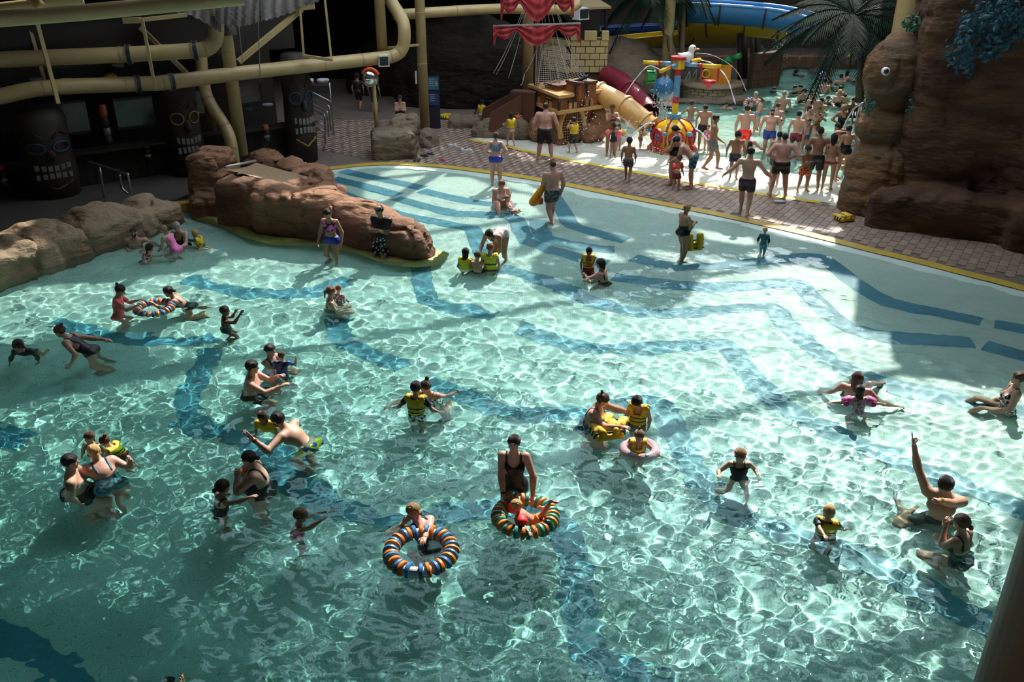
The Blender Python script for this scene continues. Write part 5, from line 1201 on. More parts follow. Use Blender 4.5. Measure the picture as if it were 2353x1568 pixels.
# tan tube slide
sp_ = smooth_path([PY(1335, 205, 31.2), PY(1370, 212, 31.0), PY(1420, 236, 30.4), PY(1462, 265, 29.9), PY(1492, 292, 29.6)], 6)
ts = thing('tube_slide', 'tan plastic tube slide coming out of the play ship', 'slide', (sp_[-1].x, sp_[-1].y, 0))
M_SLIDE = mat('tan_plastic', (.60, .34, .10), .35); tg_ = tube(sp_, .36, 20, cap=False); inn = tube(sp_, .33, 20, cap=False)
obj('tube', join(tg_, (inn[0], [f[::-1] for f in inn[1]])), M_SLIDE, ts)
obj('tube_shade_plug', ellip(sp_[-5], (.3, .3, .3)), mat('slide_inner_shade', (.06, .02, .01), .6), ts)  # dark plug whose colour stands in for the shade inside the tube
for k in (7, 14, 21, 24):
    k = min(k, len(sp_) - 1); d = (sp_[k] - sp_[k - 1]).normalized(); obj('joint_ring', lathe([(.35, -.03), (.41, -.03), (.41, .03), (.35, .03)], tuple(sp_[k]), 20, axis=tuple(d)), M_SLIDE, ts, smooth=False)
npan = lambda s, t: PY(1385 + 85 * s, (228 + 62 * s) * (1 - t) + t * (262 + 40 * s), 31.0 - s)
ng = obj('guard_net', join(*([tube([npan(s, t) for t in (0, .5, 1)], .007, 4, cap=False) for s in np.linspace(0, 1, 18)] + [tube([npan(s, t) for s in np.linspace(0, 1, 6)], .007, 4, cap=False) for t in np.linspace(0, 1, 8)])), M_TRIM, ts); ng['kind'] = 'stuff'
# rocks under and beside the ship
rock('boulder', 'brown boulder under the ship, left of the arch', lambda f: f.ell(np3(P(1268, 333)) + np.array([0, .6, .35]), (.8, .6, .6), .1), MR_SLIDE, .07, rock_disp(.1, 1., 61, .05, 3.), zmin=-.1)
rock('boulder', 'wet brown boulder right of the ship arch', lambda f: (f.ell(np3(P(1372, 328)) + np.array([0, .5, .5]), (.42, .5, .65), .1), f.ell(np3(P(1350, 332)) + np.array([0, .4, .25]), (.35, .4, .4), .1)), MR_SLIDE, .06, rock_disp(.08, 1., 62, .04, 3.), zmin=-.1)
gr_ = rock('boulder', 'grey boulder with an orange starfish beside the ramp', lambda f: (f.ell(RX(1190, 300, 31.2), (.75, .6, .62), .2), f.ell(RX(1130, 305, 31.4), (.7, .5, .45), .2)), MR_GREY, .06, rock_disp(.1, 1., 63, .05, 3.), zmin=-.1)
rock('boulder', 'low dark ledge rock beyond the deck shoes', lambda f: f.box(np3(P(1085, 300)) + np.array([0, .8, .1]), (.9, .6, .22), .12, .1), MR_GREY, .06, rock_disp(.06, 1., 64, .04, 3.), zmin=-.1)
sc_ = RX(1191, 268, 30.62); sv = [sc_ + np.array([r_ * math.cos(a), -.02, r_ * math.sin(a)]) for a, r_ in [(R(90 + 36 * i), .15 if i % 2 == 0 else .055) for i in range(10)]] + [sc_ + np.array([0, -.08, 0])]
obj('starfish', (np.array(sv), [(i, (i + 1) % 10, 10) for i in range(10)]), mat('starfish_orange', (.50, .13, .04), .6), label='small orange starfish on the grey boulder', cat='starfish', smooth=False)
MR_GREY_SHADE = rock_mat('rock_grey_shaded', (.014, .011, .008), (.022, .016, .011), (.01, .008, .006))  # grey rock darkened so its colour carries the shade of the back hall
def bigrock(label, u, v, y, r, seed, m_=None): rock('rock_mass', label, lambda f: f.ell(RX(u, v, y), r, .3), m_ or MR_GREY, .12, rock_disp(.22, .5, seed, .1, 1.4), zmin=-.1)
bigrock('dark rounded rock behind the red slide', 1415, 170, 38, (2.2, 1.4, 1.5), 71); bigrock('dark rock wall behind the ship mast', 1080, 190, 37, (3.2, 1.2, 2.6), 72, MR_GREY_SHADE); bigrock('dark rock bank at the back left of the deck', 930, 190, 39.5, (2.4, 1.0, 2.2), 73, MR_GREY_SHADE); bigrock('far dark rock bank beyond the walkway', 820, 160, 44, (3.4, 1.0, 3.0), 74, MR_GREY_SHADE)
# ---- red slide behind
rsp = smooth_path([PY(1395, 175, 36), PY(1430, 195, 35), PY(1465, 232, 33.8), PY(1490, 262, 32.8)], 6); rt_ = thing('tube_slide', 'dark red tube slide behind the tan one', 'slide', (rsp[-1].x, rsp[-1].y, 0)); M_RED = mat('red_plastic', (.17, .012, .025), .35)
g_ = tube(rsp, .42, 18, cap=False); i_g = tube(rsp, .38, 18, cap=False); obj('tube', join(g_, (i_g[0], [f[::-1] for f in i_g[1]])), M_RED, rt_); obj('joint_ring', lathe([(.40, -.03), (.48, -.03), (.48, .03), (.40, .03)], tuple(rsp[9]), 18, axis=tuple(rsp[10] - rsp[9])), M_RED, rt_, smooth=False)

# ---- castle wall of separate blocks
M_BLOCK = mat('castle_block', (.46, .36, .16), .7, col2=(.38, .29, .12), scale=3); M_JOINT = mat('castle_joint', (.06, .045, .02), .9)
CY = 36.0; k0, k1 = PY(1310, 148, CY), PY(1396, 148, CY); ct = PY(1310, 92, CY).z; cz = PY(1310, 152, CY).z; kl = k0 + Vector((-1.1, 1.2, 0))
cw = thing('castle_wall', 'pale yellow toy castle wall of separate blocks with battlements', 'castle wall', (k0.x, k0.y, 0))
W_ = (k1 - k0).length
obj('core', join(box(((k0.x + k1.x) / 2, CY + .3, ct / 2), (W_, .5, ct)), beam(Vector((k0.x, CY + .1, ct / 2)), Vector((kl.x, kl.y, ct / 2)), .3, ct)), M_JOINT, cw, smooth=False)
nrow = 5; rh = (ct - cz) / 4
for r_ in range(nrow):
    z = cz + rh * (r_ - .5); x = k0.x - (.18 if r_ % 2 else 0)
    while x < k1.x - .03:
        x1 = min(x + .38, k1.x); xa = max(x, k0.x)
        if x1 - xa > .06: obj('block', box(((xa + x1) / 2, CY + .02, z), (x1 - xa - .03, .12, rh - .03)), M_BLOCK, cw, smooth=False)
        x += .38
    dl = (kl - k0); 
    for s in range(4):
        a_ = k0 + dl * (s / 4 + .02 + (.12 if r_ % 2 else 0)); b_ = k0 + dl * min(1, (s + 1) / 4 - .02 + (.12 if r_ % 2 else 0)); obj('block', beam(Vector((a_.x - .03, a_.y - .14, z)), Vector((b_.x - .03, b_.y - .14, z)), .08, rh - .03), M_BLOCK, cw, smooth=False)
for xa, xb in ((0, .22), (.36, .68), (.82, 1.0)): obj('battlement', box((k0.x + W_ * (xa + xb) / 2, CY + .1, ct + .16), (W_ * (xb - xa), .36, .32)), M_BLOCK, cw, smooth=False)
# flat roofed hut above it
ht = thing('hut_roof', 'tan flat roof on posts above the castle wall', 'hut', tuple(PY(1350, 60, 37.5)))
obj('roof', (np.array([tuple(PY(*q)) for q in ((1290, 24, 36.5), (1405, 20, 36.5), (1370, -6, 38.5), (1290, -6, 38.5), (1290, 18, 36.5), (1405, 15, 36.5))]), [(0, 1, 5, 4), (4, 5, 2, 3), (3, 2, 1, 0)]), mat('hut_tan', (.26, .19, .10), .7), ht, smooth=False)
for u in (1316, 1392): obj('post', tube([PY(u, 20, 37.0), PY(u, 85, 37.0)], .06, 8), M_WOOD, ht)

# ---- spinner with bell, arms, duck and hanging toys
bb = P(1553, 358); sx_ = thing('water_spinner', 'yellow bell shaped water spinner with striped pole and four arms', 'water toy', (bb.x, bb.y + .8, 0)); bc = Vector((bb.x, bb.y + .8, 0))
M_BELL = mat('bell_yellow', (.72, .44, .008), .25, coat=.4); M_BRED = mat('spinner_red', (.45, .02, .03), .35); M_SBLUE = mat('spinner_blue', (.03, .14, .30), .35); M_LBLUE = mat('spinner_light_blue', (.10, .30, .46), .35)
bt = PY(1553, 272, bc.y).z
prof = [(.80, 0), (.80, .10), (.66, .26), (.64, .42), (.68, .62), (.66, .85), (.52, 1.08), (.30, 1.22), (.2, 1.26)]; bs = bt / 1.26
obj('bell', lathe([(r_ * 1.0, z * bs) for r_, z in prof], tuple(bc), 32), M_BELL, sx_)
obj('bell_band', lathe([(.80, .08 * bs), (.83, .09 * bs), (.72, .22 * bs), (.69, .24 * bs)], tuple(bc), 32), M_BRED, sx_)
for a in np.linspace(0, 6.28, 7)[:-1]:
    obj('bell_strap', tube([bc + Vector((math.cos(a) * (r_ + .01), math.sin(a) * (r_ + .01), z * bs)) for r_, z in prof[2:]], .035, 6), M_BRED, sx_)
    c_ = bc + Vector((math.cos(a + .52) * .66, math.sin(a + .52) * .66, .62 * bs)); rr_ = obj('porthole_ring', lathe([(.17, -.03), (.27, -.03), (.27, .05), (.17, .05), (.17, -.03)], tuple(c_), 18, axis=(math.cos(a + .52), math.sin(a + .52), .05), cap=False), M_BRED, sx_, smooth=False)
    sub('porthole_pane', lathe([(1e-6, .04), (.1, .035), (.18, .015)], tuple(c_), 16, axis=(math.cos(a + .52), math.sin(a + .52), .05)), M_LBLUE, rr_)
    for k_ in (0, 1):
        sub('porthole_bar', beam(c_ + Vector((-math.sin(a + .52) * (.2 - .2 * k_), math.cos(a + .52) * (.2 - .2 * k_), -.2 * k_)) + Vector((math.cos(a + .52), math.sin(a + .52), 0)) * .045, c_ - Vector((-math.sin(a + .52) * (.2 - .2 * k_), math.cos(a + .52) * (.2 - .2 * k_), -.2 * k_)) + Vector((math.cos(a + .52), math.sin(a + .52), 0)) * .045, .05, .03), M_BRED, rr_, smooth=False)
    n_ = bc + Vector((math.cos(a) * .72, math.sin(a) * .72, .8 * bs)); obj('nozzle', tube([n_, n_ + Vector((math.cos(a) * .16, math.sin(a) * .16, .02))], .07, 10), M_LBLUE, sx_)
pt_ = PY(1562, 165, bc.y).z
for z0, z1, m_, r_ in ((bt - .02, bt + .16, M_LBLUE, .22), (bt + .16, bt + .5, M_BELL, .105), (bt + .5, bt + .7, M_BRED, .106), (bt + .7, pt_ - .1, M_LBLUE, .105), (pt_ - .1, pt_ + .1, M_BRED, .11), (pt_ + .1, pt_ + .38, M_BELL, .2), (pt_ + .38, pt_ + .48, M_BRED, .26)):
    obj('pole_section', lathe([(r_, z0), (r_, z1)], tuple(bc.xy.to_3d()), 18), m_, sx_, smooth=False)
hub = bc + Vector((0, 0, pt_ + .24)); ARM = {}
for key, (u, v, dyy) in dict(a=(1478, 143, .3), b=(1518, 164, -1.2), c=(1657, 153, -.3), d=(1608, 137, .9)).items():
    e = PY(u, v, bc.y + dyy); d = e - hub; ARM[key] = e
    for s0, s1, m_ in ((.15, .45, M_LBLUE), (.45, .56, M_BRED), (.56, 1., M_BELL)): obj('arm_section', tube([hub + d * s0, hub + d * s1], .065, 10), m_, sx_)
def hang(parent, e, s, drop):
    q = hub + (e - hub) * s; obj('hanger_rod', tube([q, q + Vector((0, 0, -drop))], .03, 6), M_BRED, parent); return q + Vector((0, 0, -drop))
h1 = hang(sx_, ARM['a'], .92, .42); h2 = hang(sx_, ARM['a'], .62, .42); w1 = (h1 + h2) / 2
M_GRN = mat('green_plastic', (.02, .24, .06), .4); wh = obj('paddle_wheel', lathe([(.07, -.14), (.2, -.14), (.2, .14), (.07, .14)], tuple(w1), 12, axis=(1, .2, 0)), M_GRN, sx_, smooth=False)
for a in np.linspace(0, 6.28, 9)[:-1]: sub('paddle', box(tuple(w1 + Vector((0, math.cos(a) * .2, math.sin(a) * .2))), (.26, .1, .03), 0, a), M_GRN, wh, smooth=False)
wq = hang(sx_, ARM['b'], .75, .2) + Vector((0, 0, -.34)); bl = obj('whale_bucket', ellip(wq, (.32, .32, .32), 20, 12), M_SBLUE, sx_); sub('whale_belly', ellip(wq + Vector((0, -.03, -.17)), (.24, .26, .17), 16, 10), M_LBLUE, bl)
for s in (-1, 1): sub('whale_fin', ellip(wq + Vector((s * .34, -.05, -.1)), (.1, .06, .05), 10, 6), M_SBLUE, bl)
f1 = hang(sx_, ARM['c'], .55, .45); f2 = hang(sx_, ARM['c'], .95, .45); fm_ = (f1 + f2) / 2; obj('funnel', lathe([(.02, -.3), (.06, -.2), (.2, -.08), (.22, 0)], tuple(fm_), 14), M_BRED, sx_)
dk0 = PY(1578, 138, bc.y); duck = thing('rubber_duck', 'white plastic duck with orange beak on top of the spinner', 'duck', tuple(dk0)); M_DUCK = mat('duck_white', (.62, .60, .52), .4)
f = Field(); f.ell(dk0 + Vector((-.02, 0, .1)), (.24, .17, .14), .08); f.cone(dk0 + Vector((-.2, 0, .14)), dk0 + Vector((-.28, 0, .2)), .07, .03, .05); f.cone(dk0 + Vector((.1, 0, .15)), dk0 + Vector((.13, 0, .3)), .1, .09, .05); f.ell(dk0 + Vector((.15, 0, .36)), (.12, .11, .11), .03)
V, Q = f.mesh(.025); obj('body', (V, Q), M_DUCK, duck); obj('beak', tube([dk0 + Vector((.24, 0, .34)), dk0 + Vector((.34, 0, .33)), dk0 + Vector((.38, 0, .33))], [.055, .05, .03], 10, flat=.6), mat('beak_orange', (.7, .2, .03), .4), duck)
obj('eye', ellip(dk0 + Vector((.2, -.09, .4)), (.02, .02, .02), 8, 6), M_BLK, duck)
M_JET = mat('water_jet', (.75, .78, .78), .2, alpha=.75)
def jet(label, pts, r=.018):
    w = smooth_path(pts, 7); obj('water_jet', tube(w, [r * (1 + .35 * math.sin(i * 1.7)) for i in range(len(w))], 6), M_JET, label=label, cat='water jet')
Yb = bc.y
jet('thin water arc falling from the front arm of the spinner', [PY(1516, 160, Yb - 1.1), PY(1490, 152, Yb - 1.1), PY(1462, 180, Yb - 1.1), PY(1437, 215, Yb - 1.1)]); jet('thin water arc over the round planter', [PY(1610, 138, Yb + .6), PY(1640, 148, Yb), PY(1670, 180, Yb - .6), PY(1690, 240, Yb - .9)]); jet('water arc from the beak of the duck', [PY(1598, 122, Yb), PY(1640, 128, Yb), PY(1690, 160, Yb), PY(1715, 210, Yb)], .008)
jet('water jet shooting left from the bell', [PY(1505, 284, Yb - .3), PY(1488, 284, Yb - .4), PY(1465, 300, Yb - .5), PY(1445, 320, Yb - .6)], .026); jet('water jet shooting right from the bell', [PY(1598, 296, Yb - .6), PY(1612, 305, Yb - .8), PY(1625, 322, Yb - 1)], .026)
rgx = np.random.default_rng(5)
def spray(label, boxes, n, r0):
    V0, F0 = ellip((0, 0, 0), (1, 1, 1), 5, 3); Vs = []; Fs = []
    for i in range(n):
        u, v, su, sv_, y = boxes[i % len(boxes)]; c = RX(u + rgx.normal() * su, v + rgx.normal() * sv_, y + rgx.normal() * .25); Vs.append(V0 * (r0 * (.4 + rgx.random())) + c); Fs += [tuple(q + len(V0) * i for q in f_) for f_ in F0]
    o = obj('water_spray', (np.concatenate(Vs), Fs), M_JET, label=label, cat='spray', kind='stuff')
spray('falling water drops below the blue whale bucket', [(1530, 215, 6, 22, Yb - .9), (1520, 235, 12, 18, Yb - .9)], 420, .018); spray('mist of drops in front of the dark palms', [(1792, 105, 8, 14, 44), (1785, 130, 14, 18, 44), (1800, 90, 6, 9, 44)], 260, .02); spray('splash around the yellow bell base', [(1470, 285, 22, 22, Yb - .5), (1500, 345, 25, 10, Yb - .9), (1325, 335, 25, 6, SY - .5), (1345, 260, 12, 30, SY + .1)], 420, .016)

# ---- round stone planter with play tower
pc = P(1647, 238); pc = Vector((pc.x, pc.y + 1.4, 0)); pr = (PY(1718, 200, pc.y).x - PY(1575, 200, pc.y).x) / 2; ph = PY(1647, 206, pc.y - pr).z; rp_ = thing('stone_planter', 'round wall of grey-brown stone blocks with sunlit rim', 'planter', tuple(pc))
obj('core', lathe([(pr - .3, 0), (pr - .06, 0), (pr - .06, ph - .08), (pr - .3, ph - .08)], tuple(pc), 40), M_JOINT, rp_, smooth=False)
M_STN = mat('planter_stone', (.20, .16, .10), .8, col2=(.27, .21, .13), scale=2.5)
nb_ = 22
for r_ in range(4):
    for i in range(nb_):
        a = 2 * math.pi * (i + (.5 if r_ % 2 else 0)) / nb_; q = pc + Vector((math.cos(a) * (pr - .1), math.sin(a) * (pr - .1), ph * (r_ + .5) / 4)); obj('stone', box(tuple(q), (.24, 2 * math.pi * pr / nb_ - .03, ph / 4 - .02), a), M_STN, rp_, smooth=False)
obj('rim', lathe([(pr - .32, ph - .02), (pr + .06, ph - .02), (pr + .04, ph + .08), (pr - .3, ph + .08)], tuple(pc), 40), MR_EDGE, rp_)
bigrock('flat dark rock at the foot of the round planter', 1640, 232, pc.y - pr + .2, (2.0, .6, .16), 75)
q = PY(1650, 178, pc.y); ot = thing('play_tower', 'orange water bucket panel with green blaster tubes above the planter', 'water toy', (q.x, q.y, .3)); za, zb_ = PY(1650, 196, pc.y).z, PY(1650, 152, pc.y).z
obj('orange_panel', box((q.x, q.y, (za + zb_) / 2), (1.05, .8, zb_ - za), R(-15)), mat('orange_plastic', (.62, .22, .01), .4), ot, smooth=False)
obj('ring_handle', tube([PY(1622 + 9 * math.cos(a), 170 + 9 * math.sin(a), pc.y - .4) for a in np.linspace(0, 6.28, 17)[:-1]], .04, 8, closed=True), M_BELL, ot)
for a, b, r_ in (((1655, 150, 40), (1678, 136, 39.5), .16), ((1678, 138, 39.8), (1702, 126, 39.4), .12), ((1628, 174, 39.2), (1640, 165, 39.2), .1)): obj('blaster_tube', tube([PY(*a), PY(*b)], r_, 12), M_GRN, ot)
rails('pair of steel ladder rails at the planter', [[(1568, 195, 38), (1585, 165, 38), (1582, 195, 38)], [(1590, 180, 38.5), (1600, 160, 38.5), (1598, 190, 38.5)]], .03); rails('bent steel pool ladder behind the whale bucket', [[(1500, 225, 36), (1506, 196, 36), (1514, 196, 36), (1508, 240, 36)]], .03)

# ---- big slides at the back
def flume(label, pts, r, m_, rim=None, a0=180, a1=360, ribs=()):
    w = smooth_path([PY(*q) for q in pts], 6); t = thing('flume', label, 'slide', tuple(w[-1])); V = []; Fc = []; n = 14
    for i, q in enumerate(w):
        d = (w[min(i + 1, len(w) - 1)] - w[max(i - 1, 0)]).normalized(); s = d.cross(Vector((0, 0, 1))).normalized(); up = s.cross(d)
        for rr_ in (r, r * .94):
            for j in range(n + 1): a = R(a0 + (a1 - a0) * j / n); V.append(tuple(q + s * (math.cos(a) * rr_) + up * (math.sin(a) * rr_)))
    k = 2 * (n + 1)
    for i in range(len(w) - 1):
        for j in range(n):
            b = i * k + j; Fc.append((b, b + k, b + k + 1, b + 1)); b += n + 1; Fc.append((b + 1, b + k + 1, b + k, b))
    obj('trough', (np.array(V), Fc), m_, t)
    for e in (0, n): obj('rim', tube([Vector(V[i * k + e]) for i in range(len(w))], r * .07, 8), rim or m_, t)
    for s in ribs:
        i = int(s * (len(w) - 1)); obj('joint_rib', tube([Vector(V[i * k + j]) + (Vector(V[i * k + j]) - w[i]) * .04 for j in range(n + 1)], r * .05, 6), mat('rib_dark', (.03, .03, .03), .6), t)
    return t
M_BFL = mat('blue_fibreglass', (.03, .17, .42), .3); M_YFL = mat('yellow_fibreglass', (.42, .26, .01), .35); M_LB = mat('blue_rim', (.10, .32, .62), .3)
flume('wide blue open flume at the top of the picture', [(1540, 2, 40.5), (1680, 8, 40), (1800, 20, 39.4), (1885, 42, 38.8)], .85, M_BFL, M_LB, ribs=(.3, .6, .97))
flume('yellow flume curving under the blue one', [(1560, 52, 41.5), (1660, 42, 41), (1740, 46, 40.6), (1812, 52, 40.2)], .72, M_YFL, ribs=(.25, .6, .9)); flume('long yellow flume in the shade behind the palms', [(1385, 92, 40), (1480, 82, 41), (1580, 74, 42), (1680, 76, 43)], .55, M_YFL, ribs=(.2, .45, .7))
flume('dark blue flume strip behind the castle', [(1380, 62, 43), (1470, 58, 43), (1560, 55, 43)], .4, mat('navy_fibreglass', (.015, .05, .16), .4)); flume('short blue and yellow flume end beside the ship mast', [(1110, 100, 38), (1165, 104, 37.5)], .4, M_YFL, M_BFL)
obj('flume_post', tube([PY(1701, 40, 40.4), PY(1700, 190, 40.4)], .11, 10), M_WOOD, label='dark post carrying the blue and yellow flumes', cat='post')
for i, (u, v0, v1) in enumerate(((1730, 112, 195), (1742, 112, 195), (1712, 105, 195))): obj('timber_pole', tube([PY(u, v0 - 40, 43), PY(u, v1, 43)], .12, 8), M_CARVE, label=('left timber pole of the dark pair under the flume', 'right timber pole of the dark pair under the flume', 'timber pole nearest the flume post')[i], cat='post')
obj('pipe_stub', tube([PY(1742, 105, 44), PY(1740, 195, 44)], .25, 10), mat('dark_green', (.008, .05, .035), .5), label='dark green standpipe under the flumes', cat='pipe')

# ---- palms
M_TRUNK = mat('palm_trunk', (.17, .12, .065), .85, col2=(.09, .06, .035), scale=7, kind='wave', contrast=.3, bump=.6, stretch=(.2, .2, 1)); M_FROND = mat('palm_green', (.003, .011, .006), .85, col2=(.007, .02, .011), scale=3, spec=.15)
def palm(label, trunk, r, crown=None, n=0, L_=2.6, seed=0, y=40):
    w = smooth_path([PY(*q) for q in trunk], 5); t = thing('palm_tree', label, 'palm', tuple(w[-1])); obj('trunk', tube(w, [r * (1 + .07 * (-1) ** i) for i in range(len(w))], 12), M_TRUNK, t)
    if crown:
        c = PY(*crown); rg = np.random.default_rng(seed)
        for k in range(n):
            a = 2 * math.pi * k / n + rg.random() * .5; el = R(45 - 75 * rg.random()); d = Vector((math.cos(a) * math.cos(el), math.sin(a) * math.cos(el), math.sin(el))); pts = [c + d * (L_ * s) + Vector((0, 0, -1.5 * s * s)) for s in np.linspace(0, 1, 9)]
            V = []; Fc = []
            for i in range(1, 34):
                s = i / 34; q = pts[int(s * 8)].lerp(pts[min(int(s * 8) + 1, 8)], s * 8 - int(s * 8)); tg = (pts[min(int(s * 8) + 1, 8)] - pts[int(s * 8)]).normalized(); sd2 = tg.cross(Vector((0, 0, 1))).normalized()
                for sg_ in (-1, 1):
                    ll = .75 * math.sin(math.pi * (.12 + .85 * s)) * (.9 + .2 * rg.random()); tip = q + (sd2 * sg_ * .7 + tg * .75 + Vector((0, 0, -.35))) * ll; b = len(V); wdt = tg * .022
                    V += [tuple(q - wdt), tuple(q + wdt), tuple(q.lerp(tip, .5) + wdt * 1.1), tuple(tip), tuple(q.lerp(tip, .5) - wdt * 1.1)]; Fc.append((b, b + 1, b + 2, b + 3, b + 4))
            fr_ = obj('frond', (np.array(V), Fc), M_FROND, t, smooth=False); sub('frond_stem', tube(pts, .025, 5), mat('frond_stem_green', (.008, .015, .007), .95, spec=.05), fr_)
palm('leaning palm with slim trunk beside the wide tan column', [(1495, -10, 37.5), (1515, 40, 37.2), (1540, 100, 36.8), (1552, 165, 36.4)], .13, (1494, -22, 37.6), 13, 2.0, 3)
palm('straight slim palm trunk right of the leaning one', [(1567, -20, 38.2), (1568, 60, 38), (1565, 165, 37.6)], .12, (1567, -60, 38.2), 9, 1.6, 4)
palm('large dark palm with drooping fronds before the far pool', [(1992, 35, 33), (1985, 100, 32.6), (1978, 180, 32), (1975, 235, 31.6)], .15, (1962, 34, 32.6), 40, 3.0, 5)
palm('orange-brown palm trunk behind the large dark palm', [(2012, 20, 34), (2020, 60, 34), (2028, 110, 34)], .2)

# ---- edges and walls of the far pool
M_BRICKR = mat('far_red_wall', (.14, .06, .03), .8, col2=(.09, .04, .022), scale=2); bk0, bk1 = P(1722, 204), P(1782, 196)
fwl = obj('wall_far_left', beam(Vector((bk0.x, bk0.y, .75)), Vector((bk1.x, bk1.y, .75)), .4, 1.5), M_JOINT, kind='structure', smooth=False, label='low red-brown block wall of the far pool')
dd = (bk1 - bk0)
for r_ in range(4):
    for s in range(4): a_ = bk0 + dd * (s / 4 + .01); b_ = bk0 + dd * ((s + 1) / 4 - .01); obj('block', beam(Vector((a_.x, a_.y - .21, .2 + r_ * .37)), Vector((b_.x, b_.y - .21, .2 + r_ * .37)), .08, .34), M_BRICKR, fwl, smooth=False)
far_edge = P(1850, 158)
obj('wall_far_back', box((15, far_edge.y + .5, .25), (14, .8, .6)), M_BRICKR, kind='structure', smooth=False, label='red-brown edge of the far pool'); obj('wall_far_rock', box((14, far_edge.y + 5, 3), (22, .6, 6)), mat('far_dark_wall', (.028, .022, .018), .9), kind='structure', smooth=False, label='dark wall behind the far pool'); obj('floor_far', box((14, far_edge.y + 2.6, .2), (18, 4.8, .3)), mat('far_floor', (.06, .04, .03), .8), kind='structure', smooth=False, label='dark walkway behind the far pool')
# handrail and steps by the fish rock
rails('pair of steel handrails beside the fish rock', [[(1935, 300, 27.6), (1960, 252, 27.4), (1985, 236, 27.2)], [(1962, 305, 27.0), (1975, 250, 27.0), (1985, 243, 26.8)], [(1945, 350, 27.4), (1962, 252, 27.4)], [(1973, 345, 27.0), (1980, 246, 26.9)]], .035)
for i, v in enumerate((352, 366, 380)): obj('step', box(tuple(P(1958, v + 6, .12 * (2 - i) + .06) + Vector((.3, 0, 0))), (1.2, .4, .12), R(-20)), mat('step_tan', (.40, .26, .11), .6), label=('top tan step under the handrails', 'middle tan step under the handrails', 'bottom tan step under the handrails')[i], cat='step', smooth=False)
tq = PY(1972, 345, 26.3); f = Field(); f.box(tq, (.16, .05, .3), .04, .02); f.box(tq + Vector((.05, -.03, -.06)), (.1, .05, .22), .04, .03); V, Q = f.mesh(.03, lambda q: .02 * np.sin(q[:, 0] * 40)); obj('hanging_towel', (V, Q), mat('towel_turquoise', (.02, .19, .25), .85), label='turquoise towel hanging on the rail by the fish rock', cat='towel')

# ================================================================ swim rings and floats
def disc_ring(label, u, v, Rr_, n, ca, cb, rd=.1, z=.0, tilt=(0, 0), skip=()):
    c = P(u, v, z + .02); t = thing('swim_ring', label, 'swim ring', tuple(c), 'foam disc rings')
    Mt = Matrix.Rotation(R(tilt[0]), 3, 'X') @ Matrix.Rotation(R(tilt[1]), 3, 'Y')
    ms = []
    for i, cc in enumerate((ca, cb)):
        g = lathe([(.03, -.026), (rd * .9, -.026), (rd, -.016), (rd, .016), (rd * .9, .026), (.03, .026)], (0, 0, 0), 26); me = raw_mesh('disc', g[0], g[1], False); me.materials.append(mat('foam_%d_%d_%d' % tuple(int(x * 99) for x in cc), cc, .45)); ms.append(me)
    obj('core_tube', tube([c + Mt @ Vector((Rr_ * math.cos(a), Rr_ * math.sin(a), 0)) for a in np.linspace(0, 2 * math.pi, 33)[:-1]], rd * .58, 10, closed=True), mat('foam_white', (.62, .66, .64), .5), t)
    for i in range(n):
        if i in skip: continue
        a = 2 * math.pi * (i + .12 * math.sin(i * 2.1)) / n; q = c + Mt @ Vector((Rr_ * math.cos(a), Rr_ * math.sin(a), 0)); d = Mt @ Vector((-math.sin(a) + .12 * math.sin(i * 3.7), math.cos(a), .1 * math.sin(i * 1.9)))
        inst('disc', ms[i % 2], t, Matrix.Translation(q) @ d.to_track_quat('Z', 'Y').to_matrix().to_4x4())
    return t
ORG, BLU, GRN_ = (.75, .20, .02), (.03, .17, .42), (.03, .32, .24)
disc_ring('orange and blue foam disc ring held by the girl in coral', 355, 709, .33, 24, ORG, BLU, .085)
disc_ring('orange and blue foam disc ring under the arm of the woman in black', 968, 1268, .38, 30, ORG, BLU, .105, skip=(22,))
disc_ring('orange and green foam disc ring carrying a small child', 1207, 1187, .36, 30, ORG, GRN_, .10)
disc_ring('small orange and green disc ring in the crowded shallow pool', 1915, 233, .36, 20, ORG, GRN_, .11); disc_ring('small orange and blue ring on the arm of the woman in green', 1728, 246, .3, 18, ORG, BLU, .1, z=.35, tilt=(50, 20))
c = P(1470, 1034, .03); pr_ = thing('swim_ring', 'clear pink inflatable ring around the toddler in a vest', 'swim ring', tuple(c))
M_PNK = mat('clear_pink_vinyl', (.75, .42, .50), .12, alpha=.62, col2=(.72, .6, .66), scale=7); obj('inflated_tube', tube([c + Vector((.235 * math.cos(a), .235 * math.sin(a), 0)) for a in np.linspace(0, 6.283, 33)[:-1]], .075, 14, closed=True), M_PNK, pr_)
for i, a in enumerate((3.9, 4.5, 5.0)): obj('print_patch', ellip(c + Vector((.235 * math.cos(a), .235 * math.sin(a) - .02, .066)), (.035, .03, .012), 10, 6), mat(('print_blue', 'print_orange', 'print_blue')[i], ((.05, .22, .6), (.75, .3, .03), (.05, .22, .6))[i], .4), pr_)
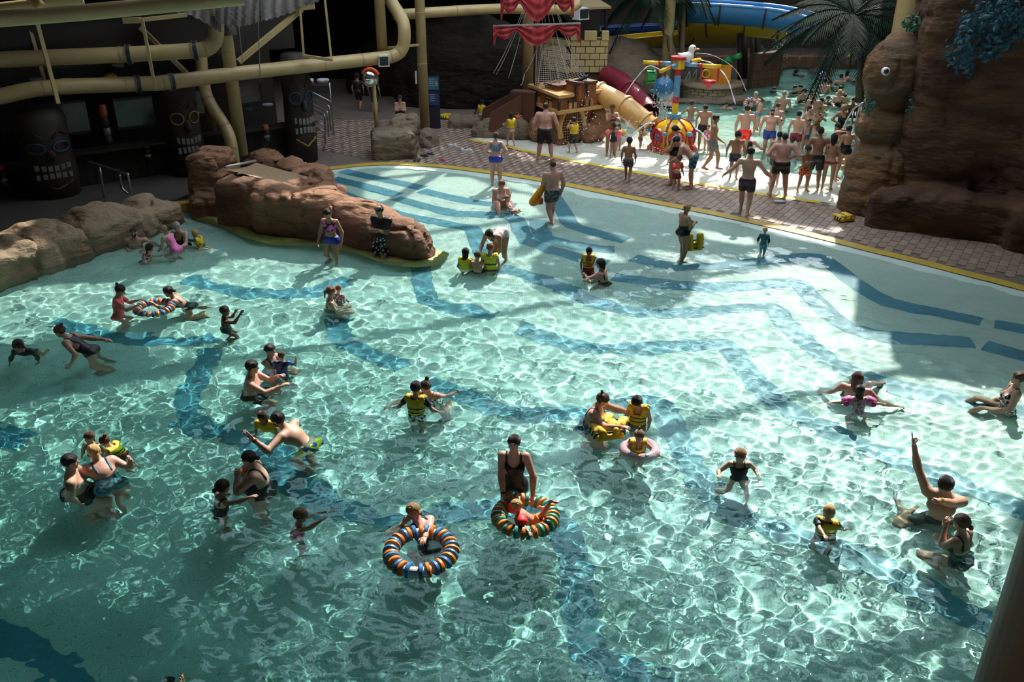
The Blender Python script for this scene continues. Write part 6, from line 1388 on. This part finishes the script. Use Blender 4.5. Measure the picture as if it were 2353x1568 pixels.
# folded vests on the lap of the woman, vest in the hand of the standing woman, float in the hand of the man
loose_vest('folded yellow life vest held on the water by the woman with tattooed arms', 1395, 1003, .03, rz=15, s=1.05); loose_vest('second folded yellow vest, farther under her arm', 1408, 985, .05, rz=-25, s=.95)
def vest_in_hand(label, u, v, y, s=1.): return loose_vest(label, u, v, 0, y=y, s=s, up=80, rz=15)
fy = P(1235, 505).y; f = Field(); fa_, fb_ = RX(1248, 430, fy), RX(1226, 464, fy); f.cone(fa_, fb_, .08, .12, .03); f.cone(fb_, RX(1242, 466, fy - .1), .08, .05, .04); V, Q = f.mesh(.022)
o_ = obj('float_board', (V, Q), mat('orange_float', (.75, .30, .01), .4), label='yellow-orange float held by the man in patterned trunks', cat='float'); obj('fin_patch', ellip(RX(1243, 462, fy - .16), (.06, .04, .1), 10, 7), mat('float_red', (.6, .06, .02), .4), o_)

# ================================================================ the people, group by group
def w(label, hu, hv, bu, bv, h, a, **k): return person(label, (hu, hv), (bu, bv), h, a, 'water', **k)
def s(label, hu, hv, bu, bv, a, **k): return person(label, (hu, hv), (bu, bv), 1.6, a, 'stand', floor=k.pop('floor', .03), **k)
F_ = dict(sex='f')
# family by the rock edge
w('bearded man up to his shoulders in water beside the rock edge', 305, 523, 310, 560, 1.78, 165, L='outlow', Rr='wide', legs='crouch', hair=('buzz', 'dark'), beard=True)
w('dark-haired child in pale pink seen from behind, low in the water near the rocks', 342, 560, 352, 596, 1.25, 25, age='child', lean=25, hair=('tie', 'dark'), wear=[('racer', 'palepink/black:16')], Rr='swim', legs='kneel', **F_)
w('girl in a bright pink swimsuit leaning over', 374, 518, 402, 588, 1.4, 300, age='teen', lean=38, hair=('tie', 'fairhair'), skin='pale', wear=[('racer', 'pink')], L='fwddown', Rr='fwddown', **F_)
w('smiling woman with grey hair and black strappy swimsuit near the rocks', 403, 511, 410, 556, 1.65, 195, lean=12, look=(10, 15), hair=('short', 'grey'), skin='pale', wear=[('onepiece', 'black')], legs='crouch', L='fwd', Rr='side', **F_)
w('blond toddler in yellow vest and blue sleeves facing left', 446, 527, 460, 560, .98, 285, age='tod', lean=20, hair=('buzz', 'blonde'), skin='pale', wear=[('rash', 'teal'), ('vest', 'yellow')], L=('px', 425, 548, .1), Rr='fwd', legs='float')
# by the rock slide
w('woman in palm-print crop top and blue swim shorts standing in shallow water', 750, 481, 760, 588, 1.62, 195, look=(25, 18), hair=('short', 'black'), skin='mid', wear=[('crop', 'navy/pink:11'), ('hot', 'royal')], L='loose', Rr='loose', legs='step', **F_)
w('man in black t-shirt with folded arms leaning on the rock', 870, 473, 876, 584, 1.76, 205, look=(20, 10), hair=('bald', 'black'), skin='mid', wear=[('tee', 'black'), ('long', 'white/black:16:voronoi')], L='cross', Rr='cross')
# shallow end
s('woman in blue shorts and halter top with hands on hips, seen from behind', 1140, 304, 1140, 428, 2, g=1.08, hair=('lowbun', 'dark'), skin='pink', wear=[('crop', 'denim'), ('hot', 'royal')], L='hip', Rr='hip', floor=-.02, **F_)
w('red-haired woman sitting in the shallows with a toddler on her lap', 1153, 414, 1160, 476, 1.65, 165, g=1.25, lean=12, look=(-5, 10), hair=('bob', 'red'), skin='pink', wear=[('onepiece', 'slate/white:8')], L='hold', Rr='fwddown', legs='sit', floor=-.15, **F_)
w('toddler in a pink patterned suit lying on the lap of the seated woman', 1166, 449, 1180, 477, .82, 110, age='tod', lean=-28, dy=-.45, hair=('buzz', 'red'), skin='pale', wear=[('racer', 'magenta/white:20')], L='up', Rr='fwd', legs='lap', floor=-.1, **F_)
s('man in patterned trunks holding a yellow-orange float, wading away', 1260, 369, 1268, 517, 335, g=1.18, hair=('buzz', 'brown'), skin='pink', wear=[('trunks', 'black/grey:22')], L='hold', Rr='side', legs='walk2', floor=-.12)
w('woman with long black hair bending forward over the three children', 1124, 528, 1146, 590, 1.68, 205, lean=82, hair=('long', 'black'), skin='mid', wear=[('onepiece', 'palepink/white:16')], L='fwddown', Rr=(.1, .35, -.6), floor=-.3, **F_)
w('girl with very long black hair in a lime vest', 1070, 570, 1067, 618, 1.2, 25, age='child', hair=('long', 'black'), skin='mid', wear=[('vest', 'lime'), ('hot', 'white')], **F_)
w('bare-backed boy with a small goggle strap between the two lime vests', 1097, 577, 1098, 622, 1.2, 12, age='child', hair=('buzz', 'brown'), wear=[('trunks', 'black')], L='face', Rr='face')
w('tallest boy of the three, in a lime vest and black shorts, seen from behind', 1126, 558, 1132, 620, 1.36, 5, age='child', hair=('buzz', 'red'), wear=[('vest', 'lime'), ('trunks', 'black')], L='side', Rr='side')
w('dark-haired small boy in yellow vest and red shorts', 1354, 569, 1353, 634, 1.08, 185, age='child', look=(0, 20), hair=('short', 'black'), skin='tan', wear=[('vest', 'yellow'), ('trunks', 'crimson')], L='cross', Rr='side', floor=-.32)
w('woman in black strap swimsuit kneeling beside the boy in red shorts', 1380, 595, 1384, 648, 1.65, 292, lean=8, hair=('bob', 'dark'), wear=[('onepiece', 'black')], L=('px', 1346, 636, 0.), Rr=('px', 1352, 640, -.2), legs='kneel', floor=-.45, **F_)
r = s('woman in black swimsuit holding a yellow vest at her side', 1578, 471, 1564, 606, 70, g=1.22, look=(-10, 12), hair=('lowbun', 'fairhair'), skin='mid', wear=[('onepiece', 'black')], L='hold', Rr='hold', legs='step', floor=-.13, hp=('grip', 'grip'), **F_)
hq_ = r['J']['arm', 1][2]; hu_, hv_ = S(hq_); vest_in_hand('yellow life vest with black straps in the hand of the standing woman', 1592, 560, hq_[1], 1.0)
s('blond toddler in dark long-sleeved top and aqua leggings walking to the edge', 1756, 521, 1750, 592, 20, age='tod', hair=('buzz', 'blonde'), skin='pink', wear=[('suit', 'aqua'), ('rash', 'navy')], L='loose', Rr='side', legs='walk', floor=-.1)
# left side of the pool
w('girl in a coral swim top with hair in a bun beside a foam ring', 274, 656, 280, 730, 1.5, 80, age='teen', lean=8, look=(0, 20), hair=('bun', 'dark'), skin='pale', wear=[('tee', 'coral')], L=('px', 318, 690, .2), Rr=('px', 316, 702, -.1), **F_)
w('woman resting her folded arms on the orange and blue ring', 384, 659, 400, 697, 1.65, 262, lean=40, hair=('lowbun', 'black'), skin='mid', wear=[('onepiece', 'black')], L=('px', 352, 698, -.2), Rr=('px', 372, 690, .1), legs='float', **F_)
r = w('child in black swim cap and black swimsuit with raised hands', 515, 703, 514, 752, 1.28, 65, age='child', hair=('cap', 'black'), skin='brown', wear=[('onepiece', 'black')], L=('px', 540, 718, .2), Rr=('px', 551, 724, -.1), hp=('flat', 'flat'), **F_)
w('woman in racer-back black swimsuit leaning forward with arms spread', 134, 749, 178, 812, 1.68, 268, lean=50, hair=('bun', 'brown'), skin='fair', wear=[('racer', 'black')], L=('px', 164, 846, -.45), Rr=('px', 255, 782, .35), legs='float', **F_)
w('boy in dark top with only his head above the water at the left edge', 38, 782, 42, 806, 1.4, 175, age='child', lean=45, hair=('bob', 'dark'), skin='mid', wear=[('rash', 'darkgrey')], L='side', Rr='loose', legs='swim')
w('red-haired woman with ponytail carrying a baby in the water', 760, 659, 768, 703, 1.65, 75, look=(-10, 5), hair=('pony', 'red'), skin='pale', wear=[('onepiece', 'green')], L='hold', Rr='hold', legs='crouch', **F_)
w('baby in lilac suit held by the red-haired woman', 777, 655, 782, 694, .8, 15, age='tod', hair=('buzz', 'red'), skin='pale', wear=[('tee', 'purple/white:22'), ('hot', 'teal')], legs='lap', dy=.05)
w('woman with dark bun holding the boy in sunglasses', 620, 792, 628, 842, 1.65, 115, hair=('lowbun', 'dark'), wear=[('onepiece', 'maroon')], L='hold', Rr='hold', dy=.15, legs='crouch', **F_)
r = w('small boy in sunglasses and blue patterned swim top', 645, 808, 655, 862, 1.02, 170, age='child', roll=-6, hair=('buzz', 'brown'), skin='pale', wear=[('suit', 'blue/black:14')], L=('px', 680, 824, .1), Rr='side', legs='float'); goggles(r, 'black', .04, False)
w('man with short dark hair and shoulder tattoo reaching towards the boy', 578, 829, 578, 893, 1.8, 85, lean=6, g=1.08, hair=('short', 'black'), skin='pink', wear=[('trunks', 'black')], L=('px', 640, 865, .1), Rr=('px', 645, 888, -.1), legs='crouch')
w('child with dark curls and yellow top swimming beside the bearded man', 601, 947, 606, 984, 1.1, 185, age='child', hair=('girl', 'dark'), skin='mid', wear=[('tee', 'yellow')], legs='swim', lean=25, **F_)
r = w('bearded man in blue patterned shorts leaning over the water', 636, 949, 690, 1022, 1.8, 285, lean=52, g=1.05, hair=('short', 'black'), skin='fair', wear=[('trunks', 'blue/lime:9')], L=('px', 582, 1010, -.35), Rr='fwddown', hp=('flat', 'relax'), beard=True); band(r, -1, 'red')
# middle of the pool
w('boy in yellow vest and navy short sleeves seen from behind', 955, 877, 950, 950, 1.3, 12, age='child', hair=('short', 'black'), wear=[('tee', 'navy'), ('vest', 'yellow'), ('trunks', 'navy/white:20')], L='outlow', Rr='outlow')
r = w('woman in black strap top with both arms stretched wide', 977, 876, 990, 932, 1.66, 200, lean=18, look=(5, 10), dy=.3, hair=('bun', 'dark'), skin='pink', wear=[('onepiece', 'black/white:30')], Rr=('px', 884, 946, -.35), L=('px', 1058, 912, .25), legs='float', **F_); band(r, -1, 'purple')
r = w('large woman in blue swimsuit with tattooed forearms holding folded vests', 1386, 905, 1380, 978, 1.66, 115, g=1.38, lean=14, look=(-10, 15), hair=('tuft', 'brown'), skin='pink', wear=[('onepiece', 'slate/black:14')], Rr=('px', 1425, 982, -.5), L=('px', 1445, 948, .25), **F_); band(r, 1, 'yellow')
w('dark-haired child in yellow vest looking down beside the large woman', 1464, 911, 1472, 980, 1.22, 200, age='child', look=(15, 38), hair=('bob', 'black'), skin='pale', wear=[('vest', 'yellow'), ('trunks', 'grey')], L='side', Rr='side')
w('toddler in yellow vest with a hair tuft sitting in the pink ring', 1470, 990, 1470, 1034, .95, 178, age='tod', look=(0, 12), dy=-.1, hair=('tuft', 'fairhair'), skin='pale', wear=[('vest', 'yellow')], L=(.75, .55, -.5), Rr=(.75, .55, -.5), **F_)
r = w('woman in black tankini standing upright behind the orange and green ring', 1181, 1003, 1180, 1140, 1.67, 185, look=(8, -8), hair=('short', 'dark'), skin='fair', wear=[('tank', 'black')], Rr=('px', 1158, 1140, -.3), L=('px', 1224, 1138, -.3), hp=('grip', 'grip'), pole=((1, -.2, -.3), (1, -.2, -.3)), **F_); band(r, 1, 'royal')
r = w('blond child lying back in the orange and green ring with legs up', 1188, 1150, 1212, 1197, 1.0, 80, age='child', lean=-48, dy=-.05, look=(25, 20), hair=('short', 'blonde'), skin='pink', wear=[('trunks', 'orange')], legs=(('px', 1240, 1165, .1), ('px', 1268, 1148, -.05)), L=('px', 1185, 1146, .25), Rr=('px', 1222, 1235, -.5)); arm_float(r, -1, 'hotred', .085); arm_float(r, 1, 'hotred', .085)
w('woman with fair bun bending over the orange and blue ring', 948, 1160, 962, 1250, 1.66, 318, g=1.22, lean=42, look=(-15, 5), hair=('lowbun', 'fairhair'), skin='pink', wear=[('onepiece', 'black')], Rr=('px', 965, 1272, -.6), L=('px', 925, 1205, .2), dy=.1, **F_)
r = w('girl in blue goggles with both arms stretched out in front', 690, 1170, 697, 1212, 1.2, 82, age='child', lean=8, hair=('short', 'fairhair'), skin='fair', wear=[('racer', 'magenta/palepink:22')], L=('px', 750, 1178, .25), Rr=('px', 752, 1190, -.15), hp=('flat', 'flat'), **F_); goggles(r, 'blue')
w('large woman in black swimsuit with her hands clasped under her chin', 568, 1039, 585, 1120, 1.66, 258, g=1.42, lean=12, hair=('lowbun', 'black'), skin='pale', wear=[('onepiece', 'black')], L='chin', Rr='chin', hp=('fist', 'fist'), **F_)
w('girl with a white headband reaching towards the woman with clasped hands', 510, 1104, 522, 1160, 1.3, 50, age='child', lean=10, hair=('lowbun', 'dark'), skin='fair', wear=[('onepiece', 'black')], Rr=('px', 608, 1134, -.15), L='fwd', **F_)
w('man with cropped hair low in the water beside the blonde woman', 158, 1045, 165, 1112, 1.8, 70, g=1.12, hair=('short', 'black'), skin='fair', wear=[('trunks', 'black')], L='fwd', Rr='side', legs='crouch')
w('blonde woman in blue leaf-print swimsuit hugging a child, seen from behind', 212, 1024, 268, 1104, 1.67, 315, g=1.35, lean=40, hair=('tie', 'blonde'), skin='pink', wear=[('onepiece', 'navy/teal:10'), ('hot', 'navy/teal:10')], L='fwddown', Rr=('px', 300, 1060, .2), **F_)
w('small girl with red hair bow facing the camera behind the couple', 202, 994, 203, 1030, 1.1, 190, age='child', hair=('tie', 'brown'), skin='pale', wear=[('racer', 'crimson')], legs='swim', **F_)
w('child in yellow vest clinging to the blonde woman', 238, 1003, 268, 1058, 1.05, 275, age='child', lean=30, dy=.25, look=(0, 15), hair=('bun', 'brown'), skin='pale', wear=[('vest', 'yellow'), ('hot', 'crimson')], Rr='hold', L='hold', legs='float', **F_)
# right side of the pool
r = w('girl in black swimsuit with pink goggles on her forehead', 1703, 1034, 1692, 1096, 1.24, 190, age='child', roll=4, look=(0, 14), hair=('short', 'fairhair'), skin='pale', wear=[('racer', 'black')], Rr=('px', 1652, 1092, -.15), L=('px', 1742, 1096, -.1), legs=((-.1, .4, -.85), (.35, .1, -.6)), **F_); goggles(r, 'magenta', .27)
w('blond boy in yellow vest seen from behind in the lower right', 1908, 1162, 1903, 1218, 1.12, 22, age='child', lean=8, hair=('bob', 'blonde'), skin='pale', wear=[('tee', 'navy'), ('vest', 'yellow')], L=('px', 1903, 1252, -.45), Rr=('px', 1945, 1226, .1), legs='float')
r = w('man reclining in the water with one arm raised and a finger pointing', 2178, 1098, 2172, 1178, 1.92, 215, lean=-6, look=(5, 30), hair=('short', 'black'), skin='fair', wear=[('trunks', 'darkgrey')], Rr=('px', 2096, 1008, .55), L=('px', 2146, 1150, -.45), hp=('fist', 'point'), pole=(None, (.3, .2, -1)), legs=(('w', 2060, 1175, -.45), ('w', 2085, 1205, -.5)), poleleg=(0, 1, -.2)); band(r, -1, 'lime')
w('woman with brown bun and thin straps raising a hand to her face', 2213, 1184, 2218, 1278, 1.66, 322, lean=8, hair=('lowbun', 'brown'), skin='fair', wear=[('onepiece', 'green/navy:16')], L=('px', 2172, 1215, .2), Rr='side', legs='crouch', **F_)
w('man with wet brown hair lying back with one knee above the water', 1974, 855, 1978, 898, 1.76, 30, lean=-22, hair=('girl', 'brown'), skin='pink', wear=[('trunks', 'black')], L='outlow', Rr='out', legs=((-.1, .75, .05), (.25, .62, -.18)), poleleg=(0, .2, 1))
r = w('girl in pale top with pink strawberry arm floats, seen from behind', 1978, 886, 1980, 936, 1.05, 3, age='child', lean=12, hair=('girl', 'dark'), skin='pale', wear=[('tee', 'black/palepink:30:voronoi')], L='wide', Rr='wide', legs='float', dy=-.15, **F_); 
for s_ in (-1, 1):
    af = arm_float(r, s_, 'pink', .08); sh_, el_, wr_ = r['J']['arm', s_]; sub('strawberry_patch', ellip(sh_ + (el_ - sh_) * .7 + np.array([0, -.07, .0]), (.045, .03, .05), 10, 7), cloth_mat('magenta'), af)
w('woman in black floral swimsuit sitting in the water at the right edge', 2343, 855, 2332, 936, 1.66, 285, lean=-6, look=(5, -5), hair=('lowbun', 'brown'), skin='fair', wear=[('onepiece', 'black/white:26')], L='fwddown', Rr='fwddown', legs='sit', floor=-.5, **F_)
r = w('swimmer with a green wristband reaching in from the bottom edge', 388, 1588, 398, 1626, 1.75, 8, lean=40, hair=('short', 'dark'), skin='mid', wear=[('trunks', 'black')], Rr=('w', 418, 1550, .14), legs='swim', hp=('relax', 'flat')); band(r, 1, 'green', .9, .04)
# deck
w('woman in black swimsuit sitting in the shade with a towel', 918, 219, 922, 292, 1.62, 170, lean=15, hair=('lowbun', 'dark'), wear=[('onepiece', 'black')], L='hold', Rr='hold', legs='crouch', floor=0, **F_)
s('child in full black swim suit walking in the dark behind the mirror', 820, 167, 826, 254, 5, age='child', hair=('short', 'black'), skin='mid', wear=[('suit', 'black')], legs='walk'); s('shadowy person in dark swimwear right of the mirror pole', 860, 172, 862, 258, 20, hair=('short', 'dark'), skin='mid', wear=[('suit', 'darkgrey')])
s('small child in yellow vest at the foot of the ship ramp', 1112, 229, 1108, 297, 25, age='child', hair=('short', 'black'), wear=[('vest', 'yellow'), ('trunks', 'palepink')], legs='walk2'); s('girl in yellow vest and pink briefs walking past the grey boulder', 1174, 258, 1174, 338, 325, age='child', hair=('bob', 'dark'), wear=[('vest', 'yellow'), ('briefs', 'palepink')], L='fwd', legs='walk', **F_)
s('heavy bare-backed man in black shorts at the yellow line near the ship', 1258, 236, 1252, 369, 8, g=1.28, hair=('bald', 'dark'), skin='pink', wear=[('long', 'black')], L='loose', Rr='loose', legs='wide'); s('boy in yellow vest and black shorts stepping out beside the ship arch', 1309, 269, 1317, 354, 320, age='child', hair=('short', 'black'), wear=[('vest', 'yellow'), ('long', 'black')], L='face', legs='walk')
s('woman in red bikini with hands at her mouth beside the tan slide', 1411, 240, 1402, 356, 175, hair=('lowbun', 'brown'), skin='tan', wear=[('bra', 'crimson'), ('briefs', 'crimson')], L='chin', Rr='chin', **F_)
r = s('girl in black cross-back swimsuit with red arm floats', 1413, 282, 1408, 363, 15, age='child', hair=('tie', 'dark'), skin='tan', wear=[('racer', 'black')], L='out', Rr='out', **F_); arm_float(r, -1, 'coral'); arm_float(r, 1, 'coral')
r = s('small girl in pink swimsuit with yellow arm floats', 1426, 285, 1420, 344, 200, age='tod', hair=('girl', 'brown'), wear=[('racer', 'pink')], L='out', Rr='out', **F_); arm_float(r, -1, 'yellow')
s('boy in grey patterned trunks walking on the tiles', 1449, 315, 1441, 419, 15, age='child', hair=('short', 'black'), skin='tan', wear=[('trunks', 'grey/black:26')], L='side', Rr='side', legs='walk'); s('boy in teal trunks pushing the bell toy', 1474, 289, 1470, 345, 80, age='child', hair=('short', 'black'), skin='tan', wear=[('trunks', 'teal/crimson:8')], L='fwd', Rr='fwd')
s('woman in black swimsuit standing behind the bending man', 1557, 289, 1546, 424, 300, g=1.18, look=(10, 20), hair=('lowbun', 'black'), wear=[('onepiece', 'black')], L='fwddown', **F_); s('man in dark green shorts bending down to a toddler', 1562, 314, 1588, 434, 285, lean=48, hair=('short', 'black'), skin='fair', wear=[('trunks', 'navy/teal:16')], L='fwddown', Rr='fwddown', look=(0, 20))
r = s('toddler in red shorts with red arm floats on the tiles', 1555, 356, 1552, 436, 150, age='tod', hair=('short', 'brown'), skin='pale', wear=[('trunks', 'crimson')], L='loose', Rr='fwd', look=(0, 15), legs='step'); arm_float(r, -1, 'hotred', .07); arm_float(r, 1, 'hotred', .07)
s('man in black shorts facing the camera beside the bell', 1613, 241, 1612, 345, 190, look=(0, 28), hair=('short', 'black'), skin='mid', wear=[('trunks', 'black')], L='side', Rr='side', beard=True); s('girl in pink swimsuit and purple cap below the man facing the camera', 1622, 286, 1622, 352, 195, age='child', hair=('cap', 'red'), wear=[('racer', 'palepink/magenta:14')], **F_)
s('man in grey shorts striding to the right', 1650, 264, 1632, 393, 105, hair=('short', 'black'), skin='tan', wear=[('trunks', 'grey')], L='side', Rr='fwddown', legs='walk'); s('young man in bright red trunks seen from behind', 1702, 241, 1704, 366, 8, hair=('short', 'black'), wear=[('trunks', 'hotred')], L='side', Rr='side', legs='walk2')
s('thin boy in navy shorts looking down', 1688, 302, 1684, 411, 188, age='child', look=(0, 30), hair=('short', 'black'), skin='tan', wear=[('trunks', 'navy')], L='loose', Rr='loose'); w('person in sleeveless black top sitting in the shallow splash water', 1722, 302, 1722, 350, 1.7, 25, hair=('short', 'dark'), wear=[('sleeveless', 'black')], L='side', Rr='out', legs='sit', floor=0)
s('man in dark patterned shorts crossing the tiles towards the crowd', 1731, 338, 1708, 497, 18, hair=('short', 'black'), skin='fair', wear=[('trunks', 'maroon/navy:18')], L='outlow', Rr='outlow', legs='walk', floor=.02)
w('pale man standing behind the striped pole', 1541, 196, 1540, 256, 1.8, 10, hair=('short', 'dark'), skin='pink', wear=[('trunks', 'black')]); w('boy wading away with arms out behind the bell', 1590, 231, 1585, 280, 1.5, 350, age='teen', hair=('short', 'dark'), skin='tan', wear=[('trunks', 'slate')], L='out', Rr='out', floor=-.1)
w('swimmer lying in the churning water before the round planter', 1670, 233, 1664, 251, 1.6, 215, lean=35, hair=('short', 'brown'), wear=[('onepiece', 'grey')], L='wide', Rr='out', legs='swim', floor=-.2, **F_); w('woman in dark green swimsuit with a ring on her arm', 1738, 211, 1734, 262, 1.65, 205, hair=('short', 'grey'), wear=[('onepiece', 'green')], Rr='hold', floor=-.3, **F_)
s('woman in blue bikini with a thigh tattoo facing right', 1750, 228, 1738, 300, 85, lean=8, look=(0, 20), hair=('bun', 'brown'), wear=[('bra', 'slate'), ('hot', 'slate')], L='hold', Rr='hold', **F_); s('broad man in royal blue shorts facing the camera', 1774, 249, 1762, 360, 190, g=1.14, hair=('buzz', 'black'), skin='fair', wear=[('trunks', 'blue')], L='loose', Rr='loose', legs='walk', beard=True)
w('sunburnt man partly hidden behind the man in royal blue shorts', 1789, 236, 1790, 280, 1.75, 30, hair=('buzz', 'brown'), skin='pink', wear=[('trunks', 'black')], floor=-.1); w('bald man in black shorts wading away', 1803, 208, 1800, 258, 1.8, 25, hair=('none', 'grey'), skin='fair', wear=[('trunks', 'black')], floor=-.3)
s('big man in black shorts with hands on hips at the yellow line', 1802, 306, 1786, 451, 10, g=1.22, hair=('buzz', 'black'), skin='pink', wear=[('trunks', 'black')], L='hip', Rr='hip', legs='wide'); s('man standing close in front of the big man, mostly hidden', 1790, 303, 1777, 424, 5, hair=('short', 'black'), wear=[('trunks', 'darkgrey')])
s('teenage boy in dark red trunks seen from behind', 1835, 254, 1822, 366, 20, age='teen', hair=('short', 'black'), wear=[('trunks', 'crimson')], legs='step'); s('person with long dark hair and one arm over the head', 1847, 243, 1846, 345, 160, hair=('bob', 'black'), wear=[('trunks', 'denim')], L='head', **F_)
w('grey-haired man in wine red shorts wading away', 1874, 213, 1868, 268, 1.78, 25, g=1.1, hair=('buzz', 'grey'), skin='pink', wear=[('trunks', 'crimson')], floor=-.25); w('woman in orange and green floral swimsuit with hands at her mouth', 1883, 244, 1882, 306, 1.66, 165, hair=('lowbun', 'fairhair'), wear=[('onepiece', 'orange/green:12')], L='chin', Rr='chin', floor=-.1, **F_)
s('woman in black swimsuit with hands on hips facing the camera', 1930, 240, 1922, 345, 165, hair=('lowbun', 'fairhair'), skin='tan', wear=[('onepiece', 'black')], L='hip', Rr='hip', legs='wide', **F_); w('woman in black V-neck swimsuit bending in the far pool', 1850, 204, 1844, 236, 1.65, 150, lean=15, look=(0, 20), hair=('lowbun', 'dark'), wear=[('onepiece', 'black')], floor=-.4, **F_)
w('child with wet dark hair next to the bending woman', 1866, 208, 1868, 230, 1.4, 200, age='child', hair=('short', 'black'), wear=[('trunks', 'navy')]); w('woman in black swimsuit near the fish rock handrail', 1963, 224, 1958, 272, 1.65, 180, hair=('lowbun', 'dark'), skin='tan', wear=[('onepiece', 'black')], floor=-.1, **F_)
s('boy peeking between the red trunks and the floral swimsuit', 1853, 272, 1848, 346, 170, age='child', hair=('short', 'black'), wear=[('trunks', 'denim')]); s('teenager in long black shorts seen from behind in the queue', 1880, 292, 1866, 434, 12, hair=('short', 'black'), skin='tan', wear=[('long', 'black')], legs='step')
s('child in orange patterned shorts hugging itself', 1855, 334, 1842, 440, 165, age='child', look=(20, 15), hair=('short', 'dark'), skin='tan', wear=[('trunks', 'orange/maroon:18')], L='cross', Rr='cross', legs='wide'); s('girl in dark red bikini with long black hair in the queue', 1903, 307, 1898, 437, 25, age='teen', hair=('girl', 'black'), skin='mid', wear=[('bra', 'crimson'), ('briefs', 'crimson')], L='hold', **F_)
s('woman in black swimsuit with one hand on her hip, seen from behind by the rock', 1946, 287, 1932, 414, 350, hair=('lowbun', 'black'), skin='fair', wear=[('onepiece', 'black')], Rr='hip', legs='wide', **F_); s('person holding both hands to the head behind the girl in the red bikini', 1917, 296, 1918, 412, 120, hair=('bob', 'brown'), wear=[('crop', 'darkgrey'), ('hot', 'black')], L='hair', Rr='head', **F_)
s('woman in black and orange leaning on the handrail', 1984, 236, 1972, 330, 240, hair=('short', 'black'), skin='mid', wear=[('onepiece', 'black/orange:10')], L='fwd', **F_); s('person half hidden behind the fish rock below the handrail', 1978, 272, 1968, 372, 300, hair=('short', 'dark'), skin='fair', wear=[('trunks', 'black')])
# far pool
far_p = [('man neck-deep beside the red-brown block wall', 1778, 181, 1778, 196, 0, 'm', 'short', 'black', 'trunks', 'black'), ('child in blue top below the block wall', 1780, 200, 1778, 211, 200, 'm', 'short', 'black', 'tee', 'blue'), ('woman wringing her hair in the far pool', 1828, 196, 1826, 214, 170, 'f', 'bob', 'dark', 'onepiece', 'black'), ('woman with dark wet hair behind the hair-wringing one', 1840, 194, 1839, 210, 250, 'f', 'short', 'black', 'onepiece', 'black'),
 ('tanned man with his back turned beside a yellow float in the far pool', 1897, 180, 1892, 214, 20, 'm', 'short', 'black', 'trunks', 'black'), ('woman leaning back in the water behind the tanned man', 1909, 185, 1912, 203, 190, 'f', 'bob', 'black', 'onepiece', 'black'), ('woman in black strap swimsuit, far back near the blue light', 1903, 154, 1900, 182, 5, 'f', 'bun', 'black', 'onepiece', 'black'), ('pale man seen from behind in the far pool', 1934, 170, 1930, 194, 10, 'm', 'short', 'black', 'trunks', 'navy'), ('person in black with long hair, upper right of the far pool', 1949, 161, 1946, 187, 60, 'f', 'girl', 'black', 'onepiece', 'black'), ('swimmer in pale blue top at the palm trunk', 1970, 177, 1964, 190, 200, 'm', 'short', 'dark', 'tee', 'slate'),
 ('dark-haired woman behind the blonde one near the disc ring', 1934, 197, 1930, 228, 160, 'f', 'girl', 'black', 'onepiece', 'black'), ('blonde woman in black swimsuit looking down at the disc ring', 1931, 206, 1928, 243, 200, 'f', 'short', 'blonde', 'onepiece', 'black'), ('child in yellow beside the blonde woman', 1943, 215, 1943, 228, 30, 'm', 'short', 'dark', 'tee', 'yellow'), ('boy sitting in the small orange and green ring', 1904, 221, 1906, 238, 190, 'm', 'short', 'dark', 'trunks', 'navy'), ('sunburnt young man with dark hair behind the red shorts', 1889, 224, 1892, 258, 15, 'm', 'short', 'black', 'trunks', 'grey'), ('first swimmer beside the blue pool light', 1866, 152, 1866, 165, 180, 'm', 'short', 'black', 'trunks', 'navy'), ('second swimmer beside the blue pool light', 1875, 154, 1876, 166, 220, 'f', 'short', 'brown', 'onepiece', 'navy'), ('person floating on the back in the misty far pool', 1832, 158, 1836, 172, 90, 'f', 'bob', 'dark', 'onepiece', 'grey')]
for lb, hu, hv, bu, bv, a, sx, hs, hc_, wk, wc in far_p: w(lb, hu, hv, bu, bv, 1.7 if 'child' not in lb and 'boy' not in lb else 1.3, a, sex=sx, age=None if 'child' not in lb and 'boy' not in lb else 'child', hair=(hs, hc_), skin='fair', wear=[(wk, wc)], L='outlow', Rr='fwd', legs='crouch', floor=-.7)
for lb, hu, hv, bu, bv, a, ag, wk in (('tall pale person standing alone on the walkway behind the far pool', 1924, 104, 1922, 148, 190, None, [('trunks', 'black')]), ('child in yellow and black vest on the far walkway', 1952, 116, 1949, 148, 20, 'child', [('vest', 'yellow'), ('trunks', 'black')]), ('person in dark top behind the child in the vest', 1961, 102, 1960, 147, 30, None, [('tee', 'darkgrey'), ('trunks', 'blue')]), ('person in blue shorts under the palm fronds', 1974, 104, 1974, 147, 0, None, [('trunks', 'blue')]), ('slim pale bather standing in the mist at the far edge', 1839, 125, 1836, 148, 160, 'child', [('trunks', 'grey')])):
    s(lb, hu, hv, bu, bv, a, age=ag, hair=('short', 'dark'), skin='fair', wear=wk, floor=.36)
obj('pool_light', ellip(P(1888, 167, .05), (.16, .08, .05), 10, 6), mat('blue_lamp', (.05, .08, .6), .3, emit=((.05, .12, 1.), 6.)), label='small glowing blue light at the edge of the far pool', cat='light')
